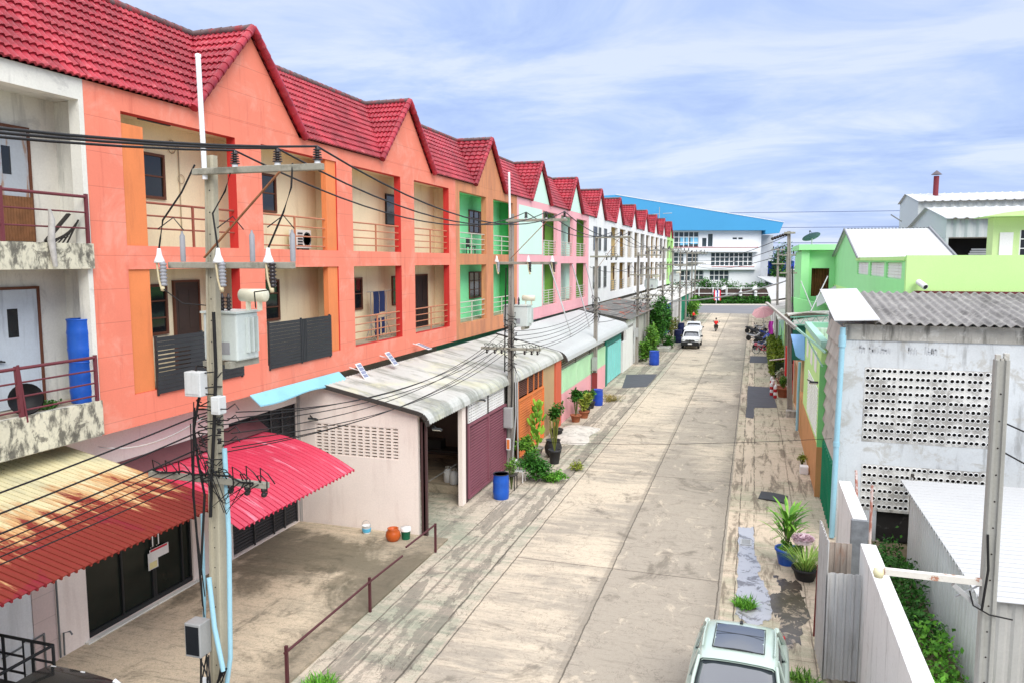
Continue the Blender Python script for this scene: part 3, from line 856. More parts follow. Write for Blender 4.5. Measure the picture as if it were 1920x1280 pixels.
# laundry rack with jeans
t = thing('laundry_rack', 'steel laundry rack with jeans drying on the second orange balcony', 'laundry rack', (-14.15, 27.2, 5.72))
m = MB(); m.tube([(-14.15, 26.3, 7.6), (-14.15, 28.4, 7.6)], .02)
for y in (26.6, 27.9): m.tube([(-14.15, y, 5.75), (-14.15, y, 7.6)], .02); m.tube([(-14.15, y - .45, 5.75), (-14.15, y, 6.4)], .015); m.tube([(-14.15, y + .45, 5.75), (-14.15, y, 6.4)], .015); m.tube([(-14.4, y, 5.75), (-13.95, y, 5.75)], .015)
m.tube([(-14.12, 26.6, 6.5), (-14.12, 28.2, 6.6)], .015)
m.build('frame', mat('grey_steel', (.28, .25, .22), .5), t)
M_jean = mat('navy_denim', (.012, .022, .075), .9, mott=.2)
def cloth(y0, y1, z0, z1, x=-14.1, mm=None):
    c = MB(); c.grid(lambda u, v: (x + .03 * math.sin(u * 9) + .02 * v, y0 + (y1 - y0) * u + .02 * math.sin(v * 5), z1 + (z0 - z1) * v), 8, 6, th=.02); return c
for (a, b, c_, d_) in ((26.7, 27.15, 6.75, 7.6), (27.2, 27.65, 6.8, 7.6), (26.8, 27.2, 5.85, 6.55), (27.35, 27.6, 5.95, 6.56)): cloth(a, b, c_, d_).build('jeans', M_jean, t)
# items on the green balcony
t = thing('patio_chair', 'dark chair on the upper green balcony of the brown house', 'chair', (-14.1, 37.6, 9.12))
m = MB(); m.box(-14.35, -13.98, 37.4, 37.9, 9.5, 9.56); m.build('seat', M_charc, t); m = MB(); m.box(-14.35, -14.3, 37.42, 37.88, 9.56, 9.98); m.build('backrest', M_charc, t)
for x in (-14.32, -14.01):
    for y in (37.43, 37.87): MB().bar((x, y, 9.12), (x, y, 9.5), .04).build('leg', M_charc, t)
# ------------------------------------------------------------------ ground-floor fronts, awnings and garages
XG = -14.4
def corrug(name, par, x0, x1, zfun, y0, y1, per, amp, m, nx=10, th=.012, groove=False, smp=6):
    """corrugated sheet whose ribs run along x; zfun(u) height from x0 to x1"""
    n = max(4, int((y1 - y0) / per * smp)); b = MB()
    if groove:            # broad pans with narrow deep grooves between them
        np_ = max(1, round((y1 - y0) / per)); st = (y1 - y0) / np_; n = np_ * 4
        def fn(u, v):
            k = int(u * n + .5); p_, q = divmod(k, 4)
            return (x0 + (x1 - x0) * v, y0 + st * (p_ + (0, .70, .76, .94)[q]), zfun(v) + (0, amp * .3, -amp, -amp)[q])
    else:
        def fn(u, v):
            y = y0 + (y1 - y0) * u
            return (x0 + (x1 - x0) * v, y, zfun(v) + amp * math.cos(2 * math.pi * y / per))
    b.grid(fn, n, nx, 0, False, th)
    return b.build(name, m, par)

# ground-floor wall of the white house and the first orange house
t = thing('shopfront_wall', 'pale pink ground floor wall with a black glazed door and a roller shutter', 'wall', (XG, 17.4, 0))
m = MB(); m.wallgrid('x', XG, XG - .2, (11.75, 21.95), (0, 4.97), [(13.14, 16.62, .10, 2.9), (18.30, 21.75, .08, 4.12)], 0)
m.build('wall', M_peach, t)
gl = MB()
gl.box(XG - .15, XG - .1, 13.14, 16.62, .1, 2.9)
g = gl.build('glass_door', glassy('black_shop_glass', (.012, .016, .013), .12, .25), t)
m = MB()
for y in (13.14, 14.2, 15.2, 15.27, 16.25, 16.56): m.box(XG - .098, XG - .05, y, y + .06, .1, 2.9)
m.box(XG - .097, XG - .045, 13.14, 16.62, .1, .22); m.box(XG - .097, XG - .045, 13.14, 16.62, 2.82, 2.9)
m.build('door_frame', mat('black_aluminium', (.02, .022, .024), .4), g)
m = MB(); m.box(XG - .05, XG + .12, 13.0, 16.75, .03, .098); m.build('threshold', M_oldwhite, t)
m = MB()
for y in (15.16, 15.36):
    m.tube([(XG - .04, y, 1.55), (XG + .03, y, 1.6), (XG + .03, y, 1.95), (XG - .04, y, 2.0)], .016, 6)
m.build('handle', M_white, g)
m = MB(); m.box(XG - .04, XG - .03, 15.05, 15.38, .98, 1.42); m.box(XG - .029, XG - .02, 15.1, 15.75, 1.22, 1.5)
o = m.build('notice', [M_white], t)
MB().box(XG - .019, XG - .015, 15.12, 15.7, 1.44, 1.49).build('red_strip', mat('notice_red', (.6, .03, .06), .6), o)
m = MB(); m.box(XG - .026, XG - .022, 15.08, 15.34, 1.0, 1.17); m.build('yellow_slip', mat('notice_yellow', (.75, .68, .35), .7), o)
m = MB()
n = 40
for i in range(n):
    z = .1 + 4.0 * i / n
    m.add([(XG - .12, 18.3, z), (XG - .12, 21.75, z), (XG - .08, 21.75, z + .05), (XG - .08, 18.3, z + .05), (XG - .12, 21.75, z + 4.0 / n), (XG - .12, 18.3, z + 4.0 / n)], [(0, 1, 2, 3), (3, 2, 4, 5)])
s_ = m.build('roller_shutter', mat('black_shutter', (.03, .03, .032), .55, mott=.2), t)
m = MB()
for y in (18.34, 19.4, 20.4, 21.0, 21.7): m.box(XG - .078, XG - .05, y - .03, y + .03, .08, 4.1)
m.build('shutter_post', mat('shutter_frame', (.05, .05, .052), .5), s_)
m = MB(); m.box(XG + .002, XG + .03, 21.76, 21.9, 0, 4.5); m.build('jamb', mat('grey_jamb', (.35, .33, .31), .7), t)

t = thing('shopfront_wall', 'white ground floor wall with a barred window behind the dark pickup', 'wall', (XG, 8, 0))
m = MB(); m.wallgrid('x', XG, XG - .2, (3.0, 11.745), (0, 4.97), [(7.6, 10.98, .95, 2.9)], 0); m.build('wall', M_white, t)
m = MB(); m.box(XG - .16, XG - .12, 7.6, 10.98, .95, 2.9); wn = m.build('window', M_glass, t)
m = MB()
for i in range(5):
    for j in range(16):
        y = 8.55 + i * .5; z = 1.0 + j * .12; m.bar((XG - .05, y, z), (XG - .05, y + .42, z + .10), .022)
    m.bar((XG - .05, 8.5 + i * .5, .95), (XG - .05, 8.5 + i * .5, 2.9), .03)
m.build('window_grille', M_grille, wn)
m = MB(); m.box(XG + .002, XG + .05, 7.5, 11.05, .86, .948); m.build('sill', mat('grey_sill', (.4, .4, .39), .8), wn)
m = MB(); m.box(XG + .003, XG + .02, 11.75, 12.3, .05, 3.3); m.build('tile_panel', mat('pale_pink_tile', (.66, .52, .48), .6, mott=.06, groove=.55), t)
m = MB(); m.tube([(XG + .05, 12.32, .1), (XG + .05, 12.32, 3.4)], .022); m.tube([(XG + .05, 12.42, .1), (XG + .06, 12.42, .62), (XG + .2, 12.46, .66), (XG + .24, 12.48, .58)], .02)
m.build('standpipe', M_grille, t)
m = MB(); m.bar((XG + .03, 11.0, .75), (XG + .05, 11.95, .82), .03); m.bar((XG + .05, 11.95, .05), (XG + .05, 11.95, .84), .03); m.build('pipe_frame', M_grille, t)
m = MB()
for dz in (0, .16): m.lathe([(.0, 2.5 + dz), (.06, 2.52 + dz), (.07, 2.56 + dz), (.0, 2.62 + dz)], 8, (XG + .1, 12.75, 0))
m.tube([(XG + .1, 12.75, 2.4), (XG + .1, 12.75, 2.95)], .012)
tag(m.build('wind_chime', mat('red_lacquer', (.22, .03, .02), .6)), 'small red brown hanging chime beside the black glass door', 'ornament')

# rusty corrugated awning
def rustmat():
    m = bpy.data.materials.new('rusted_cream_sheet'); m.use_nodes = True
    t = NT(m); b = m.node_tree.nodes['Principled BSDF']
    vec = t.n('ShaderNodeTexCoord').outputs['Object']; sp = t.n('ShaderNodeSeparateXYZ'); t.l(vec, sp.inputs[0])
    nz = t.noise(vec, 1., 8, .68, .5, (.42, 1.7, .2)); n2 = t.noise(vec, 1., 7, .7, .2, (.7, 6., .2)); blob = t.noise(vec, .75, 5, .6, .4)
    xg = t.math('MULTIPLY_ADD', sp.outputs['X'], .11, 1.42)          # more rust toward the street edge
    s_ = t.math('ADD', t.math('ADD', t.math('MULTIPLY', nz, .5), t.math('MULTIPLY', n2, .45)), t.math('MULTIPLY', xg, .9))
    c = t.mix(t.step(s_, .49, .58), (.62, .56, .34), (.60, .36, .16))
    c = t.mix(t.step(s_, .58, .64), c, (.22, .025, .018))
    c = t.mix(t.math('MULTIPLY', t.step(t.math('ADD', blob, t.math('MULTIPLY', xg, .5)), .70, .74), .9), c, (.22, .012, .026))
    rib = t.math('POWER', t.math('ABSOLUTE', t.math('SINE', t.math('MULTIPLY', sp.outputs['Y'], math.pi / .14))), 3.)
    c = t.mix(t.math('MULTIPLY', t.math('MULTIPLY', t.step(s_, .44, .62), t.math('SUBTRACT', 1., rib)), .35), c, (.18, .04, .02))
    gr = t.noise(vec, 30, 3, .7); c = t.mix(t.math('MULTIPLY', t.step(gr, .6, .75), .3), c, (.12, .05, .03))
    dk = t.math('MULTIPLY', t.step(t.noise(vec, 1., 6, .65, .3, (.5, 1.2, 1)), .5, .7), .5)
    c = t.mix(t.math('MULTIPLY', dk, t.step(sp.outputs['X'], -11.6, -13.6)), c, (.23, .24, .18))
    t.l(c, b.inputs['Base Color']); b.inputs['Roughness'].default_value = .7; b.inputs['Specular IOR Level'].default_value = .25
    return m
t = thing('rusty_awning', 'large cream corrugated awning streaked with red rust at the lower left', 'awning', (-12.2, 8, 4.3))
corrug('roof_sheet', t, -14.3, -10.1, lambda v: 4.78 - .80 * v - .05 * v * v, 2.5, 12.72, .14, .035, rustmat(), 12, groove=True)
m = MB()
for x in (-13.2, -11.8, -10.35): m.bar((x, 2.6, 4.74 - .80 * (x + 14.3) / 4.2 - .09), (x, 12.6, 4.74 - .80 * (x + 14.3) / 4.2 - .09), .05, .08)
m.build('purlin', M_grille, t)
m = MB()
for y in (4, 8.6, 12.2): m.bar((-14.35, y, 2.6), (-10.6, y, 3.82), .05)
m.build('strut', mat('yellowed_strut', (.5, .42, .2), .7), t)
m = MB(); m.tube([(-10.45, 10.1, 3.85), (-10.43, 10.12, 2.2), (-10.2, 10.2, .06)], .022, 6)
# pink curved awning
M_pinksheet = mat('pink_red_sheet', (.56, .04, .085), .4, mott=.10, ms=.6, spec=.4, stain=(.85, .45, .55), sa=.5, sscale=(.5, 4., .5), sthr=(.54, .7))
t = thing('curved_awning', 'curved pink red corrugated awning over the black roller shutter', 'awning', (-12.7, 17, 3.2))
corrug('roof_sheet', t, -14.36, -10.98, lambda v: 3.66 + .10 * v - 1.02 * v ** 2, 14.2, 19.45, .19, .05, M_pinksheet, 14, groove=True)
m = MB()
for y in (14.4, 16.8, 19.2):
    m.tube([(-14.36, y, 2.7), (-12.6, y, 3.2), (-11.1, y, 2.72)], .02)
    m.tube([(-14.36, y, 3.6)] + [(-14.36 + 3.3 * v, y, 3.62 + .10 * v - 1.02 * v * v) for v in (.3, .6, .98)], .02)
m.build('frame_tube', M_grille, t)
m = MB(); m.grid(lambda u, v: (XG + .02 + .42 * v, 13.3 + 6.3 * u, 4.02 - .30 * v), 12, 2, th=.02); m.build('flashing', mat('dark_maroon_flashing', (.14, .055, .06), .6, mott=.2), t)
# light blue folded canvas
m = MB(); m.grid(lambda u, v: (-13.56 + .34 * v, 18.2 + 4.9 * u, 5.02 - .28 * v - .04 * math.sin(u * 9) * v), 16, 3, th=.04)
tag(m.build('blue_awning_sheet', mat('light_blue_sheet', (.25, .55, .66), .6, mott=.12)), 'narrow light blue sheet under the orange facade beside the garage roof', 'awning')

# ---- garage helpers
M_groof = mat('weathered_pale_roof_sheet', (.50, .51, .48), .6, mott=.12, ms=.4, metal=0., stain=(.22, .235, .20), sa=.75, sscale=(.45, 1.2, .4), sthr=(.46, .62), stain2=(.60, .60, .40), s2scale=.35, s2a=.5, s2thr=(.5, .62))
M_groof2 = mat('white_roof_sheet', (.47, .49, .49), .5, mott=.05, ms=.4, stain=(.5, .52, .52), sa=.5, sscale=(.4, 1.6, .4), sthr=(.54, .7))
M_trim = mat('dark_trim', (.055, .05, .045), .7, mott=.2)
def garage_roof(par, y0, y1, zb, zf, m, xb=-13.45, xf=-9.72, nose=.32, per=.2, trim=True, amp=.012):
    L = xf - xb
    def fn_(v):
        if v < .86:
            q = v / .86; return xb + (L - nose * .7) * q, zb + (zf - zb) * q
        a = (v - .86) / .14 * math.pi / 2
        return xf - nose * .7 + nose * math.sin(a), zf - nose * (1 - math.cos(a)) * 1.0 - (zb - zf) / L * nose * math.sin(a)
    n = int((y1 - y0) / per * 6); b = MB()
    def fn(u, v):
        y = y0 + (y1 - y0) * u; x, z = fn_(v); ph = (y / per) % 1
        return (x, y, z + amp * (1 if ph < .35 else (-1 if .5 < ph < .85 else 0)))
    b.grid(fn, n, 26, 0, False, .02)
    r_ = b.build('roof', m, par)
    if trim:
        e_ = MB()
        pts = [fn_(v) for v in [i / 20 for i in range(21)]]
        for i in range(20):
            (xa, za), (xb_, zb_) = pts[i], pts[i + 1]
            e_.bar((xa, y0 - .02, za - .05), (xb_, y0 - .02, zb_ - .05), .05, .13)
        e_.build('roof_edge_trim', M_trim, r_)
    return r_
def louvre_gate(par, y0, y1, z0, z1, m, leaves=2, x=-9.8, pitch=.085, frame=None, name='louvre_gate'):
    b = MB(); n = int((z1 - z0 - .16) / pitch)
    b.box(x - .07, x - .05, y0, y1, z0, z1, 1)
    for i in range(n):
        z = z0 + .09 + pitch * i
        b.add([(x - .045, y0, z + pitch * .74), (x - .045, y1, z + pitch * .74), (x + .01, y1, z + pitch * .6), (x + .01, y0, z + pitch * .6), (x + .01, y1, z), (x + .01, y0, z), (x - .045, y1, z), (x - .045, y0, z)],
              [(0, 3, 2, 1), (3, 5, 4, 2), (5, 7, 6, 4)])
    g = b.build(name, [m, M_dark], par)
    f = MB()
    for i in range(leaves + 1):
        y = y0 + (y1 - y0) * i / leaves; f.box(x - .052, x + .065, y - .035, y + .035, z0 - .02, z1 + .02)
    f.box(x - .051, x + .06, y0, y1, z0 - .02, z0 + .07); f.box(x - .051, x + .06, y0, y1, z1 - .06, z1 + .02)
    f.build('gate_frame', frame or m, g)
    return g
def vent_grid(axis, par, p, ur, zr, nu, nz, m, back=.10):
    du, dz = (ur[1] - ur[0]) / nu, (zr[1] - zr[0]) / nz
    holes = []
    for i in range(nu):
        for j in range(nz): holes.append((ur[0] + du * (i + .14), ur[0] + du * (i + .86), zr[0] + dz * (j + .26), zr[0] + dz * (j + .74)))
    b = MB(); b.wallgrid(axis, p, p - back if axis == 'x' else p + back, ur, zr, holes, 0)
    return b.build('vent_block', m, par)

# ---- garage with the open dark doorway
XR_ = -9.8
t = thing('garage', 'peach garage with an open dark doorway and a purple louvred gate', 'garage', (-11.8, 26, 0))
SW = 21.9
zt = lambda x: 4.70 + (4.02 - 4.70) * (x + 13.45) / 3.5
m = MB(); m.wallgrid('y', SW, SW + .15, (-14.38, -10.08), (0, 3.86), [(-13.80, -10.74, 2.42, 3.46)], 0)
m.build('side_wall', M_peach, t)
m = MB(); m.prism([(-14.38, 3.862), (-10.08, 3.862), (-10.08, 3.93), (-13.4, 4.62), (-14.38, 4.75)], 'y', SW, SW + .15); m.build('side_wall_top', M_peach, t)
vent_grid('y', t, SW + .01, (-13.80, -10.74), (2.42, 3.46), 12, 10, M_peach)
garage_roof(t, 21.72, 31.0, 4.80, 4.08, M_groof)
m = MB(); m.box(-9.98, -9.84, SW - .0, SW + .12, 0, 3.72); m.box(-9.9, -9.78, 21.9, 22.0, 0, 3.7); m.build('door_post', mat('brown_steel_post', (.075, .04, .04), .5), t)
m = MB(); m.box(-9.96, -9.8, 25.08, 25.43, 0, 3.75); m.build('column', M_peach, t)
m = MB(); m.box(-9.97, -9.8, 25.44, 25.62, 0, 3.8); m.build('gate_post', mat('brown_steel_post2', (.06, .03, .035), .5), t)
M_purple = mat('plum_louvre_paint', (.24, .085, .115), .55, mott=.1, stain=(.1, .04, .05), sa=.4)
louvre_gate(t, 25.66, 30.0, .12, 2.85, M_purple, 2, pitch=.11)
vent_grid('x', t, -9.8, (25.75, 27.78), (2.9, 3.78), 9, 8, M_white, .05); vent_grid('x', t, -9.8, (27.92, 29.9), (2.9, 3.78), 9, 8, M_white, .05)
m = MB(); m.box(-9.85, -9.79, 25.66, 30.0, 3.8, 3.88); m.box(-9.86, -9.78, 27.8, 27.9, 2.88, 3.88); m.box(-9.9, -9.8, 30.02, 31.3, 0, 3.95); m.build('front_wall', M_trim, t)
m = MB(); m.box(-9.86, -9.8, 30.1, 30.25, 0, 3.9); m.build('white_post', M_white, t)
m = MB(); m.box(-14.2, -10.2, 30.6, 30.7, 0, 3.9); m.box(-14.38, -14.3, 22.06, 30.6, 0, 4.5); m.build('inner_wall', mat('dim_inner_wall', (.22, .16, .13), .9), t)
m = MB(); m.box(-14.29, -10.15, 26.3, 30.55, .0, .32); m.build('platform', M_yard, t)
m = MB(); m.bar((-10.0, 22.05, 1.62), (-10.0, 25.0, 1.56), .008); m.build('chain', M_grille, t)
m = MB(); m.box(-14.0, -10.6, 28.6, 29.4, .95, 1.03); m.box(-13.9, -13.8, 28.7, 29.3, .32, .95); m.box(-10.9, -10.8, 28.7, 29.3, .32, .95); m.box(-13.0, -12.2, 28.8, 29.3, 1.03, 1.4)
tag(m.build('workbench', M_trim), 'dark workbench in the shade at the back of the open garage', 'bench')
for i, (x, y) in enumerate(((-11.05, 26.75), (-10.72, 26.55))):
    c = thing('gas_cylinder', ['white gas cylinder in the garage doorway, farther back of the two', 'white gas cylinder in the garage doorway, nearer to the purple gate'][i], 'gas cylinder', (x, y, .32))
    m = MB(); m.lathe([(.13, 0), (.17, .03), (.17, .42), (.12, .50), (.05, .53)], 18, (x, y, .32)); m.build('body', mat('white_enamel', (.75, .74, .72), .35), c)
    m = MB(); m.tube([(x + .10 * math.cos(a), y + .10 * math.sin(a), .92) for a in [j * math.pi / 6 for j in range(10)]], .014, 5); m.tube([(x + .1, y, .80), (x + .1, y, .92)], .012, 4); m.tube([(x - .1, y, .8), (x - .1, y, .92)], .012, 4); m.tube([(x, y, .84), (x, y, .95)], .025, 6)
    m.build('collar', M_steel, c)
m = MB(); m.tube([(-12.1, 26.6, .32), (-12.1, 26.6, 1.0)], .03); m.lathe([(.14, .32), (.14, .36), (.03, .37)], 12, (-12.1, 26.6, 0))
tag(m.build('floor_stand', M_steel), 'thin pale post on a round foot inside the open garage', 'post')

def floodlight(label, p, d=1):
    t = thing('floodlight', label, 'lamp', p)
    x, y, z = p
    m = MB(); m.obox((x, y, z), (1, 0, 0), (0, .9, -.43), (0, .43, .9), .30, .16, .06); m.build('housing', M_charc, t)
    m = MB(); m.obox((x, y - .03, z - .034), (1, 0, 0), (0, .9, -.43), (0, .43, .9), .26, .12, .01); m.build('lens', mat('lamp_lens', (.6, .58, .5), .2), t)
    m = MB(); m.bar((x, y + .02, z), (x - .22, y + .18, z + .08), .03); m.build('bracket', M_charc, t)
floodlight('small black floodlight on the peach garage side wall', (-13.75, 21.7, 3.62))
floodlight('small floodlight under the roof nose over the garage doorway', (-9.6, 22.35, 3.42))
floodlight('black framed floodlight above the purple louvred gate', (-9.62, 26.6, 3.62))

# ---- orange gate garage
t = thing('garage', 'garage with an orange steel gate and a beige wall beside the second pole', 'garage', (-11.8, 35, 0))
garage_roof(t, 31.02, 39.55, 4.80, 4.02, M_groof, trim=False)
M_ogate = mat('orange_gate_paint', (.72, .22, .07), .55, mott=.12, stain=(.55, .13, .05), sa=.5)
louvre_gate(t, 31.9, 36.05, .1, 2.66, M_ogate, 2, pitch=.12)
m = MB()
for i in range(11): m.box(-9.85, -9.81, 31.95, 36.0, 2.78 + i * .085, 2.82 + i * .085)
m.build('upper_louvre', mat('brown_louvre', (.16, .07, .055), .6), t)
m = MB()
for y in (31.9, 33.4, 34.4, 35.2, 36.0): m.box(-9.83, -9.78, y - .04, y + .04, 2.66, 3.74)
m.box(-9.83, -9.78, 31.86, 36.04, 3.68, 3.76); m.build('upper_frame', M_ogate, t)
m = MB(); m.box(-10.0, -9.8, 36.1, 38.3, 0, 3.85); m.build('beige_wall', mat('beige_render', (.46, .32, .18), .85, mott=.1), t)
m = MB(); m.box(-10.05, -9.72, 38.32, 39.5, 0, 3.8); m.build('red_column', mat('red_orange_column', (.62, .13, .07), .7, mott=.1), t)
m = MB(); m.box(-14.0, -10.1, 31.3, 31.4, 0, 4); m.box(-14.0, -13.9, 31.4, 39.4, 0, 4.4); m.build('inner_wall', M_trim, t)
# ---- mint garage
t = thing('garage', 'mint and pink garage wall with slatted vents under a white roof', 'garage', (-11.8, 46, 0))
garage_roof(t, 39.6, 60.4, 4.86, 3.98, M_groof2, xf=-9.55, nose=.42)
m = MB(); m.box(-9.98, -9.8, 40.0, 52.7, 0, 1.62); m.build('pink_wall', M_pink, t)
m = MB(); m.box(-9.98, -9.801, 40.0, 52.7, 1.622, 2.9)
for i in range(15):
    for a, b in ((40.3, 43.4), (43.8, 47.4), (48.9, 52.3)):
        m.box(-9.80, -9.775, a, b, 1.72 + i * .083, 1.76 + i * .083)
m.build('mint_louvre', mat('mint_louvre_paint', (.52, .78, .52), .7), t)
m = MB()
for i in range(7): m.box(-9.95, -9.87, 40.0, 52.7, 2.95 + i * .13, 3.02 + i * .13)
m.build('upper_slat', mat('grey_slat', (.36, .34, .29), .8), t)
m = MB()
for y in (40.02, 43.6, 47.6, 52.6): m.box(-9.99, -9.86, y - .08, y + .08, 2.9, 3.95)
m.build('upper_post', M_trim, t)
m = MB(); m.box(-10.2, -9.76, 52.75, 53.3, 0, 3.8); m.build('teal_column', mat('dark_teal_paint', (.02, .22, .17), .6), t)
m = MB(); m.box(-9.85, -9.8, 53.35, 59.3, .1, 2.72)
for i in range(6): m.box(-9.80, -9.77, 53.4 + i * 1.0, 53.46 + i * 1.0, .1, 2.7)
g = m.build('turquoise_gate', mat('turquoise_paint', (.26, .68, .66), .6, mott=.08), t)
m = MB()
for i in range(9): m.box(-9.84, -9.80, 53.35, 59.3, 2.8 + i * .1, 2.86 + i * .1)
m.build('gate_grille', mat('teal_grille', (.05, .30, .26), .6), g)
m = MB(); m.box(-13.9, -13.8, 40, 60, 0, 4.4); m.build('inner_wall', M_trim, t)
# ---- white wall garage with dark corrugated roof
t = thing('garage', 'white walled garage with a dark rusted corrugated roof beyond the turquoise gate', 'garage', (-11.8, 66, 0))
M_droof = mat('dark_corrugated_sheet', (.15, .15, .145), .85, mott=.2, ms=.6, stain=(.40, .39, .36), sa=.6, sscale=(.7, 2, .5), rust=((.32, .08, .045), (.8, .5, 1), (.56, .62), .9))
corrug('roof', t, -13.5, -9.3, lambda v: 4.9 - .75 * v, 60.5, 79.5, .35, .03, M_droof, 8, smp=4)
m = MB(); m.box(-9.95, -9.75, 59.9, 67.0, 0, 2.4); m.box(-9.95, -9.75, 61.4, 67.0, 2.4, 4.0); m.build('wall', M_white, t)
m = MB()
for i in range(5): m.box(-9.75, -9.74, 62.2 + i * .6, 62.5 + i * .6, 3.3, 3.5)
m.build('vent_slot', M_dark, t)
m = MB(); m.box(-9.95, -9.75, 67.1, 79.4, 0, 3.9); m.build('grey_wall', mat('grey_render', (.42, .41, .38), .9, mott=.15, stain=(.2, .2, .18), sa=.6), t)
# ---- lean-tos farther on
far_g = [(80.0, 89.0, (.55, .54, .50), (.34, .33, .31), 'grey lean-to with a pale sheet roof behind the roadside shrubs'),
         (89.3, 98.5, (.06, .17, .36), (.5, .5, .47), 'lean-to with a dark blue front beyond the shrubs'),
         (98.8, 112.0, (.62, .62, .60), (.60, .60, .57), 'whitish lean-to with narrow grey columns beyond the blue front'),
         (112.3, 124.0, (.02, .30, .17), (.55, .55, .52), 'lean-to with a deep green front near the street end'),
         (124.3, 133.0, (.5, .5, .46), (.62, .62, .6), 'last pale lean-to before the cross road')]
for (a, b_, c1, c2, lb) in far_g:
    t = thing('lean_to', lb, 'lean-to', (-11.8, (a + b_) / 2, 0))
    corrug('roof', t, -13.5, -9.4, lambda v: 4.7 - .8 * v, a, b_, .5, .03, mat('leanto_roof_%d' % a, c2, .8, mott=.15, stain=(.25, .24, .22), sa=.6, sscale=(.6, 2, .5)), 4, smp=3)
    mm = mat('leanto_wall_%d' % a, c1, .8, mott=.12, stain=tuple(x * .5 for x in c1), sa=.5)
    m = MB(); m.wallgrid('x', -9.9, -10.1, (a + .1, b_ - .1), (0, 3.85), [(a + .8, (a + b_) / 2 - .4, .1, 2.8), ((a + b_) / 2 + .4, b_ - .8, .1, 2.8)], 0); m.build('front_wall', mm, t)
    m = MB(); m.box(-10.0, -9.95, a + .8, (a + b_) / 2 - .4, .1, 2.8); m.box(-10.0, -9.95, (a + b_) / 2 + .4, b_ - .8, .1, 2.8)
    for q in range(12): m.box(-9.95, -9.92, a + .85, (a + b_) / 2 - .45, .25 + q * .2, .3 + q * .2)
    m.build('shutter', mat('leanto_gate_%d' % a, tuple(x * .8 for x in c1), .7, mott=.1), t)
# ------------------------------------------------------------------ power poles, transformers and wires
M_pole = mat('pole_concrete', (.40, .37, .28), .9, mott=.14, ms=1.2, stain=(.20, .19, .16), sa=.6, sscale=(5, 5, .35), fine=.08)
M_pole2 = mat('grey_pole_concrete', (.30, .28, .25), .9, mott=.15, ms=1.2, stain=(.12, .115, .11), sa=.7, sscale=(5, 5, .35), fine=.08)
M_arm = mat('crossarm_concrete', (.30, .29, .24), .9, mott=.2, ms=2, stain=(.10, .10, .08), sa=.7, sscale=(2, 2, 2), fine=.1)
M_cable = mat('black_cable', (.012, .012, .013), .55, bump=0)
M_insul = mat('dark_porcelain', (.022, .016, .018), .25, spec=.5)
M_rust = mat('rusty_steel', (.26, .11, .05), .7, mott=.25, ms=6)
M_galv = mat('galvanised_steel', (.45, .46, .46), .45, metal=.3, mott=.12)
M_tank = mat('pale_blue_grey_tank', (.58, .64, .62), .4, mott=.06, stain=(.35, .38, .36), sa=.4)
M_poly = mat('grey_polymer', (.32, .33, .36), .5)
M_pvc = mat('light_blue_pvc', (.32, .57, .68), .4, mott=.06)
M_whiteP = mat('white_wrap', (.78, .80, .82), .6, mott=.03)

def pole_shaft(par, x, y, zt, lean=(0, 0), wb=.24, wt=.18, m=M_pole, zb=-.05):
    b = MB(); L = zt - zb
    def ring(t):
        w_ = wb + (wt - wb) * t; d_ = w_ * .88; cx, cy = x + lean[0] * t, y + lean[1] * t; z = zb + L * t; c = .02; g = .03
        # I-shaped spun concrete section: shallow grooves on the broad faces
        a, q = w_ / 2, d_ / 2
        return [(cx + p[0], cy + p[1], z) for p in ((-a, -q + c), (-a + c, -q), (-a * .45, -q), (-a * .35, -q + g), (a * .35, -q + g), (a * .45, -q), (a - c, -q), (a, -q + c),
                                                  (a, q - c), (a - c, q), (a * .45, q), (a * .35, q - g), (-a * .35, q - g), (-a * .45, q), (-a + c, q), (-a, q - c))]
    N = 10; rs = [ring(i / N) for i in range(N + 1)]; v = [p for r in rs for p in r]; n = 16
    b.add(v, [(i * n + k, i * n + (k + 1) % n, (i + 1) * n + (k + 1) % n, (i + 1) * n + k) for i in range(N) for k in range(n)])
    b.add(rs[-1], [tuple(range(n))])
    for i in range(int(L / .38)):       # bolt holes up the face
        t = (i + .5) * .38 / L
        w_ = wb + (wt - wb) * t
        b.lathe([(.013, 0), (.013, .004)], 6, (x + lean[0] * t, y + lean[1] * t - w_ * .44 + .026, zb + L * t), 1, 'y')
    return b.build('shaft', [m, M_insul], par)
def pin_insulator(par, x, y, z, hgt=.26):
    b = MB(); pr = [(.03, 0)]
    n = 5
    for i in range(n):
        h0 = .03 + (hgt - .06) * i / n; r = .085 - .005 * i
        pr += [(.032, h0), (r, h0 + .008), (r * .9, h0 + (hgt - .06) / n * .6), (.034, h0 + (hgt - .06) / n * .75)]
    pr += [(.035, hgt - .02), (.028, hgt)]
    b.lathe(pr, 12, (x, y, z)); 
    b.lathe([(.05, -.02), (.05, .035), (.03, .04)], 10, (x, y, z), 1)
    return b.build('insulator', [M_insul, M_whiteP], par)
def xarm(par, x0, x1, y, z, s_=.11, m=None, dz=0.):
    b = MB(); b.bar((x0, y, z), (x1, y, z + dz), s_, s_); return b.build('crossarm', m or M_arm, par, .012)

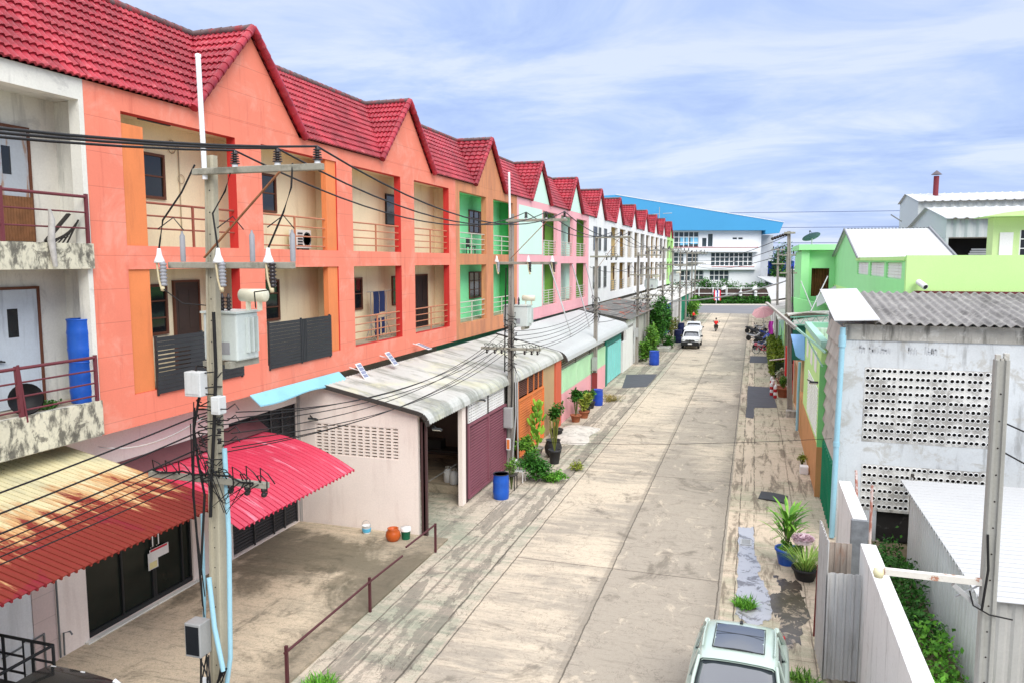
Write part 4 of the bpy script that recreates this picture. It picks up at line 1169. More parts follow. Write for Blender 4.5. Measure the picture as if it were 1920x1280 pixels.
def pole(name, label, x, y, zt, m, arms, lean=(0, 0), pipe=None, ins=(), brace=None, low=None, group=None, wb=.26):
    t = thing(name, label, 'power pole', (x, y, 0), group)
    pole_shaft(t, x, y, zt, lean, m=m, wb=wb)
    for i, (x0, x1, z) in enumerate(arms):
        a = xarm(t, x0, x1, y - .17, z)
        if i == 0:
            for xi in ins: pin_insulator(a, xi, y - .17, z + .07)
        elif i == len(arms) - 1 and low:
            for xi in low:
                b = MB(); b.lathe([(.02, -.22), (.05, -.2), (.05, -.15), (.03, -.13), (.05, -.11), (.05, -.06), (.02, -.05)], 10, (xi, y - .17, z)); b.build('spool_insulator', M_insul, a)
                b = MB(); b.tube([(xi - .05, y - .2, z + .05), (xi - .08, y - .24, z + .18), (xi + .02, y - .26, z + .2), (xi + .12, y - .24, z + .1), (xi + .1, y - .22, z - .14)], .012, 5); b.build('jumper', M_cable, a)
    if brace:
        b = MB(); b.bar(brace[0], brace[1], .045, .02); b.build('brace', M_rust, t)
    if pipe:
        b = MB(); b.tube([(x + lean[0] - .02, y - .15, pipe[0]), (x + lean[0] - .06, y - .15, pipe[1])], .045, 10); b.lathe([(.05, 0), (.05, .05), (.0, .07)], 10, (x + lean[0] - .06, y - .15, pipe[1])); b.build('pipe_mast', M_whiteP, t)
    return t
def cutout(label, x, y, z, s_=1.):
    t = thing('fuse_cutout', label, 'fuse', (x, y, z))
    b = MB(); b.lathe([(.0, .20), (.03, .19), (.045, .08), (.085, -.02), (.095, -.06), (.03, -.05)], 10, (x, y, z)); b.build('white_hood', M_whiteP, t)
    b = MB(); pr = []
    for i in range(7): pr += [(.045, -.06 - i * .06), (.07, -.08 - i * .06), (.045, -.105 - i * .06)]
    b.lathe(pr, 10, (x + .07, y, z)); b.build('porcelain', M_poly if s_ < 1.5 else M_insul, t)
    b = MB(); b.tube([(x - .02, y - .05, z - .03), (x + .03, y - .07, z - .35), (x + .07, y - .06, z - .52)], .018, 6); b.lathe([(.0, -.56), (.035, -.55), (.035, -.48), (0, -.47)], 8, (x + .08, y - .04, z)); b.build('fuse_tube', mat('fuse_beige', (.55, .47, .30), .5), t)
    return t
def transformer(name, label, x, y, z, s_=1., broken=True):
    t = thing(name, label, 'transformer', (x, y, z))
    b = MB(); b.box(x - .52 * s_, x + .52 * s_, y - .32, y + .32, z, z + .86); b.build('tank', M_tank, t, .03)
    b = MB(); b.box(x - .56 * s_, x + .56 * s_, y - .36, y + .36, z + .862, z + .90); b.build('lid', M_tank, t)
    for sx in (-1, 1):
        b = MB()
        for i in range(3):
            yy = y - .05 + i * .13; b.box(x + sx * .522 * s_, x + sx * .62 * s_, yy - .02, yy + .02, z + .14, z + .78)
        b.build('radiator_fin', M_tank, t)
    b = MB()
    for i in range(3):
        pr = [(.025, 0)]
        for j in range(4): pr += [(.03, .02 + j * .065), (.06, .035 + j * .065), (.03, .06 + j * .065)]
        b.lathe(pr + [(.015, .32)], 10, (x - .32 * s_ + i * .2 * s_, y - .12, z + .90))
    b.build('bushing', M_insul, t)
    b = MB(); b.lathe([(.0, -.02), (.09, -.01), (.12, 0), (.12, .52), (.09, .54), (.0, .55)], 18, (x + .18, y + .1, z + 1.18), 0, 'x')
    b.box(x + .3, x + .34, y + .05, y + .15, z + .9, z + 1.1); b.box(x + .55, x + .59, y + .05, y + .15, z + .9, z + 1.1)
    b.build('conservator', mat('cream_steel', (.72, .70, .55), .4), t)
    b = MB(); b.box(x + .02, x + .20, y - .326, y - .321, z + .12, z + .34); b.build('rating_plate', M_poly, t)
    for sx in (-.34, .34): MB().box(x + sx * s_ - .06, x + sx * s_ + .06, y - .45, y + .4, z - .12, z - .002).build('support_beam', M_arm, t)
    return t

# nearest pole with its transformer
PX, PY = -9.42, 11.4
p1 = pole('power_pole', 'tall pale concrete power pole carrying the near transformer in front of the orange house', PX, PY, 10.62, M_pole,
          [(-9.36, -6.80, 10.33), (-9.95, -7.40, 8.72), (-10.62, -8.06, 4.87)], (.30, 0), (10.2, 12.25), (-8.5, -7.66, -6.9),
          ((-9.1, 11.1, 8.85), (-7.55, 11.12, 10.26)), (-8.85, -8.5, -8.15), wb=.28)
b = MB()
for xa in (-9.7, -8.25, -7.45): MB().lathe([(.04, 0), (.045, .02), (.045, .45), (.02, .5), (.012, .54)], 10, (xa, PY - .12, 8.78)).build('surge_arrester', M_poly, p1)
for i, (xa, lb) in enumerate(((-10.02, 'fuse cutout with a white hood at the left end of the near middle crossarm'), (-8.78, 'fuse cutout with a white hood at the middle of the near middle crossarm'), (-7.78, 'black fuse cutout with a white hood at the right end of the near middle crossarm'))):
    cutout(lb, xa, PY - .34, 8.82, 2 if i == 2 else 1)
transformer('transformer', 'large pale transformer tank mounted behind the nearest power pole', -9.30, 12.0, 6.98, .70)
def hbox(name, label, x0, x1, y0, y1, z0, z1, m, lid=None, cat='meter box'):
    t = thing(name, label, cat, ((x0 + x1) / 2, (y0 + y1) / 2, z0))
    MB().box(x0, x1, y0, y1, z0, z1).build('case', m, t, .015)
    b = MB(); b.box(x0 + .03, x1 - .03, y0 - .012, y0 - .001, z0 + .05, z1 - .05); b.build('cover', lid or m, t)
    return t
hbox('junction_box', 'white junction box strapped to the near pole below the transformer', -9.56, -9.22, 11.0, 11.2, 6.42, 6.86, mat('grey_white_box', (.58, .60, .60), .6, mott=.08, stain=(.35, .35, .34), sa=.5), cat='junction box')
hbox('junction_box', 'small grey white junction box on the street side of the near pole', -9.1, -8.92, 11.1, 11.3, 6.10, 6.42, _MATS['grey_white_box'], mat('box_grey', (.6, .62, .62), .5), cat='junction box')
hbox('meter_box', 'black electricity meter box low on the nearest pole', -9.76, -9.42, 10.95, 11.25, 1.58, 2.22, M_galv, mat('smoked_cover', (.02, .022, .026), .15))
b = MB(); b.box(-9.44, -9.30, 10.99, 11.02, 1.05, 1.2); tag(b.build('pole_tag', [M_whiteP]), 'small pale number plate low on the nearest pole', 'plate')
for i, (pts, lb, r) in enumerate((([(-9.0, 11.3, 5.45), (-8.98, 11.3, 3.8), (-9.04, 11.28, 1.5), (-9.1, 11.2, .9)], 'long light blue conduit pipe running down the street side of the near pole', .045),
                              ([(-9.25, 11.05, 3.1), (-9.15, 11.02, 2.2), (-8.98, 11.0, 1.4)], 'short light blue pipe leaning across the foot of the near pole', .045),
                              ([(-9.72, 11.5, 4.1), (-9.75, 11.5, 2.4), (-9.78, 11.5, 1.9)], 'thin light blue pipe on the house side of the near pole', .03))):
    b = MB(); b.tube(pts, r, 10); tag(b.build('conduit_pipe', M_pvc), lb, 'pipe')
rnd = random.Random(5)
b = MB()
for i in range(7):
    b.tube([(-9.35 + rnd.uniform(-.25, .15), 11.05 + rnd.uniform(-.06, .06), 1.6), (-9.4 + rnd.uniform(-.1, .2), 10.95, 1.0 + rnd.uniform(-.2, .1)), (-9.15 + rnd.uniform(-.1, .2), 10.95, .85 + rnd.uniform(-.15, .2)), (-9.0 + rnd.uniform(-.05, .1), 11.02, 1.45)], .014, 5)
tag(b.build('cable_loop', M_cable), 'loops of spare black cable hanging under the near meter box', 'cable')
# cable run and clutter on the near pole
b = MB()
b.tube([(-9.06, 11.23, 7.9), (-9.05, 11.22, 6.9), (-9.12, 11.2, 5.9), (-9.2, 11.18, 5.0), (-9.25, 11.16, 4.2)], .03, 6)
b.tube([(-9.4, 11.18, 6.4), (-9.52, 11.15, 5.8), (-9.45, 11.14, 5.2), (-9.35, 11.15, 4.6), (-9.5, 11.15, 3.2)], .022, 6)
for i in range(34):
    z = 4.9 + i * .06
    a = rnd.uniform(0, 6.28); b.tube([(-9.30 + .22 * math.cos(a + q * .8), 11.33 + .22 * math.sin(a + q * .8), z + rnd.uniform(-.05, .05)) for q in range(rnd.randint(3, 6))], .012, 4)
for z in (6.2, 6.0, 5.8, 5.62):
    b.lathe([(.0, -.05), (.04, -.045), (.025, 0), (.04, .045), (.0, .05)], 8, (-8.98, 11.15, z)); b.tube([(-8.98, 11.15, z), (-8.75, 11.1, z + .02), (-8.6, 11.12, z + .12), (-8.52, 11.12, z + .02)], .011, 4)
b.build('cable_run', M_cable, p1)

# loose service wires looped along the bottom crossarm
b = MB()
for i in range(9):
    xa = -10.5 + i * .29; b.tube([(xa, 11.2, 4.95), (xa + .05, 11.12, 5.16 + rnd.uniform(-.03, .08)), (xa + .22, 11.1, 5.12), (xa + .3, 11.18, 4.93)], .011, 4)
b.tube([(-10.5, 11.16, 4.97)] + [(-10.3 + i * .25, 11.14, 4.95 + rnd.uniform(-.04, .06)) for i in range(9)], .018, 4)
for i in range(6):
    b.tube([(-9.35 + rnd.uniform(-.1, .2), 11.1, 4.95 + i * .15), (-9.0 + rnd.uniform(-.1, .3), 11.0, 4.5 + rnd.uniform(-.2, .2)), (-8.7 + i * .1, 11.15, 4.9)], .011, 4)
for i in range(5):
    b.tube([(-9.5 + rnd.uniform(-.08, .05), 11.14, 6.3 - i * .1), (-9.58 + rnd.uniform(-.1, .05), 11.1, 4.6), (-9.5 + rnd.uniform(-.05, .1), 11.12, 2.3 + i * .2)], .013, 4)
b.build('loose_wire', M_cable, p1)

# second pole
X2, Y2 = -9.62, 30.2
p2 = pole('power_pole', 'grey concrete power pole with a small transformer beside the purple gate', X2, Y2, 10.7, M_pole2,
          [(-9.75, -7.2, 10.42), (-10.15, -7.6, 8.70), (-10.85, -8.25, 5.18)], (.05, 0), (10.5, 12.3), (-8.9, -8.05, -7.3),
          ((-9.5, 29.9, 8.9), (-8.0, 29.9, 10.36)), (-10.6, -10.25, -9.95, -8.95, -8.65, -8.4))
cutout('fuse cutout on the left end of the second pole middle crossarm', -10.1, 29.86, 8.8)
cutout('fuse cutout near the centre of the second pole middle crossarm', -8.75, 29.86, 8.8, 2)
cutout('fuse cutout on the street end of the second pole middle crossarm', -7.75, 29.86, 8.8, 2)
transformer('transformer', 'smaller grey transformer tank mounted behind the second power pole', -9.5, 30.85, 6.05)
hbox('meter_box', 'grey meter box on the second pole beside the purple gate', -9.78, -9.42, 29.72, 29.95, 1.9, 2.75, M_galv)
hbox('notice_plate', 'white and orange notice plate on the second pole', -9.68, -9.5, 29.8, 29.86, .95, 1.45, M_whiteP, mat('orange_label', (.75, .22, .06), .6), cat='plate')
b = MB(); b.tube([(-9.35, 30.05, 4.2), (-9.33, 30.03, 2.4), (-9.5, 30.0, .2)], .035, 8); b.tube([(-9.28, 30.1, 4.0), (-9.25, 30.08, .1)], .03, 8)
tag(b.build('conduit_pipe', M_galv), 'pair of pale grey conduits running down the second pole', 'pipe')
b = MB()
for i in range(26):
    z = 4.3 + i * .09; a = rnd.uniform(0, 6.28); b.tube([(X2 + rnd.uniform(.17, .3) * math.cos(a + q * .7), Y2 + rnd.uniform(.17, .28) * math.sin(a + q * .7), z + rnd.uniform(-.16, .16)) for q in range(rnd.randint(3, 6))], .016, 4)
b.tube([(X2 - .15, Y2 - .1, 8.5), (X2 - .2, Y2 - .1, 6.3), (X2 - .2, Y2 - .15, 4.2)], .03, 5); b.tube([(X2 + .1, Y2 - .14, 6.2), (X2 + .12, Y2 - .14, 3.5), (X2 + .1, Y2 - .14, 2.7)], .025, 5)
b.build('cable_run', M_cable, p2)

# third pole and the run of poles beyond
X3, Y3 = -9.58, 48.0
p3 = pole('power_pole', 'third concrete power pole in front of the mint garage wall', X3, Y3, 10.35, M_pole2, [(-9.6, -7.4, 10.25), (-9.95, -8.0, 9.05)], (0, 0), None, (-8.6, -8.0, -7.5), ((-9.5, 47.8, 8.3), (-8.1, 47.8, 10.2)), (-8.9, -8.6, -8.3))
hbox('meter_box', 'grey meter box on the third pole above the blue drum', -9.74, -9.42, 47.6, 47.85, 1.85, 2.7, M_galv)
b = MB(); b.box(-9.74, -9.4, 47.78, 47.84, .1, 1.7); b.build('maroon_band', mat('maroon_paint', (.22, .04, .04), .7), p3)
b = MB()
for i in range(16):
    z = 5.0 + i * .1; a = rnd.uniform(0, 6.28); b.tube([(X3 + rnd.uniform(.17, .3) * math.cos(a + q * .8), Y3 + .22 * math.sin(a + q * .8), z + rnd.uniform(-.2, .2)) for q in range(4)], .018, 4)
b.build('cable_run', M_cable, p3)
pl = [(65.4, 9.5, 'slim grey power pole with a meter box at the end of the white garage wall'), (72.0, 10.0, 'thick grey power pole rising from the roadside shrubs'), (84.0, 10.3, 'sixth power pole on the left, behind the tall shrubs'),
      (94.0, 10.2, 'power pole on the left beside the blue lean-to front'), (104.0, 10.0, 'power pole on the left in front of the whitish lean-to'), (114.0, 10.2, 'power pole on the left beside the deep green front'), (124.0, 10.4, 'last power pole on the left before the cross road'), (131.0, 10.2, 'power pole on the left corner of the cross road')]
P_LEFT = [(-9.2, 11.4), (X2, Y2), (X3, Y3)]
for i, (y, zt, lb) in enumerate(pl):
    p = pole('power_pole', lb, -9.45, y, zt, M_pole2, [(-9.7, -7.5, zt - .25), (-10.2, -7.7, zt - 1.9), (-10.0, -8.2, 5.6)], (0, 0), None, (-8.8, -8.1, -7.6), None, (-9.0, -8.7, -8.4), wb=.34 if i == 1 else .26)
    P_LEFT.append((-9.45, y))
    b = MB()
    for q_ in range(10):
        z = 4.6 + q_ * .16; a = rnd.uniform(0, 6.28); b.tube([(-9.45 + rnd.uniform(.18, .4) * math.cos(a + q * .8), y + .26 * math.sin(a + q * .8), z + rnd.uniform(-.25, .25)) for q in range(4)], .022, 4)
    b.build('cable_run', M_cable, p)
hbox('meter_box', 'pale meter box on the slim pole at the end of the white garage wall', -9.6, -9.3, 65.0, 65.2, 2.3, 3.1, M_galv)
transformer('transformer', 'grey transformer hung between the two poles beyond the white garage', -9.3, 73.0, 6.2)
transformer('transformer', 'far grey transformer on the pole beside the blue front', -9.3, 94.8, 6.2)

# wires -----------------------------------------------------------------
def cable(label, a, b_, s_, r=.016, m=None, group=None, n=16):
    mb = MB(); mb.tube(sag(a, b_, s_, n), r, 5, cap=False)
    return tag(mb.build('overhead_cable', m or M_cable), label, 'cable', group)
G1 = 'thick upper cables coming in from the left to the near pole'
for i, (xi, zi) in enumerate(((-8.5, 10.66), (-7.66, 10.66), (-6.9, 10.66))):
    cable('thick black high cable from the left edge to the near pole top', (xi - .15, -8, 10.72 - i * .05), (xi, 11.23, zi), .62 + .05 * i, .019, group=G1)
G2 = 'upper cables between the two transformer poles'
for xi, xj in ((-8.5, -8.9), (-7.66, -8.05), (-6.9, -7.3)):
    cable('black high cable sweeping between the tops of the two transformer poles', (xi, 11.23, 10.66), (xj, 30.03, 10.75), .85, .018, group=G2)
G3 = 'upper cables from the second pole to the third pole'
for xi, xj in ((-8.9, -8.6), (-8.05, -8.0), (-7.3, -7.5)):
    cable('black high cable from the second pole top to the third pole top', (xi, 30.03, 10.75), (xj, 47.83, 10.56), .6, .02, group=G3)
G4 = 'low cables between the first two poles'
for i in range(7):
    cable('one of the low black cables strung over the peach garage roof', (-9.0 + rnd.uniform(-.15, .3), 11.3, 5.35 + i * .13), (-9.7 + rnd.uniform(-.9, .4), 30.0, 5.05 + i * .12 + rnd.uniform(-.06, .06)), .55 + rnd.uniform(-.1, .2), .011, group=G4)
G5 = 'low cables from the left edge to the near pole'
for i in range(3):
    cable('one of the low black cables crossing above the rusty awning', (-9.9 + rnd.uniform(-.2, .2), -6, 5.2 + i * .24), (-9.45, 11.2, 5.45 + i * .3), .35, .015, group=G5)
for i in range(4):
    cable('thin black cable running low over the rusty awning to the bottom crossarm', (-10.6 + i * .2, -6, 4.6 + .08 * i), (-10.3 + .3 * i, 11.2, 4.95), .25, .011, group='thin cables to the bottom crossarm')
G6 = 'low cables between the second and third poles'
for i in range(6):
    cable('one of the low dark cables over the white mint garage roof', (X2 + rnd.uniform(-.2, .2), 30.1, 4.9 + i * .2), (X3, 47.9, 5.0 + i * .2), .4, .013, group=G6)
G7 = 'cables strung along the far poles'
ys = [48.0] + [p[0] for p in pl]
for j in range(len(ys) - 1):
    for i in range(4):
        cable('one of the dark cables strung along the far left poles', (-9.4 + .3 * i, ys[j], 4.9 + i * .4), (-9.4 + .3 * i, ys[j + 1], 4.9 + i * .4), .3, .018, group=G7, n=8)
    for xi in (-8.8, -8.1, -7.6):
        cable('one of the high dark cables strung along the far left poles', (xi, ys[j], 10.4 if j < 1 else 10.05), (xi, ys[j + 1], 10.05), .4, .018, group='high cables along the far poles', n=8)
    for xi in (-10, -8.6):
        cable('one of the middle cables strung along the far left poles', (xi, ys[j], 8.4), (xi, ys[j + 1], 8.3), .4, .018, group='middle cables along the far poles', n=8)
# jumpers dropping from the top arm to the cutouts
for (a, c_, d_, lb) in (((-9.3, 11.2, 10.45), (-9.9, 11.05, 9.5), (-10.02, 11.06, 9.0), 'black drop lead curving to the left fuse cutout of the near pole'),
                    ((-8.55, 11.2, 10.35), (-8.85, 11.05, 9.6), (-8.78, 11.06, 9.0), 'black drop lead curving to the middle fuse cutout of the near pole'),
                    ((-7.35, 11.2, 10.4), (-7.45, 11.05, 9.6), (-7.78, 11.06, 9.0), 'black drop lead curving to the right fuse cutout of the near pole')):
    b = MB(); b.tube([a, tuple((p + q) / 2 + (.06 if i == 0 else 0) for i, (p, q) in enumerate(zip(a, c_))), c_, tuple((p * .35 + q * .65) for p, q in zip(c_, d_)), d_], .016, 6)
    b.tube([(d_[0], d_[1], 9.35), (d_[0] + .25, d_[1] + .1, 9.55), (d_[0] + .42, d_[1] + .15, 9.33)], .011, 5)
    tag(b.build('drop_lead', M_cable), lb, 'cable')
b = MB(); b.tube([(-8.6, 11.8, 7.95), (-8.4, 11.5, 8.25), (-7.9, 11.2, 8.3)], .012, 5); b.tube([(-9.9, 11.0, 8.3), (-9.6, 11.1, 8.05), (-9.1, 11.5, 7.98)], .01, 5)
tag(b.build('transformer_lead', M_cable), 'thin black leads from the cutouts to the near transformer bushings', 'cable')
# steel stays over the mint garage
for i, (y0, y1) in enumerate(((47.5, 45.5), (54.4, 51.0), (59.4, 54.5))):
    b = MB(); b.tube([(-13.55, y0 + 4, 8.5), (-10.6, y1, 4.35)], .045, 6)
    b.lathe([(.09, 0), (.06, .08)], 8, (-10.6, y1, 4.28))
    tag(b.build('roof_stay', M_galv), ['grey stay rod nearest the second pole on the white garage roof', 'grey stay rod in the middle of the three on the white garage roof', 'grey stay rod farthest along the white garage roof'][i], 'stay')
# wire from the near awning
b = MB(); b.tube(sag((-9.5, 11.5, 6.0), (-14.3, 13.6, 4.55), .25), .014, 5)
tag(b.build('service_wire', M_whiteP), 'pale service wire dropping from the near pole to the pink shop wall', 'cable')
# bundled cable crossing the street in the distance
G8 = 'pale bundled cables crossing the far street'
for i in range(2):
    cable('thick pale bundled cable crossing the far end of the street', (-9.3, 82 + 6 * i, 4.6 - .3 * i), (2.2, 60 + 6 * i, 7.3 - .25 * i), .5, .05, M_galv, G8)
for i in range(3):
    cable('dark cable rising from the far left poles to the tall right pole', (-8.5, 104 + i * 5, 9.0 - i * .4), (1.7, 46.2, 10.2 - .5 * i), .7, .022, group='dark cables to the tall right pole')
# the high line behind, far to the right
for i in range(3):
    cable('distant thin transmission line low in the sky on the right', (-40, 262, 24.6 - i * 4.9), (240, 350, 30.5 - i * 6.2), 1.0, .10, mat('far_wire', (.10, .14, .30), .8), 'distant transmission lines')
# ------------------------------------------------------------------ right side of the street
M_greywall = mat('dirty_whitewash', (.60, .635, .65), .9, mott=.12, ms=.8, stain=(.26, .265, .26), sa=.7, sscale=(2.4, 2.4, .35), sthr=(.52, .68), stain2=(.40, .385, .34), s2scale=1.5, s2a=.65, s2thr=(.51, .63))
M_greyband = mat('grimy_concrete_band', (.42, .41, .37), .95, mott=.2, ms=1.5, stain=(.08, .08, .07), sa=.75, sscale=(4, 4, .5), sthr=(.48, .68), stain2=(.62, .62, .58), s2scale=2.5, s2a=.6)
M_fibro = mat('grey_fibre_cement', (.25, .24, .23), .95, mott=.22, ms=1.2, stain=(.10, .095, .09), sa=.7, sscale=(2.5, .6, 1), sthr=(.45, .65), stain2=(.42, .41, .38), s2scale=3, s2a=.4)
M_lgreen = mat('lime_wall_paint', (.55, .84, .33), .8, mott=.03)
M_lgreen2 = mat('mint_lime_paint', (.36, .80, .36), .8, mott=.04)
M_obase = mat('orange_tan_base', (.56, .27, .11), .75, mott=.12)
M_teal = mat('mint_teal_trim', (.36, .62, .50), .6, mott=.08)
M_ggate = mat('emerald_gate_paint', (.015, .27, .14), .5, mott=.15)
M_whiteroof = mat('white_metal_roof', (.52, .53, .535), .5, mott=.04, stain=(.48, .48, .47), sa=.35, sscale=(1, 1, 1))

# grey building
GY = 25.8
t = thing('grey_building', 'grimy whitewashed building with rows of round vent holes and a corrugated roof', 'building', (6, GY, 0))
m = MB()
vent_areas = [(3.36, 7.10, 3.18, 5.52), (3.40, 7.14, .98, 2.46)]
m.wallgrid('y', GY, GY + .2, (2.72, 12.5), (0, 6.36), [(a, b, c, d) for a, b, c, d in vent_areas] + [(3.9, 4.95, 0, .975)], 0)
m.build('front_wall', M_greywall, t)
m = MB(); m.box(2.70, 12.5, GY - .04, GY + .2, 6.362, 6.84); m.build('top_band', M_greyband, t)
M_ring = mat('whitewashed_ring', (.80, .81, .80), .85, mott=.05)
M_ventface = mat('dirty_vent_face', (.60, .60, .57), .95, mott=.15, stain=(.22, .21, .19), sa=.7, sscale=(2, 2, 1.2), sthr=(.46, .62))
for ai, (x0, x1, z0, z1) in enumerate(vent_areas):
    m = MB(); nr = 10 if ai == 0 else 6; dz = (z1 - z0) / nr; ng = 8; dg = (x1 - x0) / ng
    N = 16
    for r in range(nr):
        for g in range(ng):
            gx0, gz0 = x0 + dg * g, z0 + dz * r
            for h in range(3):
                a0, a1 = gx0 + dg * (.04 + .307 * h), gx0 + dg * (.04 + .307 * (h + 1))
                if h == 0: a0 = gx0
                if h == 2: a1 = gx0 + dg
                cx, cz, rad = gx0 + dg * (.193 + .307 * h), gz0 + dz * .58, .058
                circ, sq = [], []
                for k in range(N):
                    an = 2 * math.pi * k / N; ca, sa_ = math.cos(an), math.sin(an)
                    circ.append((cx + rad * ca, cz + rad * sa_))
                    tx = ((a1 - cx) / ca if ca > 1e-9 else ((a0 - cx) / ca if ca < -1e-9 else 9e9)); tz = ((gz0 + dz - cz) / sa_ if sa_ > 1e-9 else ((gz0 - cz) / sa_ if sa_ < -1e-9 else 9e9))
                    q = min(tx, tz); sq.append((cx + q * ca, cz + q * sa_))
                corners = [(a1, gz0 + dz), (a0, gz0 + dz), (a0, gz0), (a1, gz0)]
                yf = GY - .006
                v = [(p[0], yf, p[1]) for p in circ] + [(p[0], yf, p[1]) for p in sq] + [(p[0], yf, p[1]) for p in corners]
                f = []
                for k in range(N):
                    k2 = (k + 1) % N
                    aq, bq = sq[k], sq[k2]
                    if abs(aq[0] - bq[0]) > 1e-6 and abs(aq[1] - bq[1]) > 1e-6:
                        ci = min(range(4), key=lambda i: (corners[i][0] - (aq[0] + bq[0]) / 2) ** 2 + (corners[i][1] - (aq[1] + bq[1]) / 2) ** 2)
                        f.append((k, N + k, 2 * N + ci, N + k2, k2))
                    else: f.append((k, N + k, N + k2, k2))
                m.add(v, f, 0)
                # raised whitewashed lip, bore and dark back
                rr = rad * 1.28
                v = []
                for k in range(N):
                    an = 2 * math.pi * k / N; ca, sa_ = math.cos(an), math.sin(an)
                    v += [(cx + rr * ca, yf - .001, cz + rr * sa_), (cx + rad * 1.1 * ca, yf - .014, cz + rad * 1.1 * sa_), (cx + rad * .96 * ca, yf - .010, cz + rad * .96 * sa_), (cx + rad * .96 * ca, yf + .055, cz + rad * .96 * sa_)]
                f = []; f2 = []
                for k in range(N):
                    a, b = 4 * k, 4 * ((k + 1) % N)
                    f += [(a, b, b + 1, a + 1), (a + 1, b + 1, b + 2, a + 2)]; f2.append((a + 2, b + 2, b + 3, a + 3))
                m.add(v, f, 1); m.add(v, f2, 0)
                m.add([(cx + rad * math.cos(2 * math.pi * k / N), yf + .053, cz + rad * math.sin(2 * math.pi * k / N)) for k in range(N)], [tuple(range(N))], 2)
    m.build('vent_block', [M_ventface, M_ring, M_dark], t)
m = MB(); m.box(2.72, 2.9, GY + .21, 30.2, 0, 6.3); m.box(12.3, 12.5, GY + .21, 31, 0, 6.9); m.box(2.72, 12.5, 31.0, 31.2, 0, 7.4); m.box(3.5, 12.3, GY + .4, GY + .5, 0, 6); m.build('side_wall', M_greywall, t)
m = MB(); m.box(3.9, 4.95, GY + .12, GY + .19, 0, .97); m.build('doorway', mat('grimy_black_board', (.022, .020, .018), .8, mott=.3, stain2=(.10, .10, .09), s2scale=2.2, s2thr=(.56, .66)), t)
b = MB()
nx = int((12.4 - 3.55) / .28 * 8)
b.grid(lambda u, v: (3.55 + 8.85 * u, 25.45 + 5.85 * v, 6.92 + .72 * v + .040 * math.cos(2 * math.pi * (3.55 + 8.85 * u) / .28)), nx, 8, 0, False, .02)
b.build('roof', M_fibro, t)
b = MB(); b.grid(lambda u, v: (2.38 + 1.28 * u, 25.35 + 5.95 * v, 6.98 + .74 * v + .05 * u), 3, 6, 0, False, .03); b.build('flat_roof_sheet', M_whiteroof, t)
b = MB()
for i in range(8):
    z = 6.72 - i * .53
    b.add([(2.70, 25.95, z), (2.70, 30.1, z), (2.56, 30.1, z - .55), (2.56, 25.95, z - .55), (2.70, 25.95, z - .05), (2.70, 30.1, z - .05), (2.60, 30.1, z - .57), (2.60, 25.95, z - .57)],
          [(0, 1, 2, 3), (7, 6, 5, 4), (0, 3, 7, 4), (1, 5, 6, 2), (3, 2, 6, 7)])
b.build('concrete_fin', mat('weathered_fin', (.44, .42, .38), .95, mott=.2, stain=(.16, .15, .13), sa=.6, sscale=(3, 1.5, 1)), t)
b = MB(); b.box(2.60, 2.70, 25.95, 30.1, .05, 2.2)
for i in range(9): b.box(2.56, 2.598, 26.0 + i * .46, 26.06 + i * .46, .05, 2.2)
b.build('green_gate', M_ggate, t)
b = MB(); b.tube([(2.66, 25.62, 6.75), (2.66, 25.62, 6.2), (2.62, 25.60, 3), (2.6, 25.58, .05)], .085, 12); b.lathe([(.11, 6.15), (.11, 6.5)], 12, (2.66, 25.62, 0)); b.lathe([(.1, 3.0), (.1, 3.15)], 12, (2.62, 25.6, 0))
b.build('downpipe', M_pvc, t)
# faded grey lettering daubed on the whitewash, too worn to read
b = MB(); rn = random.Random(11)
for (xa, w_, n_) in ((3.18, .18, 2), (3.45, .62, 7), (4.55, .25, 3), (5.0, .36, 4)):
    for i in range(n_):
        x = xa + w_ * i / n_
        b.box(x, x + .025, GY - .003, GY - .001, 5.98, 6.0 + rn.uniform(.12, .22)); b.box(x, x + w_ / n_ * .7, GY - .003, GY - .001, 5.98 + rn.uniform(0, .2), 6.02 + rn.uniform(0, .2))
        b.box(x + .05, x + .07, GY - .003, GY - .001, 5.95, 6.12)
b.build('faded_lettering', mat('faded_grey_paint', (.42, .44, .46), .9, mott=.3, ms=5), t)
b = MB(); b.box(3.92, 4.9, GY - .05, GY - .01, .98, 1.06); b.build('lintel', M_greyband, t)

# security camera on green parapet is below; light green low house
t = thing('green_house', 'narrow light green house with an orange tan base and white slatted vents', 'house', (2.6, 35, 0))
m = MB(); m.box(2.45, 2.65, 30.3, 39.6, 1.9, 5.6); m.build('wall', M_lgreen, t)
m = MB(); m.box(2.43, 2.66, 30.3, 43.0, 0, 1.898); m.box(2.40, 2.72, 30.12, 30.298, 0, 1.9); m.build('base', M_obase, t)
m = MB(); m.box(2.41, 2.72, 30.13, 30.298, 1.902, 5.0); m.build('corner_pillar', mat('leaf_green_paint', (.22, .62, .22), .75, mott=.08), t)
m = MB(); m.box(2.40, 2.68, 30.1, 39.7, 5.602, 5.85); m.box(2.68, 4.6, 39.4, 39.7, 5.602, 5.85); m.build('coping', M_teal, t)
m = MB()
for i in range(12): m.box(2.42, 2.449, 31.0 + .0 * i, 36.5, 2.1 + i * .16, 2.19 + i * .16)
m.build('slatted_vent', M_white, t)
for (a, b_) in ((32.2, 33.3), (34.5, 35.6), (37.0, 38.1)): MB().box(2.43, 2.448, a, b_, 4.4, 5.2).build('vent_panel', M_white, t)
m = MB()
for i in range(9): m.box(2.7 + i * .2, 2.83 + i * .2, 39.3, 39.35, 4.6, 5.55)
m.box(2.66, 4.6, 39.36, 39.5, 4.4, 5.6); m.build('striped_screen', M_white, t)
m = MB(); m.box(2.66, 5.2, 30.4, 39.3, 0, 4.55); m.build('core', M_lgreen2, t)
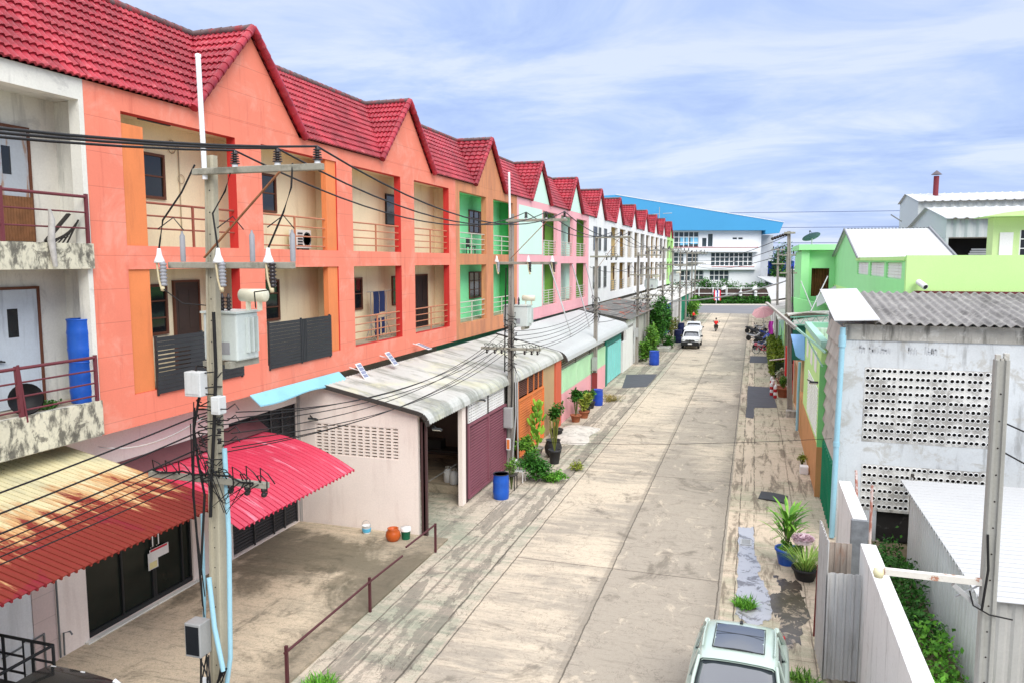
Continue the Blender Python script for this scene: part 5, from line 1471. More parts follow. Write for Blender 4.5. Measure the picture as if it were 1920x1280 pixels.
floodlight('black floodlight on a bracket on the light green house wall', (2.2, 29.95, 4.35))
# lamp arm reaching over the street
t = thing('lamp_arm', 'long pale lamp arm rising from the light green house over the street', 'street lamp', (2.5, 29.8, 5.7))
b = MB(); b.bar((2.5, 29.2, 5.55), (1.5, 30.7, 6.32), .07, .07); b.build('arm', M_teal, t)
b = MB(); b.bar((1.55, 30.6, 6.30), (.48, 32.1, 7.14), .11, .06); b.build('lamp_housing', mat('pale_lamp_housing', (.38, .36, .33), .5, mott=.06), t)
b = MB(); b.bar((1.52, 30.62, 6.22), (.50, 32.06, 7.09), .08, .03); b.build('lamp_cover', M_greyband, t)
b = MB(); b.bar((2.45, 29.6, 5.0), (1.95, 30.0, 5.9), .04); b.build('brace', M_teal, t)

# blue lean-to sheet
t = thing('sheet_awning', 'sloping blue sheet awning on the far corner of the light green house', 'awning', (2.1, 42, 4.5))
b = MB(); b.grid(lambda u, v: (1.78 + .64 * u + .22 * v * (1 - u), 39.75 - .75 * v, 5.22 - (.92 + .22 * u) * v - .05 * math.sin(3.1 * u) * v), 6, 6, th=.03); b.build('blue_sheet', mat('soft_blue_sheet', (.22, .40, .74), .5, mott=.10), t)
m = MB(); m.tube([(1.80, 39.8, 5.18), (2.45, 39.8, 5.18)], .025); m.tube([(2.2, 39.0, 4.15), (2.45, 39.3, 4.1)], .02); m.build('bracket', M_grille, t)
b = MB(); b.tube([(2.28, 40.4, 3.8), (2.26, 40.4, 2.6), (2.28, 40.5, .3)], .07, 8); tag(b.build('conduit_pipe', M_pvc), 'light blue downpipe on the orange base of the light green house', 'pipe')
# shop units beyond
units = [(43.2, 50.5, M_obase, mat('peach_unit', (.62, .40, .24), .8, mott=.1), 4.2, 'orange tan shop unit behind the tall right pole'),
         (50.7, 58.5, mat('signal_red', (.62, .02, .02), .6), mat('cream_unit', (.70, .62, .45), .8, mott=.1), 4.3, 'cream shop unit with a red panel behind the potted shrubs'),
         (58.7, 70, mat('yellow_green_paint', (.58, .74, .28), .8), M_lgreen, 4.4, 'yellow green shop unit behind the clipped hedge'),
         (70.2, 84, M_lgreen2, mat('aqua_unit', (.42, .68, .60), .8, mott=.08), 4.4, 'aqua green shop unit behind the motorcycles'),
         (84.2, 102, M_white, mat('grey_unit', (.52, .52, .50), .85, mott=.1), 4.6, 'grey shop unit beside the pink parasol'),
         (102.2, 128, M_white, mat('pale_unit', (.64, .64, .62), .85, mott=.1), 4.6, 'last pale shop unit on the right before the cross road')]
M_oldroof = mat('old_pale_roof_sheet', (.50, .48, .44), .9, mott=.18, ms=.8, stain=(.22, .20, .18), sa=.7, sscale=(.8, 2.4, .6), sthr=(.46, .64), stain2=(.68, .67, .63), s2scale=.8)
for i, (a, b_, m1, m2, zt, lb) in enumerate(units):
    t = thing('shop_unit', lb, 'shop unit', (2.6, (a + b_) / 2, 0))
    q = (b_ - a) / 2
    m = MB(); m.wallgrid('x', 2.75, 2.55, (a, b_), (0, zt), [(a + .6, a + q - .3, .05, 2.6), (a + q + .3, b_ - .6, .05, 2.6)], 0); m.build('front_wall', m2, t)
    m = MB(); m.box(2.63, 2.68, a + .6, a + q - .3, .05, 2.6); m.box(2.63, 2.68, a + q + .3, b_ - .6, .05, 2.6); m.build('shutter', m1, t)
    m = MB(); m.box(2.76, 8.0, a, b_, 0, zt); m.build('body', m2, t)
    corrug('roof', t, 1.7 if i > 1 else 2.2, 8.2, lambda v, zt=zt: zt + .15 + 1.0 * v, a - .1, b_ + .05, .4, .03, M_oldroof if i < 4 else mat('grey_sheet_roof', (.46, .46, .45), .8, mott=.1), 5, smp=4)
# open canopy with green trusses
t = thing('market_canopy', 'sagging canopy of old roof sheets on a green truss behind the light green house', 'canopy', (3.5, 43, 5))
b = MB(); b.grid(lambda u, v: (1.75 + 4.2 * u, 42.6 + 9 * v, 5.95 - .55 * v + .30 * u + .12 * math.sin(7 * u + 5 * v)), 24, 16, 0, False, .05); b.build('roof', M_oldroof, t)
b = MB(); b.bar((1.85, 42.55, 5.85), (5.9, 42.55, 6.15), .06); b.bar((1.85, 42.55, 5.45), (5.9, 42.55, 5.6), .06)
for i in range(9):
    x = 1.85 + i * .5; b.bar((x, 42.55, 5.46 + .018 * i), (x + (.25 if i % 2 == 0 else .25), 42.55, 5.86 + .03 * i), .03); b.bar((x + .25, 42.55, 5.86 + .03 * i), (x + .5, 42.55, 5.48 + .018 * i), .03)
b.build('truss', mat('green_truss_paint', (.18, .42, .33), .6), t)
b = MB(); b.box(2.0, 6.0, 42.7, 42.8, 3.6, 5.42); b.build('green_net', mat('dark_green_net', (.015, .10, .07), .9), t)
b = MB(); b.tube([(2.9, 43.5, 6.1), (4.0, 47.5, 7.9)], .035); b.tube([(3.1, 46, 6.2), (2.6, 48, 7.6)], .03); b.build('loose_pole', M_galv, t)

# green balcony house farther back
t = thing('balcony_house', 'bright green upper storey house with a brown curtained balcony and a satellite dish', 'house', (5, 62, 0))
m = MB(); m.wallgrid('y', 60, 60.25, (3.25, 8.5), (4.2, 9.55), [(3.95, 5.15, 6.2, 8.25)], 0); m.box(3.25, 3.4, 60.26, 70, 4.2, 9.5); m.box(3.41, 8.5, 62, 70, 0, 9.3); m.build('wall', M_lgreen2, t)
m = MB(); m.box(3.0, 8.6, 59.3, 70.1, 9.56, 9.95); m.box(3.2, 3.75, 59.6, 59.98, 4.2, 9.55); m.build('roof_slab', M_lgreen2, t)
m = MB(); m.grid(lambda u, v: (3.9 + 1.3 * u, 60.6 + .06 * math.sin(u * 40), 6.2 + 2.1 * v), 60, 2); m.build('brown_curtain', mat('brown_curtain', (.18, .07, .025), .8, mott=.35, ms=3), t)
m = MB(); m.prism([(2.9, 4.9), (5.4, 4.9), (5.4, 5.6), (2.5, 6.2)], 'y', 58.4, 59.25); m.build('balcony_floor', M_lgreen2, t)
m = MB(); m.grid(lambda u, v: (4.2 + 1.5 * u, 57.2 + 1.2 * v, 5.6 + .9 * u + .7 * v), 10, 3, th=.03); m.build('metal_awning', M_galv, t)
t = thing('white_upper_room', 'white box shaped upper room beside the bright green balcony house', 'house', (3.6, 72, 0)); m = MB(); m.box(3.15, 6.5, 71, 78, 4.5, 7.85); m.build('wall', M_white, t); m = MB(); m.box(3.05, 6.6, 70.9, 78.1, 7.852, 8.0); m.build('roof_slab', M_greyband, t)
t = thing('satellite_dish', 'dark mesh satellite dish on the roof of the green balcony house', 'satellite dish', (3.95, 61, 9.95))
b = MB(); pr = [(r / 10 * .66, .18 * (r / 10) ** 2) for r in range(11)]; b.lathe(pr, 24)
for v_ in range(len(b.v)):
    p = Vector(b.v[v_]); p.rotate(Euler((R(-22), R(-18), 0))); b.v[v_] = (p.x + 3.95, p.y + 61, p.z + 10.4)
b.build('reflector', mat('dish_mesh', (.08, .10, .17), .6), t)
b = MB(); b.tube([(3.95, 61, 9.95), (3.95, 61, 10.45)], .05); b.build('mast', M_galv, t)
b = MB()
for a in (0, 2.1, 4.2): b.tube([(3.95 + .4 * math.cos(a), 61 + .4 * math.sin(a), 10.52), (3.78, 60.85, 10.95)], .015, 4)
b.lathe([(.06, 10.9), (.06, 11.0)], 8, (3.78, 60.85, 0)); b.build('feed', M_charc, t)

# light green hall with white roof
t = thing('green_hall', 'large lime green hall with a white metal roof and a tall blank parapet', 'building', (9, 45, 0))
SX = 5.5
m = MB(); m.box(SX, 40, 32.4, 32.7, 5.0, 9.0); m.build('parapet_wall', M_lgreen, t)
m = MB(); m.box(SX + .3, 40, 32.2, 32.395, 7.30, 7.66); m.build('maroon_band', mat('maroon_band', (.14, .03, .035), .7), t)
m = MB(); m.wallgrid('x', SX, SX + .25, (32.71, 60), (0, 8.96), [(33.4, 37.2, 8.05, 8.72), (37.7, 42.2, 8.05, 8.72), (42.8, 47.2, 8.05, 8.72), (37.0, 41, 4.4, 6.6)], 0); m.build('side_wall', M_lgreen2, t)
m = MB(); m.box(SX - .03, SX - .002, 32.72, 60, 6.85, 7.1); m.box(SX - .05, SX - .003, 32.72, 47.6, 8.80, 8.96); m.build('string_course', M_lgreen, t)
for (a, b_) in ((33.4, 37.2), (37.7, 42.2), (42.8, 47.2)):
    m = MB(); m.box(SX + .1, SX + .14, a, b_, 8.05, 8.72)
    for i in range(5): m.box(SX + .07, SX + .1, a, b_, 8.1 + i * .13, 8.17 + i * .13)
    m.build('louvred_window', M_white, t)
m = MB(); m.box(SX + .2, SX + .24, 37, 41, 4.4, 6.6); m.build('opening', M_dark, t)
m = MB(); m.prism([(46.3, 8.962), (60.5, 8.962), (60.5, 9.0), (53.0, 10.72), (46.3, 9.05)], 'x', SX + .0, SX + .25); m.build('gable_wall', M_lgreen2, t)
b = MB(); b.grid(lambda u, v: (SX - .15 + 4.75 * u, 45.9 + 7.1 * v, 8.98 + 1.8 * v + (.02 if int(u * 24 * 2) % 2 else 0)), 48, 4, 0, False, .04)
b.grid(lambda u, v: (SX - .15 + 4.75 * u, 53.0 + 7.6 * v, 10.78 - 1.8 * v), 6, 3, 0, False, .04); b.build('roof', M_whiteroof, t)
b = MB(); b.bar((SX - .18, 45.9, 8.98), (SX - .18, 53, 10.80), .06, .12); b.build('verge_trim', mat('grey_trim', (.22, .23, .24), .6), t); b = MB(); b.bar((SX - .18, 53, 10.80), (SX - .18, 60.6, 8.98), .06, .12); b.build('verge_trim', _MATS['grey_trim'], t); b = MB(); b.bar((SX + 4.65, 45.9, 9.0), (SX + 4.65, 53, 10.82), .10, .16); b.build('verge_trim', mat('grey_trim', (.22, .23, .24), .6), t)
b = MB()
for i in range(24): b.box(SX + i * .195, SX + .1 + i * .195, 52.93, 53.07, 10.80, 10.84)
b.build('ridge_vent', M_grille, t)
m = MB(); m.box(SX + .3, 40, 32.71, 62, 8.6, 8.8); m.build('flat_roof', M_greyband, t)
t = thing('security_camera', 'white security camera pointing down from the green parapet', 'camera', (6.05, 32.1, 7.85))
b = MB(); b.tube([(5.90, 32.25, 8.0), (6.08, 31.85, 7.82)], .11, 12); b.build('housing', M_white, t)
b = MB(); b.tube([(6.08, 31.85, 7.82), (6.085, 31.84, 7.815)], .08, 12); b.build('lens', M_charc, t)
b = MB(); b.bar((5.95, 32.38, 8.05), (5.92, 32.2, 8.0), .05); b.build('bracket', M_white, t)
# green penthouse at the right edge
t = thing('green_penthouse', 'pale green rooftop room with white framed windows at the right edge', 'building', (12, 38, 8.8))
m = MB(); m.wallgrid('y', 38, 38.2, (9.75, 16), (8.802, 10.65), [(10.75, 11.5, 8.85, 10.1), (11.75, 12.6, 8.85, 10.1)], 0); m.box(9.75, 9.95, 38.21, 38.9, 8.802, 10.65); m.build('wall', mat('pale_green_paint', (.56, .74, .34), .8, mott=.04), t)
m = MB(); m.prism([(9.2, 10.66), (16.5, 10.66), (16.5, 11.0), (12, 11.05), (9.9, 10.8)], 'y', 37.2, 39.2); m.build('roof_slab', M_lgreen, t)
for a, b_ in ((10.75, 11.5), (11.75, 12.6)):
    m = MB(); m.box(a, b_, 38.1, 38.14, 8.85, 10.1); w_ = m.build('window', M_glass, t)
    m = MB()
    for q in (a, (a + b_) / 2, b_ - .05): m.box(q, q + .06, 38.04, 38.098, 8.85, 10.1)
    for z in (9.3, 9.7): m.box(a, b_, 38.05, 38.097, z, z + .04)
    m.build('sash', M_white, w_)
m = MB(); m.box(10.0, 10.5, 37.94, 37.998, 8.81, 10.0); m.build('door', M_white, t)
# steel lattice mast stub / loose beam on hall roof
b = MB(); b.bar((8.75, 54, 11.25), (8.1, 54, 11.7), .07); tag(b.build('loose_beam', M_grille), 'dark beam end sticking up left of the white hall roof ridge', 'beam')

# big grey warehouses
def warehouse(label, x0, x1, yn, ya_, yf, zn, za, zf, zb, per):
    t = thing('warehouse', label, 'warehouse', (x0, ya_, 0))
    M_wh = mat('zinc_wall_sheet', (.52, .56, .55), .55, mott=.05, ms=.1)
    m = MB(); m.prism([(yn, zb), (yf, zb), (yf, zf), (ya_, za), (yn, zn)], 'x', x0, x0 + .3); m.build('gable_wall', M_wh, t)
    n = int((x1 - x0) / per * 4)
    m = MB(); m.grid(lambda u, v: (x0 + .3 + (x1 - x0) * u, yn + (.12 if int(u * n) % 4 < 2 else 0), zb + (zn - zb) * v), n, 1, 0, False); m.build('side_wall', M_wh, t)
    m = MB()
    m.grid(lambda u, v: (x0 - .3 + (x1 - x0) * u, yn - .5 + (ya_ - yn + .5) * v, zn + .05 + (za - zn) * v + (.10 if int(u * n) % 4 < 1 else 0)), n, 3, 0, False, .06)
    m.grid(lambda u, v: (x0 - .3 + (x1 - x0) * u, ya_ + (yf - ya_ + .3) * v, za + .05 + (zf - za) * v), 4, 3, 0, False, .06); m.build('roof', M_whiteroof, t)
    return t
w1 = warehouse('larger grey metal warehouse behind, with a red chimney on its ridge', 20, 90, 112, 120.6, 125.5, 16.4, 18.0, 17.0, 2, 1.0)
w2 = warehouse('nearer grey metal warehouse with an open dark bay under its wall', 14.5, 60, 69.4, 76.8, 90, 12.1, 13.42, 11.0, 10.65, .8)
m = MB(); m.box(14.6, 60, 71, 71.2, 8, 10.6); m.build('dark_bay', M_dark, w2)
m = MB(); m.box(14.5, 14.7, 69.4, 90, 0, 10.64); m.build('end_wall', mat('zinc_wall_sheet', (.5, .5, .5)), w2)
m = MB()
for i in range(5): m.box(16.2 + i * .1, 18.5, 70.2 + i * .05, 70.35 + i * .05, 8.9 + i * .18, 9.04 + i * .18)
tag(m.build('stacked_sheets', M_galv), 'stack of pale metal sheets inside the open warehouse bay', 'sheets')
t = thing('chimney', 'maroon chimney with a conical cap on the larger warehouse', 'chimney', (23.1, 118, 17.5))
m = MB(); m.lathe([(.34, 17.4), (.34, 20.2)], 14, (23.1, 118, 0)); m.build('flue', mat('maroon_flue', (.20, .03, .04), .7), t)
m = MB(); m.lathe([(.68, 20.4), (.05, 20.95)], 14, (23.1, 118, 0)); m.build('cap', mat('cap_grey', (.12, .10, .11), .7), t)

# tall pole right
t = pole('power_pole', 'tall weathered power pole on the right standing before the motorcycles', 2.18, 46.2, 10.45, M_pole2, [(1.5, 2.1, 10.35)], (-.42, 0), None, (), wb=.30)
b = MB()
for i in range(6):
    q = i / 6; b.lathe([(.02, -.05), (.1, -.03), (.1, .03), (.02, .05)], 8, (1.60 - .25 * q * 3.2, 46.2 + 1.6 * q, 10.28 - .25 * q), 0, 'y')
b.build('strain_insulator', M_insul, t)
b = MB(); b.tube([(2.0, 46.05, 8.5), (2.12, 46.02, 6), (2.2, 46.0, 3)], .04, 5); b.tube([(1.85, 46.4, 9.5), (2.05, 46.42, 6), (2.25, 46.4, 2)], .035, 5); b.build('cable_run', M_cable, t)
m = MB(); m.box(1.95, 2.6, 45.4, 46.0, 0, .35); m.build('concrete_footing', M_greyband, t)
for x, y, zt, lb in ((2.45, 60, 9.4, 'shorter power pole just behind the tall right pole'), (2.2, 76, 10.0, 'thin far power pole with dark insulators on the right')):
    t = pole('power_pole', lb, x, y, zt, M_pole2, [(x - .8, x + .4, zt - .2), (x - .7, x + .5, zt - 1.5)], (-.2, 0), None, (x - .6, x + .2), None)

# ---- near right: walls, sheds, leaning sheets
M_ww = mat('bright_white_wall', (.74, .74, .73), .85, mott=.05, stain=(.36, .36, .35), sa=.6, sscale=(3, 3, .35), sthr=(.52, .68), stain2=(.5, .48, .44), s2scale=3., s2thr=(.58, .68), s2a=.5)
M_cor = mat('galvanised_sheet', (.50, .50, .49), .5, mott=.12, ms=1.0, stain=(.26, .25, .23), sa=.6, sscale=(5, 5, .5), rust=((.30, .14, .07), (2.5, 2.5, .8), (.62, .7), .7))
t = thing('boundary_wall', 'long white boundary wall with a flat top running to the bottom edge', 'wall', (2.45, 13, 0)); m = MB(); m.box(2.30, 2.6, 4, 17.05, -.05, 2.90); m.build('wall', M_ww, t, .01)
t = thing('boundary_wall', 'shorter white boundary wall by the blue downpipe', 'wall', (2.45, 22, 0)); m = MB(); m.box(2.30, 2.6, 18.42, 21.55, -.05, 3.0); m.build('wall', M_ww, t, .01)
m = MB(); m.box(2.26, 2.62, 18.30, 18.415, .6, 2.98); m.build('end_cladding', mat('dark_grey_cladding', (.17, .18, .19), .7, mott=.3, ms=6), t)
def vsheet(name, label, a, b_, z0, z1, per, amp, m, cat='metal sheet'):
    a, b_ = Vector(a), Vector(b_); L = (b_ - a).length; n = max(8, int(L / per * 8)); d = (b_ - a).normalized(); nn = Vector((d.y, -d.x))
    mb = MB()
    v = []
    for th in (0, .012):
        for z in (z0, z1):
            for i in range(n + 1):
                s_ = L * i / n; q = a + d * s_ + nn * (amp * (1 if (s_ / per) % 1 < .3 else (0 if (s_ / per) % 1 < .4 or (s_ / per) % 1 > .9 else -.2)) - th)
                v.append((q.x, q.y, z))
    k = n + 1
    f = [(i, i + 1, k + i + 1, k + i) for i in range(n)] + [(2 * k + i + 1, 2 * k + i, 3 * k + i, 3 * k + i + 1) for i in range(n)] + [(k + i, k + i + 1, 3 * k + i + 1, 3 * k + i) for i in range(n)]
    mb.add(v, f)
    return tag(mb.build(name, m), label, cat)
vsheet('metal_sheet', 'galvanised metal sheet panel standing upright left of the long white wall', (1.63, 16.45), (2.27, 16.5), .12, 2.42, .16, .03, M_cor)
vsheet('metal_sheet', 'narrow weathered metal sheet seen edge on beside the flower pots', (1.58, 17.9), (1.63, 16.5), .02, 3.05, .2, .02, M_cor)
vsheet('metal_sheet', 'rust streaked brown metal sheet behind the galvanised panel', (1.74, 17.5), (2.2, 17.52), 1.2, 2.70, .12, .015, mat('rusty_brown_sheet', (.32, .27, .23), .7, mott=.2, stain=(.24, .10, .05), sa=.7, sscale=(4, 4, 1)), )
m = MB(); m.bar((1.60, 18.6, .0), (1.62, 18.55, 1.75), .06, .04); tag(m.build('red_plank', mat('red_plank_paint', (.12, .02, .018), .8)), 'dark red plank standing behind the flower pots', 'plank')
for i, (a, b_, lb) in enumerate((((2.78, 20.5, .5), (2.72, 21.6, 3.3), 'rusty white steel pole leaning by the end of the long white wall'), ((2.95, 20.2, .4), (2.98, 20.6, 3.2), 'upright rusty pole beside the grimy doorway'))):
    b = MB(); b.tube([a, b_], .035, 7); tag(b.build('leaning_pole', mat('rusty_white_pole', (.55, .45, .42), .7, mott=.2, rust=((.32, .10, .06), (3, 3, 2), (.45, .55), .9))), lb, 'pole')
# white roofed shed
t = thing('metal_shed', 'low metal shed with a white ribbed roof at the right edge', 'shed', (8, 20, 0))
corrug('roof', t, 4.22, 12.2, lambda v: 2.50 + .10 * v, 15.75, 24.05, .27, .055, mat('ribbed_white_roof', (.47, .48, .485), .5, mott=.04), 2, groove=True)
b = MB(); b.grid(lambda u, v: (4.45 + (.03 if int(u * 160) % 5 < 2 else 0), 15.95 + 7.9 * u, 2.46 * v), 160, 2, 0, False); b.build('side_wall', mat('pale_zinc', (.58, .60, .60), .5, mott=.08, stain=(.38, .38, .36), sa=.4, sscale=(4, 4, .4)), t)
b = MB(); b.grid(lambda u, v: (4.5 + 7.5 * u, 15.9 + (.03 if int(u * 150) % 5 < 2 else 0), 2.46 * v), 150, 2, 0, False); b.build('front_wall', mat('grey_zinc', (.42, .42, .40), .55, mott=.1, stain=(.25, .25, .23), sa=.5, sscale=(4, 4, .4)), t)
b = MB(); b.box(4.78, 4.86, 25.55, 25.65, 0, 2.3); b.build('corner_post', M_trim, t)
vsheet('metal_sheet', 'dull grey corrugated fence between the shed and the grimy doorway', (4.75, 25.2), (4.5, 23.9), 0, 2.3, .2, .03, M_cor)
# near right pole with steel arm
t = pole('power_pole', 'broken topped concrete pole at the right edge before the grey building', 3.34, 12.0, 7.45, mat('pale_pole_concrete', (.34, .34, .31), .9, mott=.1, ms=1.2, stain=(.24, .24, .22), sa=.5, sscale=(5, 5, .35), fine=.08), [], (-.06, 0), None, (), wb=.21)
b = MB()
for dx, h_ in ((-.05, .08), (0, .03), (.05, .1)): b.box(3.28 + dx - .03, 3.28 + dx + .03, 11.95, 12.03, 7.44, 7.44 + h_)
b.build('broken_top', M_greyband, t)
b = MB(); b.bar((1.95, 11.98, 4.27), (3.24, 11.98, 4.27), .09, .09); b.build('steel_arm', mat('rusty_white_arm', (.66, .64, .58), .6, mott=.1, rust=((.36, .12, .05), (5, 5, 5), (.54, .62), .9)), t)
b = MB(); b.bar((2.85, 11.95, 4.2), (3.22, 11.95, 3.88), .08, .06); b.bar((2.9, 12.0, 4.0), (3.25, 12.0, 4.25), .02); b.build('arm_brace', M_galv, t)
b = MB(); b.lathe([(.0, -.08), (.06, -.07), (.08, 0), (.07, .05), (.04, .07)], 14, (1.88, 11.98, 4.24), 0, 'z'); b.build('lamp_holder', mat('cream_plastic', (.74, .70, .45), .5), t)
b = MB(); b.tube([(3.22, 11.88, 5.0), (3.25, 11.86, 4.5), (3.2, 11.85, 3.9)], .018, 5); b.tube([(3.05, 11.9, 4.15), (3.1, 11.88, 3.95), (3.3, 11.86, 3.85), (3.6, 11.9, 3.8)], .012, 5); b.build('cable_run', M_cable, t)
cable('thin wire from the broken topped pole to the right edge, upper of the two', (3.3, 12, 6.6), (9, 16, 4.2), .1, .012); cable('thin wire from the broken topped pole to the right edge, lower of the two', (3.3, 12, 6.2), (9, 16, 3.2), .1, .012)
cable('thin dark wire sagging across the street to the grey building', (-9.5, 30.1, 1.3), (5.2, 25.75, 3.6), .25, .008)
# ------------------------------------------------------------------ beyond the cross road (turned 17.5 degrees)
_cy, _sy = math.cos(R(17.5)), math.sin(R(17.5))
def fa(u, v, z=0): return (-3.2 + u * _cy - v * _sy, 133.2 + u * _sy + v * _cy, z)
class FB(MB):
    def build(s, *a, **k):
        s.v = [fa(*p) for p in s.v]; return MB.build(s, *a, **k)
for o in [o for o in COL.objects if o.name in ('cross_road', 'footpath')]:
    bpy.data.objects.remove(o)
q = FB(); q.grid(lambda u, v: (-200 + 400 * u, -1 + 25 * v, -.012), 1, 1, smooth=False); struct(q.build('cross_road', M_asph))
q = FB(); q.grid(lambda u, v: (-200 + 400 * u, 24 + 2.4 * v, .10), 1, 1, smooth=False); q.box(-200, 200, 23.8, 23.99, -.05, .12); struct(q.build('footpath', _MATS['far_path']))
q = FB(); q.grid(lambda u, v: (-200 + 400 * u, 26.4 + 20 * v, .02), 1, 1, smooth=False); struct(q.build('lawn', mat('far_grass', (.07, .14, .03), .9, mott=.3, ms=.3)))
M_leafd = leafmat('deep_green_leaf', '1d4a1c', '4c8a2e'); M_leafm = leafmat('mid_green_leaf', '2f6a22', '7fb03e'); M_leafy = leafmat('yellow_green_leaf', '6d7a22', 'a9b448'); M_leafb = leafmat('bright_green_leaf', '367a22', '7ab83c')
# clipped hedges
def hedge(label, u0, u1, v0, v1, z1, m, n, size=.3):
    t = thing('hedge', label, 'hedge', fa((u0 + u1) / 2, v0)); q = FB()
    for i in range(n):
        fct = random.random()
        p = Vector((random.uniform(u0, u1), v0 + (random.random() * .3 if fct < .55 else random.random() * (v1 - v0)), random.uniform(.1, z1) if fct < .55 else z1 - random.random() * .25))
        p.z += .12 * math.sin(p.x * 2.1) + .08 * math.sin(p.x * 5.3)
        q.leaf(p, Vector((random.gauss(0, 1), random.gauss(-.4, 1), random.gauss(.3, .8))), size * random.uniform(.7, 1.3), .6)
    q.build('foliage', m, t)
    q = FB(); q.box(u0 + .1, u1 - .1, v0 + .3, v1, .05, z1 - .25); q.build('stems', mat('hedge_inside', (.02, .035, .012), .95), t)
hedge('low trimmed green hedge along the far side of the cross road', -6, 16.5, 26.6, 27.8, .75, M_leafd, 2600, .35)
hedge('taller dark green hedge row behind the low trimmed one', -6, 16.5, 28.6, 30.2, 1.35, M_leafd, 2600, .4)
# fence
t = thing('fence', 'white posted fence with brown panels behind the far hedges', 'fence', fa(5, 31)); q = FB(); q.box(-8, 17, 31.2, 31.3, .3, 2.9); q.build('brown_panel', mat('brown_panel', (.075, .05, .042), .9, mott=.2), t)
q = FB()
for i in range(9): u = -7 + i * 2.9; q.box(u - .09, u + .09, 31.0, 31.19, 0, 3.3)
q.box(-8, 17, 31.05, 31.18, 1.95, 2.08); q.box(-8, 17, 31.05, 31.18, 3.1, 3.2); q.build('post_and_rail', M_white, t)
q = FB()
for u in (5.0, 10.2, 13.3):
    q.lathe([(.45, .5), (.35, 1.6), (.28, 2.3), (.4, 2.4), (.0, 2.6)], 10, (u, 30.6, 0))
tag(q.build('gate_urn_row', M_white), 'row of white ornamental posts before the far fence', 'posts', kind='stuff')
# flags
M_fr, M_fw, M_fb = mat('flag_red', (.62, .03, .06), .8), mat('flag_white', (.8, .8, .8), .8), mat('flag_blue', (.05, .06, .3), .8)
for i, (u, v, z, lb) in enumerate(((4.0, 26.2, 0, 'red white and blue flag hanging at the left end of the far hedge'), (13.6, 30.8, .4, 'small pale flag on the far white fence'), (7.2, 30.8, .4, 'small pale flag left of the middle on the far white fence'))):
    t = thing('flag', lb, 'flag', fa(u, v)); q = FB(); q.tube([(u, v, z), (u + (.3 if i == 0 else 0), v, z + 3.4)], .05, 5); q.build('staff', M_white, t)
    q = FB()
    if i == 0:
        for j, mi in enumerate((0, 1, 2, 1, 0)):
            q.grid(lambda a, b: (u - .5 + (j + a) * .28, v - .1 + .08 * math.sin(b * 9 + j), z + 1.0 + 2.0 * b - .25 * a), 2, 6, mi)
        q.build('cloth', [M_fr, M_fw, M_fb], t)
    else:
        q.grid(lambda a, b: (u - .9 * a, v - .1 + .08 * math.sin(a * 8), z + 2.6 + .7 * b - .3 * a), 6, 2, 0); q.build('cloth', [M_fw], t)
# trees
def tree(name, label, p, h_, rad, crown_z, m, n, size, far=True, cat='tree', group=None, clump=14, trunk=.18):
    t = thing(name, label, cat, p, group); q = MB()
    x, y, z = p
    lean = random.uniform(-.3, .3)
    q.tube([(x, y, z - .1), (x + lean * .3, y, z + h_ * .3), (x + lean, y + .1, z + h_ * .75)], [trunk, trunk * .75, trunk * .3], 8)
    for i in range(6):
        a = i * 1.05 + random.random(); z0 = z + h_ * random.uniform(.28, .6)
        q.tube([(x + lean * .5, y, z0), (x + lean * .5 + rad[0] * .35 * math.cos(a), y + rad[1] * .35 * math.sin(a), z0 + rad[2] * .45), (x + lean * .5 + rad[0] * .7 * math.cos(a), y + rad[1] * .7 * math.sin(a), z0 + rad[2] * .8)], [trunk * .4, trunk * .25, trunk * .08], 5)
    q.build('trunk', mat('bark', (.12, .09, .065), .95, mott=.25, ms=3), t)
    q = MB(); q.leaves((x, y, z + crown_z), rad, n, size, 0, 1, .6, clump, .5); q.build('crown', m, t)
    return t
tree('tree', 'feathery dark tree rising right of the blue roofed building', fa(22.5, 42), 12.5, (3.2, 3, 5.2), 8.2, M_leafd, 1900, .5, clump=18, trunk=.3)
for i, (u, v, r, hh, lb) in enumerate(((-3.2, 36, 3.2, 3.6, 'dark bushy tree at the left end of the row before the white building'), (3.6, 35.5, 3.4, 3.9, 'dark bushy tree second from the left before the white building'), (9.2, 36, 3.5, 3.8, 'dark bushy tree in the middle of the row before the white building'), (15.0, 36.5, 3.4, 3.2, 'lower bushy tree at the right end of the row before the white building'))):
    tree('tree', lb, fa(u, v), hh * 1.2, (r, 2.2, hh * .55), hh * .85, M_leafd, 1300, .42, clump=14, group='bushy trees before the white building')
tree('tree', 'light green shrub beyond the street end on the right', fa(24, 28), 2.5, (1.8, 1.5, 1.3), 1.6, M_leafb, 500, .35, cat='shrub')
# white building with a blue roof
t = thing('blue_roofed_building', 'long white three storey building under a huge slanting blue fascia', 'building', fa(0, 48))
D0 = 47.0
q = FB(); wins = [(-1.5, 5.2, 11.7, 15.3), (6.0, 7.0, 12.0, 13.9), (7.3, 8.4, 12.0, 14.8), (-1.5, 1.9, 7.6, 10.6), (2.6, 5.2, 7.6, 10.4), (8.1, 17.6, 7.6, 10.6), (1.0, 3.5, 4.2, 6.5), (4.4, 6.5, 4.4, 6.6), (7.9, 12.3, 4.3, 6.6), (12.9, 13.9, 13.6, 14.0), (14.2, 15.2, 13.6, 14.0)]
q.wallgrid('y', D0, D0 + .6, (-45, 19.4), (0, 15.55), wins, 0); q.box(-45, 19.4, D0 + .61, D0 + 25, 0, 15.4); q.build('wall', mat('far_white_wall', (.78, .80, .82), .8, mott=.02), t)
q = FB()
for (a, b_, c, d) in wins: q.box(a, b_, D0 + .35, D0 + .45, c, d)
wn = q.build('window_band', glassy('far_glass', (.05, .07, .08), .1), t)
q = FB()
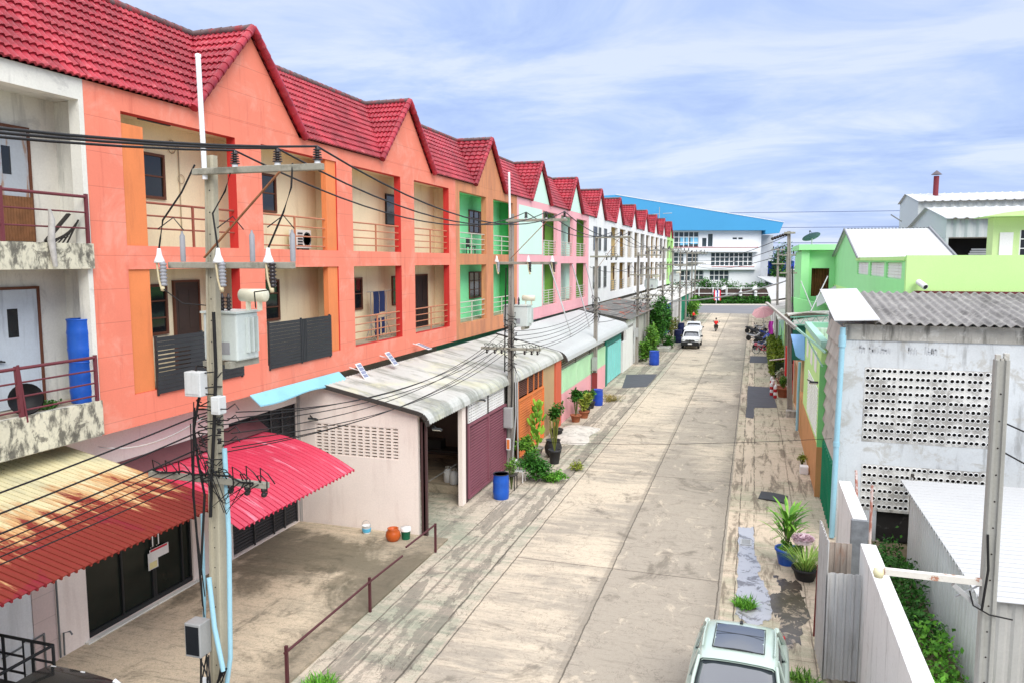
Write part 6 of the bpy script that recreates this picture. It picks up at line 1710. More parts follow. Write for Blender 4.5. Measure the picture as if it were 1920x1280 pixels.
for (a, b_, c, d) in wins[:1] + wins[3:9]:
    n = max(2, round((b_ - a) / 1.05)); k = 3 if d - c > 2.5 else 2
    for i in range(n + 1): u = a + (b_ - a) * i / n; q.box(u - .09, u + .09, D0 + .2, D0 + .34, c, d)
    for j in range(k + 1): z = c + (d - c) * j / k; q.box(a, b_, D0 + .22, D0 + .345, z - .08, z + .08)
q.build('window_frame', M_white, wn)
q = FB()
for (a, b_) in ((1.1, 2.1), (2.3, 3.1), (3.4, 5.1)): q.box(a, b_, D0 + .30, D0 + .34, 12.2 + a * .1, 14.2)
q.build('reflected_blue_panel', mat('painted_blue_reflection', (.20, .52, .72), .3), wn)  # blue reflections in the panes, set in as flat coloured panels
q = FB(); q.box(-45, 18.6, D0 - 1.2, D0 - .01, 10.75, 12.2 - .3); q.box(-45, 18.2, D0 - 1.0, D0 - .01, 6.75, 7.5); q.build('balcony_band', mat('far_white_wall', (.7, .7, .7)), t)
q = FB(); q.box(-45, 18.4, D0 - 1.25, D0 - 1.201, 11.72, 11.9); q.box(8, 17.7, D0 - 1.05, D0 - 1.001, 7.38, 7.52); q.build('red_stripe', mat('dusty_red', (.5, .16, .15), .8), t)
q = FB(); q.prism([(-45, 15.56), (19.8, 15.56), (19.8, 14.75), (22.9, 14.95), (23.8, 17.3), (-14, 23.4), (-45, 21.5)], 'y', D0 - 1.5, D0 + 27); q.build('roof_fascia', mat('sky_blue_cladding', (.06, .32, .60), .6, mott=.05, ms=.05), t)
q = FB(); q.bar((-14, D0 - 1.6, 23.5), (23.9, D0 - 1.6, 17.4), .08, .10); q.build('roof_edge', M_white, t)
q = FB(); q.box(19.5, 23.5, D0 + 4, D0 + 12, 0, 14.7); q.build('side_wing', mat('far_grey_wing', (.55, .58, .62), .8), t)
t = thing('blue_fence', 'royal blue sheet hoarding to the right of the white building', 'hoarding', fa(22, 44)); q = FB(); q.box(20.2, 26, 44, 44.3, 5.9, 8.7); q.build('upper_sheet', mat('royal_blue_sheet', (.015, .05, .38), .6, mott=.05), t); q = FB(); q.box(20.2, 26, 44.1, 44.4, 2.5, 5.89); q.build('lower_panel', mat('navy_panel', (.02, .025, .06), .7), t)
q = FB()
q.tube([(-4.4, 44, 14), (-4.4, 44, 20.6)], .09, 5)
for z, a, b_ in ((19.0, -6, -4.4), (19.2, -3.6, -1.6)): q.tube([(a, 44, z), (b_, 44, z + .1)], .07, 4)
tag(q.build('tv_antenna', M_galv), 'thin grey antenna mast in front of the blue fascia', 'antenna')
# low grey sheds right of the far road
t = thing('far_shed', 'low white roofed shed beyond the street end on the right', 'shed', fa(23, 30)); q = FB(); q.box(17.5, 34, 31, 42, 0, 3.8); q.build('wall', mat('far_shed_wall', (.6, .6, .6), .8), t); q = FB(); q.prism([(30.5, 3.81), (42, 5.2), (42, 5.35), (30.5, 4.0)], 'x', 17, 34.5); q.build('roof', M_whiteroof, t)
q = FB(); q.box(19, 22, 30.9, 30.99, 2.2, 3.2); q.build('window_band', M_glass, t)
# ------------------------------------------------------------------ vehicles
M_tyre = mat('tyre_rubber', (.02, .02, .02), .85); M_rim = mat('wheel_alloy', (.45, .46, .47), .3, metal=.7)
M_blackp = mat('black_plastic', (.02, .021, .022), .5)
M_lampg = mat('headlamp_glass', (.65, .68, .70), .1, spec=.6); M_tail = mat('tail_lamp', (.4, .015, .015), .2)
M_plate = mat('number_plate_white', (.75, .75, .74), .5)
M_car = mat('pale_green_car_paint', (.42, .52, .46), .25, mott=.02, fine=.01, bump=0, coat=.7, spec=.5)
M_wtruck = mat('white_truck_paint', (.80, .81, .82), .3, mott=.02, bump=0, coat=.5)
M_blk = mat('black_truck_paint', (.018, .022, .022), .25, mott=.1, bump=0, coat=.6)
M_carglass = glassy('car_glass', (.03, .036, .045), .03, .6)
M_carglass.node_tree.nodes['Principled BSDF'].inputs['IOR'].default_value = 2.3

def loft(mb, secs, mi=0, cap=True, smooth=True):
    n = len(secs[0]); v = [p for s in secs for p in s]
    f = [(i * n + k, i * n + k + 1, (i + 1) * n + k + 1, (i + 1) * n + k) for i in range(len(secs) - 1) for k in range(n - 1)]
    f += [(i * n + n - 1, i * n, (i + 1) * n, (i + 1) * n + n - 1) for i in range(len(secs) - 1)]
    mb.add(v, f, mi, smooth)
    if cap: mb.add(secs[0], [tuple(range(n))], mi); mb.add(secs[-1], [tuple(reversed(range(n)))], mi)
def sec(y, hw, zb, zt, hw_top, bulge=.03, z_b=None):
    """closed cross-section of a car body at y"""
    zm = zb + (zt - zb) * .55
    half = [(hw * .90, zb), (hw * .985, zb + .08), (hw, zm), (hw * .985, zt - .10), (hw_top + (hw - hw_top) * .35, zt - .02), (hw_top * .8, zt + bulge * .6), (hw_top * .4, zt + bulge), (0, zt + bulge * 1.05)]
    pts = [(x, y, z) for x, z in half] + [(-x, y, z) for x, z in reversed(half[:-1])]
    return pts
def wheel(par, x, y, r=.34, w_=.22):
    sx = 1 if x > 0 else -1
    b = MB(); b.lathe([(r * .62, -w_ / 2), (r * .93, -w_ / 2), (r, -w_ * .32), (r, w_ * .32), (r * .93, w_ / 2), (r * .62, w_ / 2)], 24, (x, y, r), 0, 'x'); o = b.build('wheel', M_tyre, par)
    c = MB(); c.lathe([(.0, sx * w_ * .40), (r * .2, sx * w_ * .42), (r * .58, sx * w_ * .36), (r * .64, sx * w_ * .46)], 20, (x, y, r), 0, 'x')
    for i in range(5): a = i * 1.2566; c.bar((x + sx * w_ * .43, y + r * .12 * math.cos(a), r + r * .12 * math.sin(a)), (x + sx * w_ * .43, y + r * .6 * math.cos(a), r + r * .6 * math.sin(a)), .02, .06)
    c.build('rim', M_rim, o)
def mirror(par, x, y, z, m):
    sx = 1 if x > 0 else -1
    b = MB(); b.obox((x, y, z), (1, 0, 0), (0, 1, 0), (0, 0, 1), .24, .13, .17); b.bar((x - sx * .1, y, z - .05), (x - sx * .24, y + .02, z - .09), .06); b.build('mirror', m, par, .035)

def suv(name, label, loc, rz, paint, sunroof=True):
    t = thing(name, label, 'car', (0, 0, 0))
    b = MB()
    S_ = [(-2.24, .70, .34, .62, .5), (-2.18, .80, .28, .82, .62), (-1.9, .88, .24, .93, .70), (-1.35, .91, .24, 1.03, .74), (-1.0, .92, .24, 1.08, .80), (0, .93, .24, 1.10, .84), (1.2, .93, .24, 1.13, .84), (1.9, .91, .28, 1.14, .80), (2.15, .86, .34, 1.10, .74), (2.26, .76, .42, .90, .6)]
    loft(b, [sec(y, hw, zb, zt, ht) for y, hw, zb, zt, ht in S_]); b.build('body', paint, t)
    # cabin glass
    g = MB()
    def gs(y, hwb, hwt, z0, z1): 
        half = [(hwb, z0), (hwb * .55 + hwt * .45, z0 + (z1 - z0) * .5), (hwt, z1 - .03), (hwt * .6, z1), (0, z1 + .01)]
        return [(x, y, z) for x, z in half] + [(-x, y, z) for x, z in reversed(half[:-1])]
    loft(g, [gs(-.95, .74, .70, 1.06, 1.12), gs(-.45, .80, .70, 1.05, 1.36), (gs(.02, .83, .655, 1.06, 1.575)), gs(.4, .84, .655, 1.08, 1.64), gs(.95, .84, .645, 1.1, 1.63), gs(1.5, .80, .62, 1.1, 1.57), gs(2.02, .74, .62, 1.1, 1.16)])
    g.build('cabin_glass', M_carglass, t)
    r = MB()
    def rs(y, hw, z): 
        half = [(hw, z - .085), (hw * .985, z - .03), (hw * .90, z + .012), (hw * .6, z + .032), (hw * .25, z + .04), (0, z + .042)]
        top = [(x, y, q) for x, q in half] + [(-x, y, q) for x, q in reversed(half[:-1])]
        return top
    ys = [(-.08, .68, 1.56), (.04, .70, 1.585), (.25, .71, 1.61), (.6, .71, 1.635), (.95, .70, 1.63), (1.35, .68, 1.595), (1.53, .66, 1.555), (1.62, .62, 1.51)]
    secs = [rs(*q) for q in ys]; n = len(secs[0]); v = [p for s in secs for p in s]
    r.add(v, [(i * n + k, i * n + k + 1, (i + 1) * n + k + 1, (i + 1) * n + k) for i in range(len(secs) - 1) for k in range(n - 1)], 0, True)
    r.add([(p[0] * .97, p[1], p[2] - .035) for p in v], [(i * n + k, (i + 1) * n + k, (i + 1) * n + k + 1, i * n + k + 1) for i in range(len(secs) - 1) for k in range(n - 1)], 0, True)
    rf = r.build('roof', paint, t)
    if sunroof:
        s_ = MB(); s_.grid(lambda u, v: (-.44 + .88 * u, 0.24 + .92 * v, 1.676 + .030 * (1 - (2 * u - 1) ** 2) - .022 * (1 - v) ** 2 - .003), 8, 6); s_.build('sunroof', M_carglass, rf)
        s_ = MB(); s_.tube([(-.46, .22, 1.668), (.46, .22, 1.668), (.46, 1.18, 1.672), (-.46, 1.18, 1.672), (-.46, .22, 1.668)], .010, 5); s_.bar((-.44, .80, 1.7005), (.44, .80, 1.7005), .012, .006); s_.build('sunroof_seal', M_blackp, rf)
    for sx in (-1, 1): s_ = MB(); s_.tube([(sx * .64, .2, 1.66), (sx * .65, .7, 1.70), (sx * .64, 1.35, 1.65)], .018, 6); s_.build('roof_rail', paint, rf)
    s_ = MB(); s_.box(-.03, .03, 1.35, 1.46, 1.62, 1.66); s_.tube([(0, 1.42, 1.64), (0, 1.52, 1.76)], .006, 4); s_.build('aerial', M_blackp, rf)
    for sx in (-1, 1):
        p = MB(); p.tube([(sx * .765, -.97, 1.09), (sx * .735, -.45, 1.36), (sx * .68, 0, 1.56)], .035, 6).build('pillar', paint, t); p = MB(); p.bar((sx * .86, .15, 1.08), (sx * .70, .2, 1.58), .07, .03).build('pillar', paint, t); p = MB(); p.bar((sx * .86, 1.15, 1.1), (sx * .69, 1.12, 1.58), .08, .03).build('pillar', paint, t); p = MB(); p.tube([(sx * .80, 1.9, 1.12), (sx * .66, 1.5, 1.55)], .06, 6)
        p.build('pillar', paint, t)
    for sx in (-1, 1): mirror(t, sx * 1.02, -.62, 1.14, paint)
    for x in (-.80, .80):
        for y in (-1.38, 1.38): wheel(t, x, y)
    for sx in (-1, 1):
        h = MB(); h.obox((sx * .66, -2.13, .74), (1, 0, 0), (0, 1, .3), (0, -.3, 1), .34, .12, .17); h.build('headlight', M_lampg, t, .03)
        h = MB(); h.obox((sx * .74, 2.17, .98), (1, 0, 0), (0, 1, 0), (0, 0, 1), .2, .1, .3); h.build('tail_light', M_tail, t, .03)
    h = MB(); h.box(-.42, .42, -2.27, -2.2, .5, .70); h.build('grille', M_blackp, t)
    w_ = MB(); w_.bar((-.6, -.97, 1.14), (.05, -.9, 1.17), .02); w_.bar((0, -.97, 1.14), (.6, -.9, 1.17), .02); w_.build('wiper', M_blackp, t)
    t.location = loc; t.rotation_euler = (0, 0, rz)
    return t
suv('parked_car', 'pale mint green car with a sunroof at the bottom edge of the photo', (-.08, 13.85, 0), R(-2), M_car)

def pickup(name, label, loc, rz, paint, canopy=True, rack=False, bumper=None):
    t = thing(name, label, 'pickup truck', (0, 0, 0))
    b = MB(); bp = bumper or paint
    S_ = [(-2.5, .74, .62, .86, .60), (-2.42, .84, .58, .98, .68), (-2.1, .89, .5, 1.06, .74), (-1.35, .90, .42, 1.12, .78), (-1.2, .90, .42, 1.13, .8), (.75, .90, .42, 1.10, .84), (.8, .90, .42, 1.10, .84), (2.5, .89, .45, 1.10, .84), (2.58, .86, .5, 1.08, .80)]
    loft(b, [sec(y, hw, zb, zt, ht) for y, hw, zb, zt, ht in S_]); b.build('body', paint, t)
    b = MB(); b.box(-.86, .86, -2.62, -2.40, .32, .74); b.box(-.9, .9, -2.42, -2.0, .30, .60); b.build('bumper', bp, t, .05)
    b = MB(); b.box(-.2, .2, -2.635, -2.621, .48, .62); b.build('number_plate', M_plate, t)
    g = MB()
    def gs(y, hwb, hwt, z0, z1):
        half = [(hwb, z0), (hwb * .55 + hwt * .45, z0 + (z1 - z0) * .5), (hwt, z1 - .03), (hwt * .6, z1), (0, z1 + .01)]
        return [(x, y, z) for x, z in half] + [(-x, y, z) for x, z in reversed(half[:-1])]
    loft(g, [gs(-1.25, .78, .74, 1.1, 1.14), gs(-.6, .80, .69, 1.1, 1.62), gs(.4, .80, .69, 1.1, 1.70), gs(.72, .78, .68, 1.1, 1.66)]); g.build('cabin_glass', M_carglass, t)
    r = MB(); r.grid(lambda u, v: ((-.73 + 1.46 * u), -.72 + 1.5 * v, 1.735 - .05 * (2 * u - 1) ** 4 - .08 * (1 - v) ** 3 - .02 * v), 12, 8, th=.05); rf = r.build('roof', paint, t)
    for sx in (-1, 1):
        p = MB(); p.tube([(sx * .79, -1.27, 1.12), (sx * .76, -.95, 1.40), (sx * .70, -.64, 1.64)], .04, 6).build('pillar', paint if not rack else M_wtruck, t); p = MB(); p.bar((sx * .81, .02, 1.1), (sx * .70, .04, 1.68), .09, .03).build('pillar', paint if not rack else M_wtruck, t); p = MB(); p.bar((sx * .80, .70, 1.1), (sx * .69, .68, 1.68), .10, .03)
        p.build('pillar', paint if not rack else M_wtruck, t)
    for sx in (-1, 1): mirror(t, sx * 1.02, -.9, 1.18, M_blackp)
    for x in (-.78, .78):
        for y in (-1.55, 1.6): wheel(t, x, y, .36)
    for sx in (-1, 1):
        h = MB(); h.obox((sx * .68, -2.42, .90), (1, 0, 0), (0, 1, .2), (0, -.2, 1), .34, .12, .2); h.build('headlight', M_lampg, t, .03)
    h = MB(); h.box(-.45, -.10, -2.55, -2.45, .80, .93); h.box(.10, .45, -2.55, -2.45, .80, .93); h.box(-.09, .09, -2.56, -2.46, .78, .95); h.build('grille', M_blackp, t)
    if canopy:
        c = MB(); c.grid(lambda u, v: (-.88 + 1.76 * u, .45 + 2.1 * v, 1.98 - .12 * abs(2 * u - 1) ** 4 - (.18 * (1 - v / .2) ** 2 if v < .2 else 0)), 12, 10, th=.06)
        c.box(-.86, .86, .8, 2.52, 1.1, 1.86); c.build('canopy', paint, t)
        c = MB(); c.box(-.872, .872, 1.0, 2.3, 1.3, 1.7); c.build('canopy_window', M_carglass, t)
    if rack:
        c = MB(); 
        for sx in (-.86, .86):
            c.tube([(sx, .85, 1.95), (sx, 2.5, 1.95)], .028); c.tube([(sx, .85, 1.62), (sx, 2.5, 1.62)], .022); c.tube([(sx, .85, 1.3), (sx, 2.5, 1.3)], .022)
            for y in (.86, 1.35, 1.55, 2.05, 2.48): c.tube([(sx, y, 1.05), (sx, y, 1.95)], .028)
        c.tube([(-.86, .86, 1.95), (.86, .86, 1.95)], .028); c.tube([(-.86, 2.5, 1.95), (.86, 2.5, 1.95)], .028)
        c.build('load_rack', M_blackp, t)
        c = MB(); c.box(-.88, -.84, 1.38, 1.52, 1.1, 1.9); c.box(.84, .88, 1.38, 1.52, 1.1, 1.9); c.box(.84, .88, 2.2, 2.36, 1.1, 1.9); c.build('rack_panel', M_wtruck, t)
        c = MB(); c.box(-.78, .78, .86, 2.45, 1.12, 1.16); c.build('bed_floor', M_blackp, t)
    t.location = loc; t.rotation_euler = (0, 0, rz)
    return t
pickup('parked_pickup', 'white pickup with a matching canopy and black bumper parked on the left', (-5.98, 80.6, 0), 0, M_wtruck, True, bumper=M_blackp)
pickup('parked_pickup', 'second white vehicle parked just behind the white canopied pickup', (-6.6, 91.5, 0), R(3), M_wtruck, False, bumper=M_wtruck)
pickup('parked_pickup', 'black pickup with a tubular load rack in the bottom left corner', (-10.85, 9.05, .05), R(90), M_blk, False, True)

# motorcycles
def motorcycle(name, label, paint, group):
    t = thing(name, label, 'motorcycle', (0, 0, 0), group)
    for y in (-.62, .62):
        b = MB(); b.lathe([(.21, -.045), (.265, -.05), (.29, 0), (.265, .05), (.21, .045)], 18, (0, y, .29), 0, 'x'); o = b.build('wheel', M_tyre, t)
        c = MB(); c.lathe([(.0, -.03), (.2, -.012), (.215, 0), (.2, .012), (.0, .03)], 12, (0, y, .29), 0, 'x'); c.build('rim', M_rim, o)
    b = MB(); loft(b, [[(x * s_, y, z0 + z * s2) for x, z in ((.12, 0), (.16, .12), (.10, .26), (-.10, .26), (-.16, .12), (-.12, 0))] for y, s_, s2, z0 in ((-.55, .5, .6, .72), (-.42, .9, 1.2, .5), (-.2, .8, .7, .42), (.1, 1, .9, .42), (.5, 1, .8, .52), (.85, .4, .4, .68))]); b.build('fairing', paint, t)
    b = MB(); loft(b, [[(x * s_, y, z0 + z) for x, z in ((.13, 0), (.13, .05), (0, .08), (-.13, .05), (-.13, 0))] for y, s_, z0 in ((-.12, .7, .70), (.2, 1, .72), (.6, 1, .76), (.72, .6, .78))]); b.build('seat', M_blackp, t)
    b = MB(); b.tube([(-.33, -.34, 1.02), (-.1, -.48, .98), (.1, -.48, .98), (.33, -.34, 1.02)], .02, 6); b.tube([(0, -.48, .98), (0, -.64, .30)], .035, 6); b.tube([(-.28, -.42, 1.02), (-.36, -.46, 1.18)], .012, 4); b.tube([(.28, -.42, 1.02), (.36, -.46, 1.18)], .012, 4); b.build('handlebar', M_rim, t)
    b = MB(); b.lathe([(.0, -.66), (.09, -.64), (.10, -.55), (.0, -.5)], 12, (0, 0, .86), 0, 'y'); b.build('headlight', M_lampg, t)
    b = MB(); b.tube([(.15, .0, .25), (.17, .5, .30), (.17, .85, .38)], .05, 8); b.build('exhaust', M_rim, t)
    b = MB(); b.tube([(.3, -.4, 1.18), (.42, -.42, 1.26)], .05, 6); b.tube([(-.3, -.4, 1.18), (-.42, -.42, 1.26)], .05, 6); b.build('mirror', M_blackp, t)
    return t
mcol = [('black', M_blackp), ('silver', mat('silver_paint', (.45, .45, .46), .3, metal=.5)), ('blue', mat('scooter_blue', (.02, .05, .25), .3))]
GM = 'motorcycles parked in a row on the right'
spots = [(1.35, 79.6, 1.3, 2, 'blue motorcycle nearest the pink bicycle, with a blue cover behind'), (.75, 79.0, 1.0, 1, 'silver motorcycle just behind the pink bicycle'), (.9, 84.6, 1.1, 0, 'black motorcycle in front of the middle of the parked row'), (.15, 88.5, 1.25, 1, 'silver motorcycle sticking farthest out into the street'),
         (1.0, 89.5, 1.0, 0, 'black motorcycle beside the outermost silver one'), (1.5, 93.2, 1.2, 2, 'dark blue motorcycle below the pink parasol'), (.35, 93.8, .9, 0, 'black motorcycle at the street side below the pink parasol'), (-.1, 97.5, 1.2, 0, 'black motorcycle at the far street side of the row'), (.9, 99.5, 1.1, 1, 'silver motorcycle at the far end of the row behind the parasol')]
protos = {}
for (x, y, rz, ci, lb) in spots:
    if ci not in protos:
        o = motorcycle('parked_motorcycle', lb, mcol[ci][1], GM); protos[ci] = o; o.location = (x, y, 0); o.rotation_euler = (0, 0, rz)
    else: copy_tree(protos[ci], (x, y, 0), rz, lb)
o = copy_tree(protos[0], (-9.0, 121, 0), .4, 'black motorcycle parked by the plants at the far left end'); o['group'] = 'motorcycles at the far left'
b = MB(); b.grid(lambda u, v: (1.0 + 1.1 * u, 84.9 + 1.6 * v, .55 + .6 * math.sin(math.pi * u) * (.6 + .4 * math.sin(math.pi * v))), 8, 8, th=.5)
tag(b.build('vehicle_cover', mat('blue_tarpaulin', (.02, .05, .36), .6, mott=.2)), 'crumpled blue cover over a bike in the parked row', 'cover')
# pink bicycle
t = thing('bicycle', 'pink bicycle with white rims standing at the near end of the motorcycles', 'bicycle', (.75, 76.3, 0))
for x in (.35, 1.35):
    b = MB(); b.tube([(x + .33 * math.cos(a), 76.3, .34 + .33 * math.sin(a)) for a in [i * math.pi / 12 for i in range(25)]], .025, 5); o = b.build('wheel', M_tyre, t)
    b = MB()
    for i in range(8): a = i * math.pi / 8; b.tube([(x + .31 * math.cos(a), 76.3, .34 + .31 * math.sin(a)), (x - .31 * math.cos(a), 76.3, .34 - .31 * math.sin(a))], .008, 3)
    b.tube([(x + .30 * math.cos(a), 76.3, .34 + .30 * math.sin(a)) for a in [i * math.pi / 12 for i in range(25)]], .012, 4); b.build('spokes', M_white, o)
b = MB(); b.tube([(1.35, 76.3, .34), (1.05, 76.3, .85), (.52, 76.3, .78), (.35, 76.3, .34)], .035, 6); b.tube([(.52, 76.3, .8), (.85, 76.3, .34), (1.35, 76.3, .34)], .035, 6); b.tube([(1.05, 76.3, .85), (.85, 76.3, .34)], .035, 6); b.build('frame', mat('pink_frame', (.75, .10, .16), .4), t)
b = MB(); b.box(.95, 1.2, 76.22, 76.38, .9, .96); b.build('saddle', M_blackp, t)
b = MB(); b.tube([(.48, 76.0, 1.05), (.5, 76.3, 1.0), (.48, 76.6, 1.05)], .02, 5); b.tube([(.5, 76.3, 1.0), (.52, 76.3, .78)], .02, 5); b.build('handlebar', M_galv, t)
b = MB(); b.box(.18, .44, 76.12, 76.48, .78, 1.02); b.build('basket', mat('pink_basket', (.7, .15, .2), .6), t)
# parasol
t = thing('parasol', 'tilted dusty pink parasol over the far motorcycles', 'parasol', (1.35, 97, 0))
b = MB(); apex = Vector((1.0, 97, 3.15)); N = 8
ring = []
for k in range(N):
    a = 2 * math.pi * k / N; p = Vector((1.35 * math.cos(a), 1.35 * math.sin(a), -.62)); p.rotate(Euler((R(28), R(-14), 0))); ring.append(apex + p)
b.add([apex] + ring, [(0, 1 + k, 1 + (k + 1) % N) for k in range(N)]); b.add([apex - Vector((0, 0, .02))] + [p - Vector((0, 0, .02)) for p in ring], [(0, 1 + (k + 1) % N, 1 + k) for k in range(N)])
cn = b.build('canopy', mat('dusty_pink_fabric', (.62, .33, .34), .8, mott=.06), t)
b = MB()
for p in ring: b.tube([apex + Vector((0, 0, .01)), p + Vector((0, 0, .015))], .02, 4)
b.build('rib', mat('pale_pink_seam', (.72, .48, .48), .8), cn)
b = MB(); b.tube([(1.35, 97, 0), apex], .03, 6); b.build('pole', M_galv, t)
b = MB(); b.grid(lambda u, v: (1.7 + .5 * u + .05 * math.sin(8 * v), 92.5 + .2 * math.sin(6 * u), .45 + 1.45 * v), 6, 6, th=.02); tag(b.build('magenta_cloth', mat('magenta_cloth', (.60, .06, .48), .8, mott=.1)), 'hanging magenta cloth between the motorcycles and the hedge', 'cloth')

# ------------------------------------------------------------------ people
M_skin = mat('skin', (.42, .24, .16), .6, mott=.04, fine=.02, bump=0)
def skin_body(name, joints, edges, root, par, m):
    me = bpy.data.meshes.new(name); me.from_pydata([j[:3] for j in joints], edges, []); me.materials.append(m)
    o = bpy.data.objects.new(name, me); COL.objects.link(o)
    md = o.modifiers.new('skin', 'SKIN'); md.use_smooth_shade = True
    for i, j in enumerate(joints):
        r = j[3] if isinstance(j[3], tuple) else (j[3], j[3]); me.skin_vertices[0].data[i].radius = r
        me.skin_vertices[0].data[i].use_root = (i == root)
    sd = o.modifiers.new('subdivision', 'SUBSURF'); sd.levels = 1; sd.render_levels = 2
    if par is not None: o.parent = par; o.matrix_parent_inverse = WORLD.get(par.name, Matrix()).inverted()
    return o
def rider(label, loc, rz, shirt, hair):
    """seated figure facing +y, hands on a handlebar"""
    t = thing('person', label, 'person', (0, 0, 0))
    J = [(0, 0, .80, (.15, .12)), (0, .03, 1.02, (.135, .10)), (0, .06, 1.24, (.165, .11)), (0, .07, 1.36, .06), (0, .09, 1.45, .065), (0, .11, 1.56, (.078, .09)), (0, .11, 1.66, .06),
         (.17, .06, 1.29, .055), (.21, .16, 1.05, .045), (.21, .40, .98, .035), (.22, .47, .97, .034), (-.17, .06, 1.29, .055), (-.21, .16, 1.05, .045), (-.21, .40, .98, .035), (-.22, .47, .97, .034),
         (.12, .02, .78, .09), (.19, .40, .70, .07), (.17, .30, .32, .05), (.17, .36, .24, .04), (.17, .46, .22, .03), (-.12, .02, .78, .09), (-.19, .40, .70, .07), (-.17, .30, .32, .05), (-.17, .36, .24, .04), (-.17, .46, .22, .03)]
    E_ = [(0, 1), (1, 2), (2, 3), (3, 4), (4, 5), (5, 6), (2, 7), (7, 8), (8, 9), (9, 10), (2, 11), (11, 12), (12, 13), (13, 14), (0, 15), (15, 16), (16, 17), (17, 18), (18, 19), (0, 20), (20, 21), (21, 22), (22, 23), (23, 24)]
    skin_body('body', J, E_, 0, t, M_skin)
    J2 = [(0, 0, .78, (.175, .14)), (0, .03, 1.02, (.165, .125)), (0, .06, 1.26, (.185, .125)), (0, .07, 1.35, .075), (.165, .06, 1.27, .08), (.21, .14, 1.06, .062), (.21, .34, 1.0, .05), (-.165, .06, 1.27, .08), (-.21, .14, 1.06, .062), (-.21, .34, 1.0, .05)]
    skin_body('shirt', J2, [(0, 1), (1, 2), (2, 3), (2, 4), (4, 5), (5, 6), (2, 7), (7, 8), (8, 9)], 0, t, shirt)
    J3 = [(0, 0, .78, (.165, .14)), (.12, .03, .78, .105), (.19, .40, .71, .085), (.17, .31, .34, .068), (-.12, .03, .78, .105), (-.19, .40, .71, .085), (-.17, .31, .34, .068)]
    skin_body('trousers', J3, [(0, 1), (1, 2), (2, 3), (0, 4), (4, 5), (5, 6)], 0, t, M_blackp)
    b = MB(); b.lathe([(.0, .12), (.06, .11), (.095, .05), (.10, -.02), (.085, -.08)], 14, (0, .09, 1.60)); b.build('hair', hair, t)
    f = MB(); f.lathe([(.0, .02), (.012, .01), (.014, -.02)], 6, (0, .195, 1.555)); 
    for sx in (-1, 1): f.lathe([(.0, .008), (.009, 0), (.0, -.008)], 6, (sx * .03, .185, 1.585)); f.lathe([(.0, .03), (.02, 0), (.0, -.03)], 6, (sx * .085, .11, 1.57))
    f.box(-.022, .022, .184, .19, 1.508, 1.516); f.build('face', M_skin, t)
    t.location = loc; t.rotation_euler = (0, 0, rz)
    return t
M_redshirt = mat('red_shirt', (.68, .02, .02), .85, mott=.05)
rider('person in a red shirt riding away down the street', (-4.42, 98.6, 0), 0, M_redshirt, M_blackp)
o = copy_tree(protos[0], (-4.42, 98.9, 0), math.pi, 'small dark motorcycle ridden down the middle of the street'); o['group'] = 'ridden motorcycle'
rider('person in red sitting by the plants behind the parked white vehicles', (-8.3, 113, 0), R(-120), M_redshirt, M_blackp)
b = MB(); b.box(-8.55, -8.05, 112.75, 113.25, .0, .72); tag(b.build('stool', M_trim), 'dark stool under the red seated person', 'stool')

# ------------------------------------------------------------------ yard and kerbside things
t = thing('handrail', 'maroon steel handrail along the street edge of the yard', 'handrail', (-9.0, 17, 0))
M_mrail = mat('maroon_rail', (.085, .025, .03), .55, mott=.15)
b = MB(); b.tube([(-9.0, 12.9, .76), (-8.98, 16.55, .80), (-9.0, 18.45, .74)], .03, 7); b.tube([(-9.05, 18.8, .86), (-9.0, 20.75, .86)], .03, 7); b.build('rail', M_mrail, t)
for y in (12.95, 16.55, 20.72): MB().bar((-8.99, y, -.02), (-8.99, y, .90), .06).build('post', M_mrail, t)
def bucket(name, label, p, r, h_, body, cat, top=None, prof=None):
    t = thing(name, label, cat, p); x, y, z = p
    b = MB(); b.lathe(prof or [(r * .8, 0), (r, h_ * .98), (r * 1.06, h_), (r * .95, h_ * .99), (r * .75, .03)], 18, (x, y, z)); b.build('body', body, t)
    if top:
        b = MB(); b.lathe([(r * 1.03, h_ * .72), (r * 1.06, h_ * 1.0), (.0, h_ * 1.02)], 18, (x, y, z)); b.build('lid', top, t)
    return t
t = bucket('paint_bucket', 'small white and blue bucket by the peach garage wall', (-11.72, 21.45, .055), .14, .26, M_white, 'bucket')
b = MB(); b.lathe([(.138, .05), (.15, .16)], 18, (-11.72, 21.45, .055)); b.build('blue_band', mat('bucket_blue', (.1, .42, .62), .5), t)
b = MB(); b.tube([(-11.72 + .15 * math.cos(a), 21.45, .31 + .16 * math.sin(a)) for a in [i * math.pi / 8 for i in range(9)]], .008, 4); b.build('handle', M_galv, t)
bucket('clay_jar', 'round glazed orange clay jar beside the white topped green tub', (-10.6, 21.1, .055), .2, .40, mat('orange_glaze', (.50, .10, .02), .25, mott=.15), 'jar', None, [(.15, 0), (.20, .05), (.24, .16), (.22, .28), (.16, .36), (.18, .40), (.15, .40), (.13, .3)])
bucket('paint_tub', 'dark green tub with a white lid beside the orange clay jar', (-10.28, 21.35, .055), .16, .38, mat('bottle_green', (.01, .12, .06), .4), 'tub', M_white)
drum('plastic_drum', 'large open blue plastic drum standing before the purple gate', (-8.78, 26.4, 0), M_blue, r=.30, hgt=.92, closed=False)
drum('plastic_drum', 'deep blue closed drum at the foot of the third pole', (-8.95, 45.8, 0), M_blue2, r=.31, hgt=.95)
drum('plastic_drum', 'deep blue drum beside the roadside shrubs beyond the white wall', (-7.95, 65.4, 0), M_blue2, r=.42, hgt=1.15)
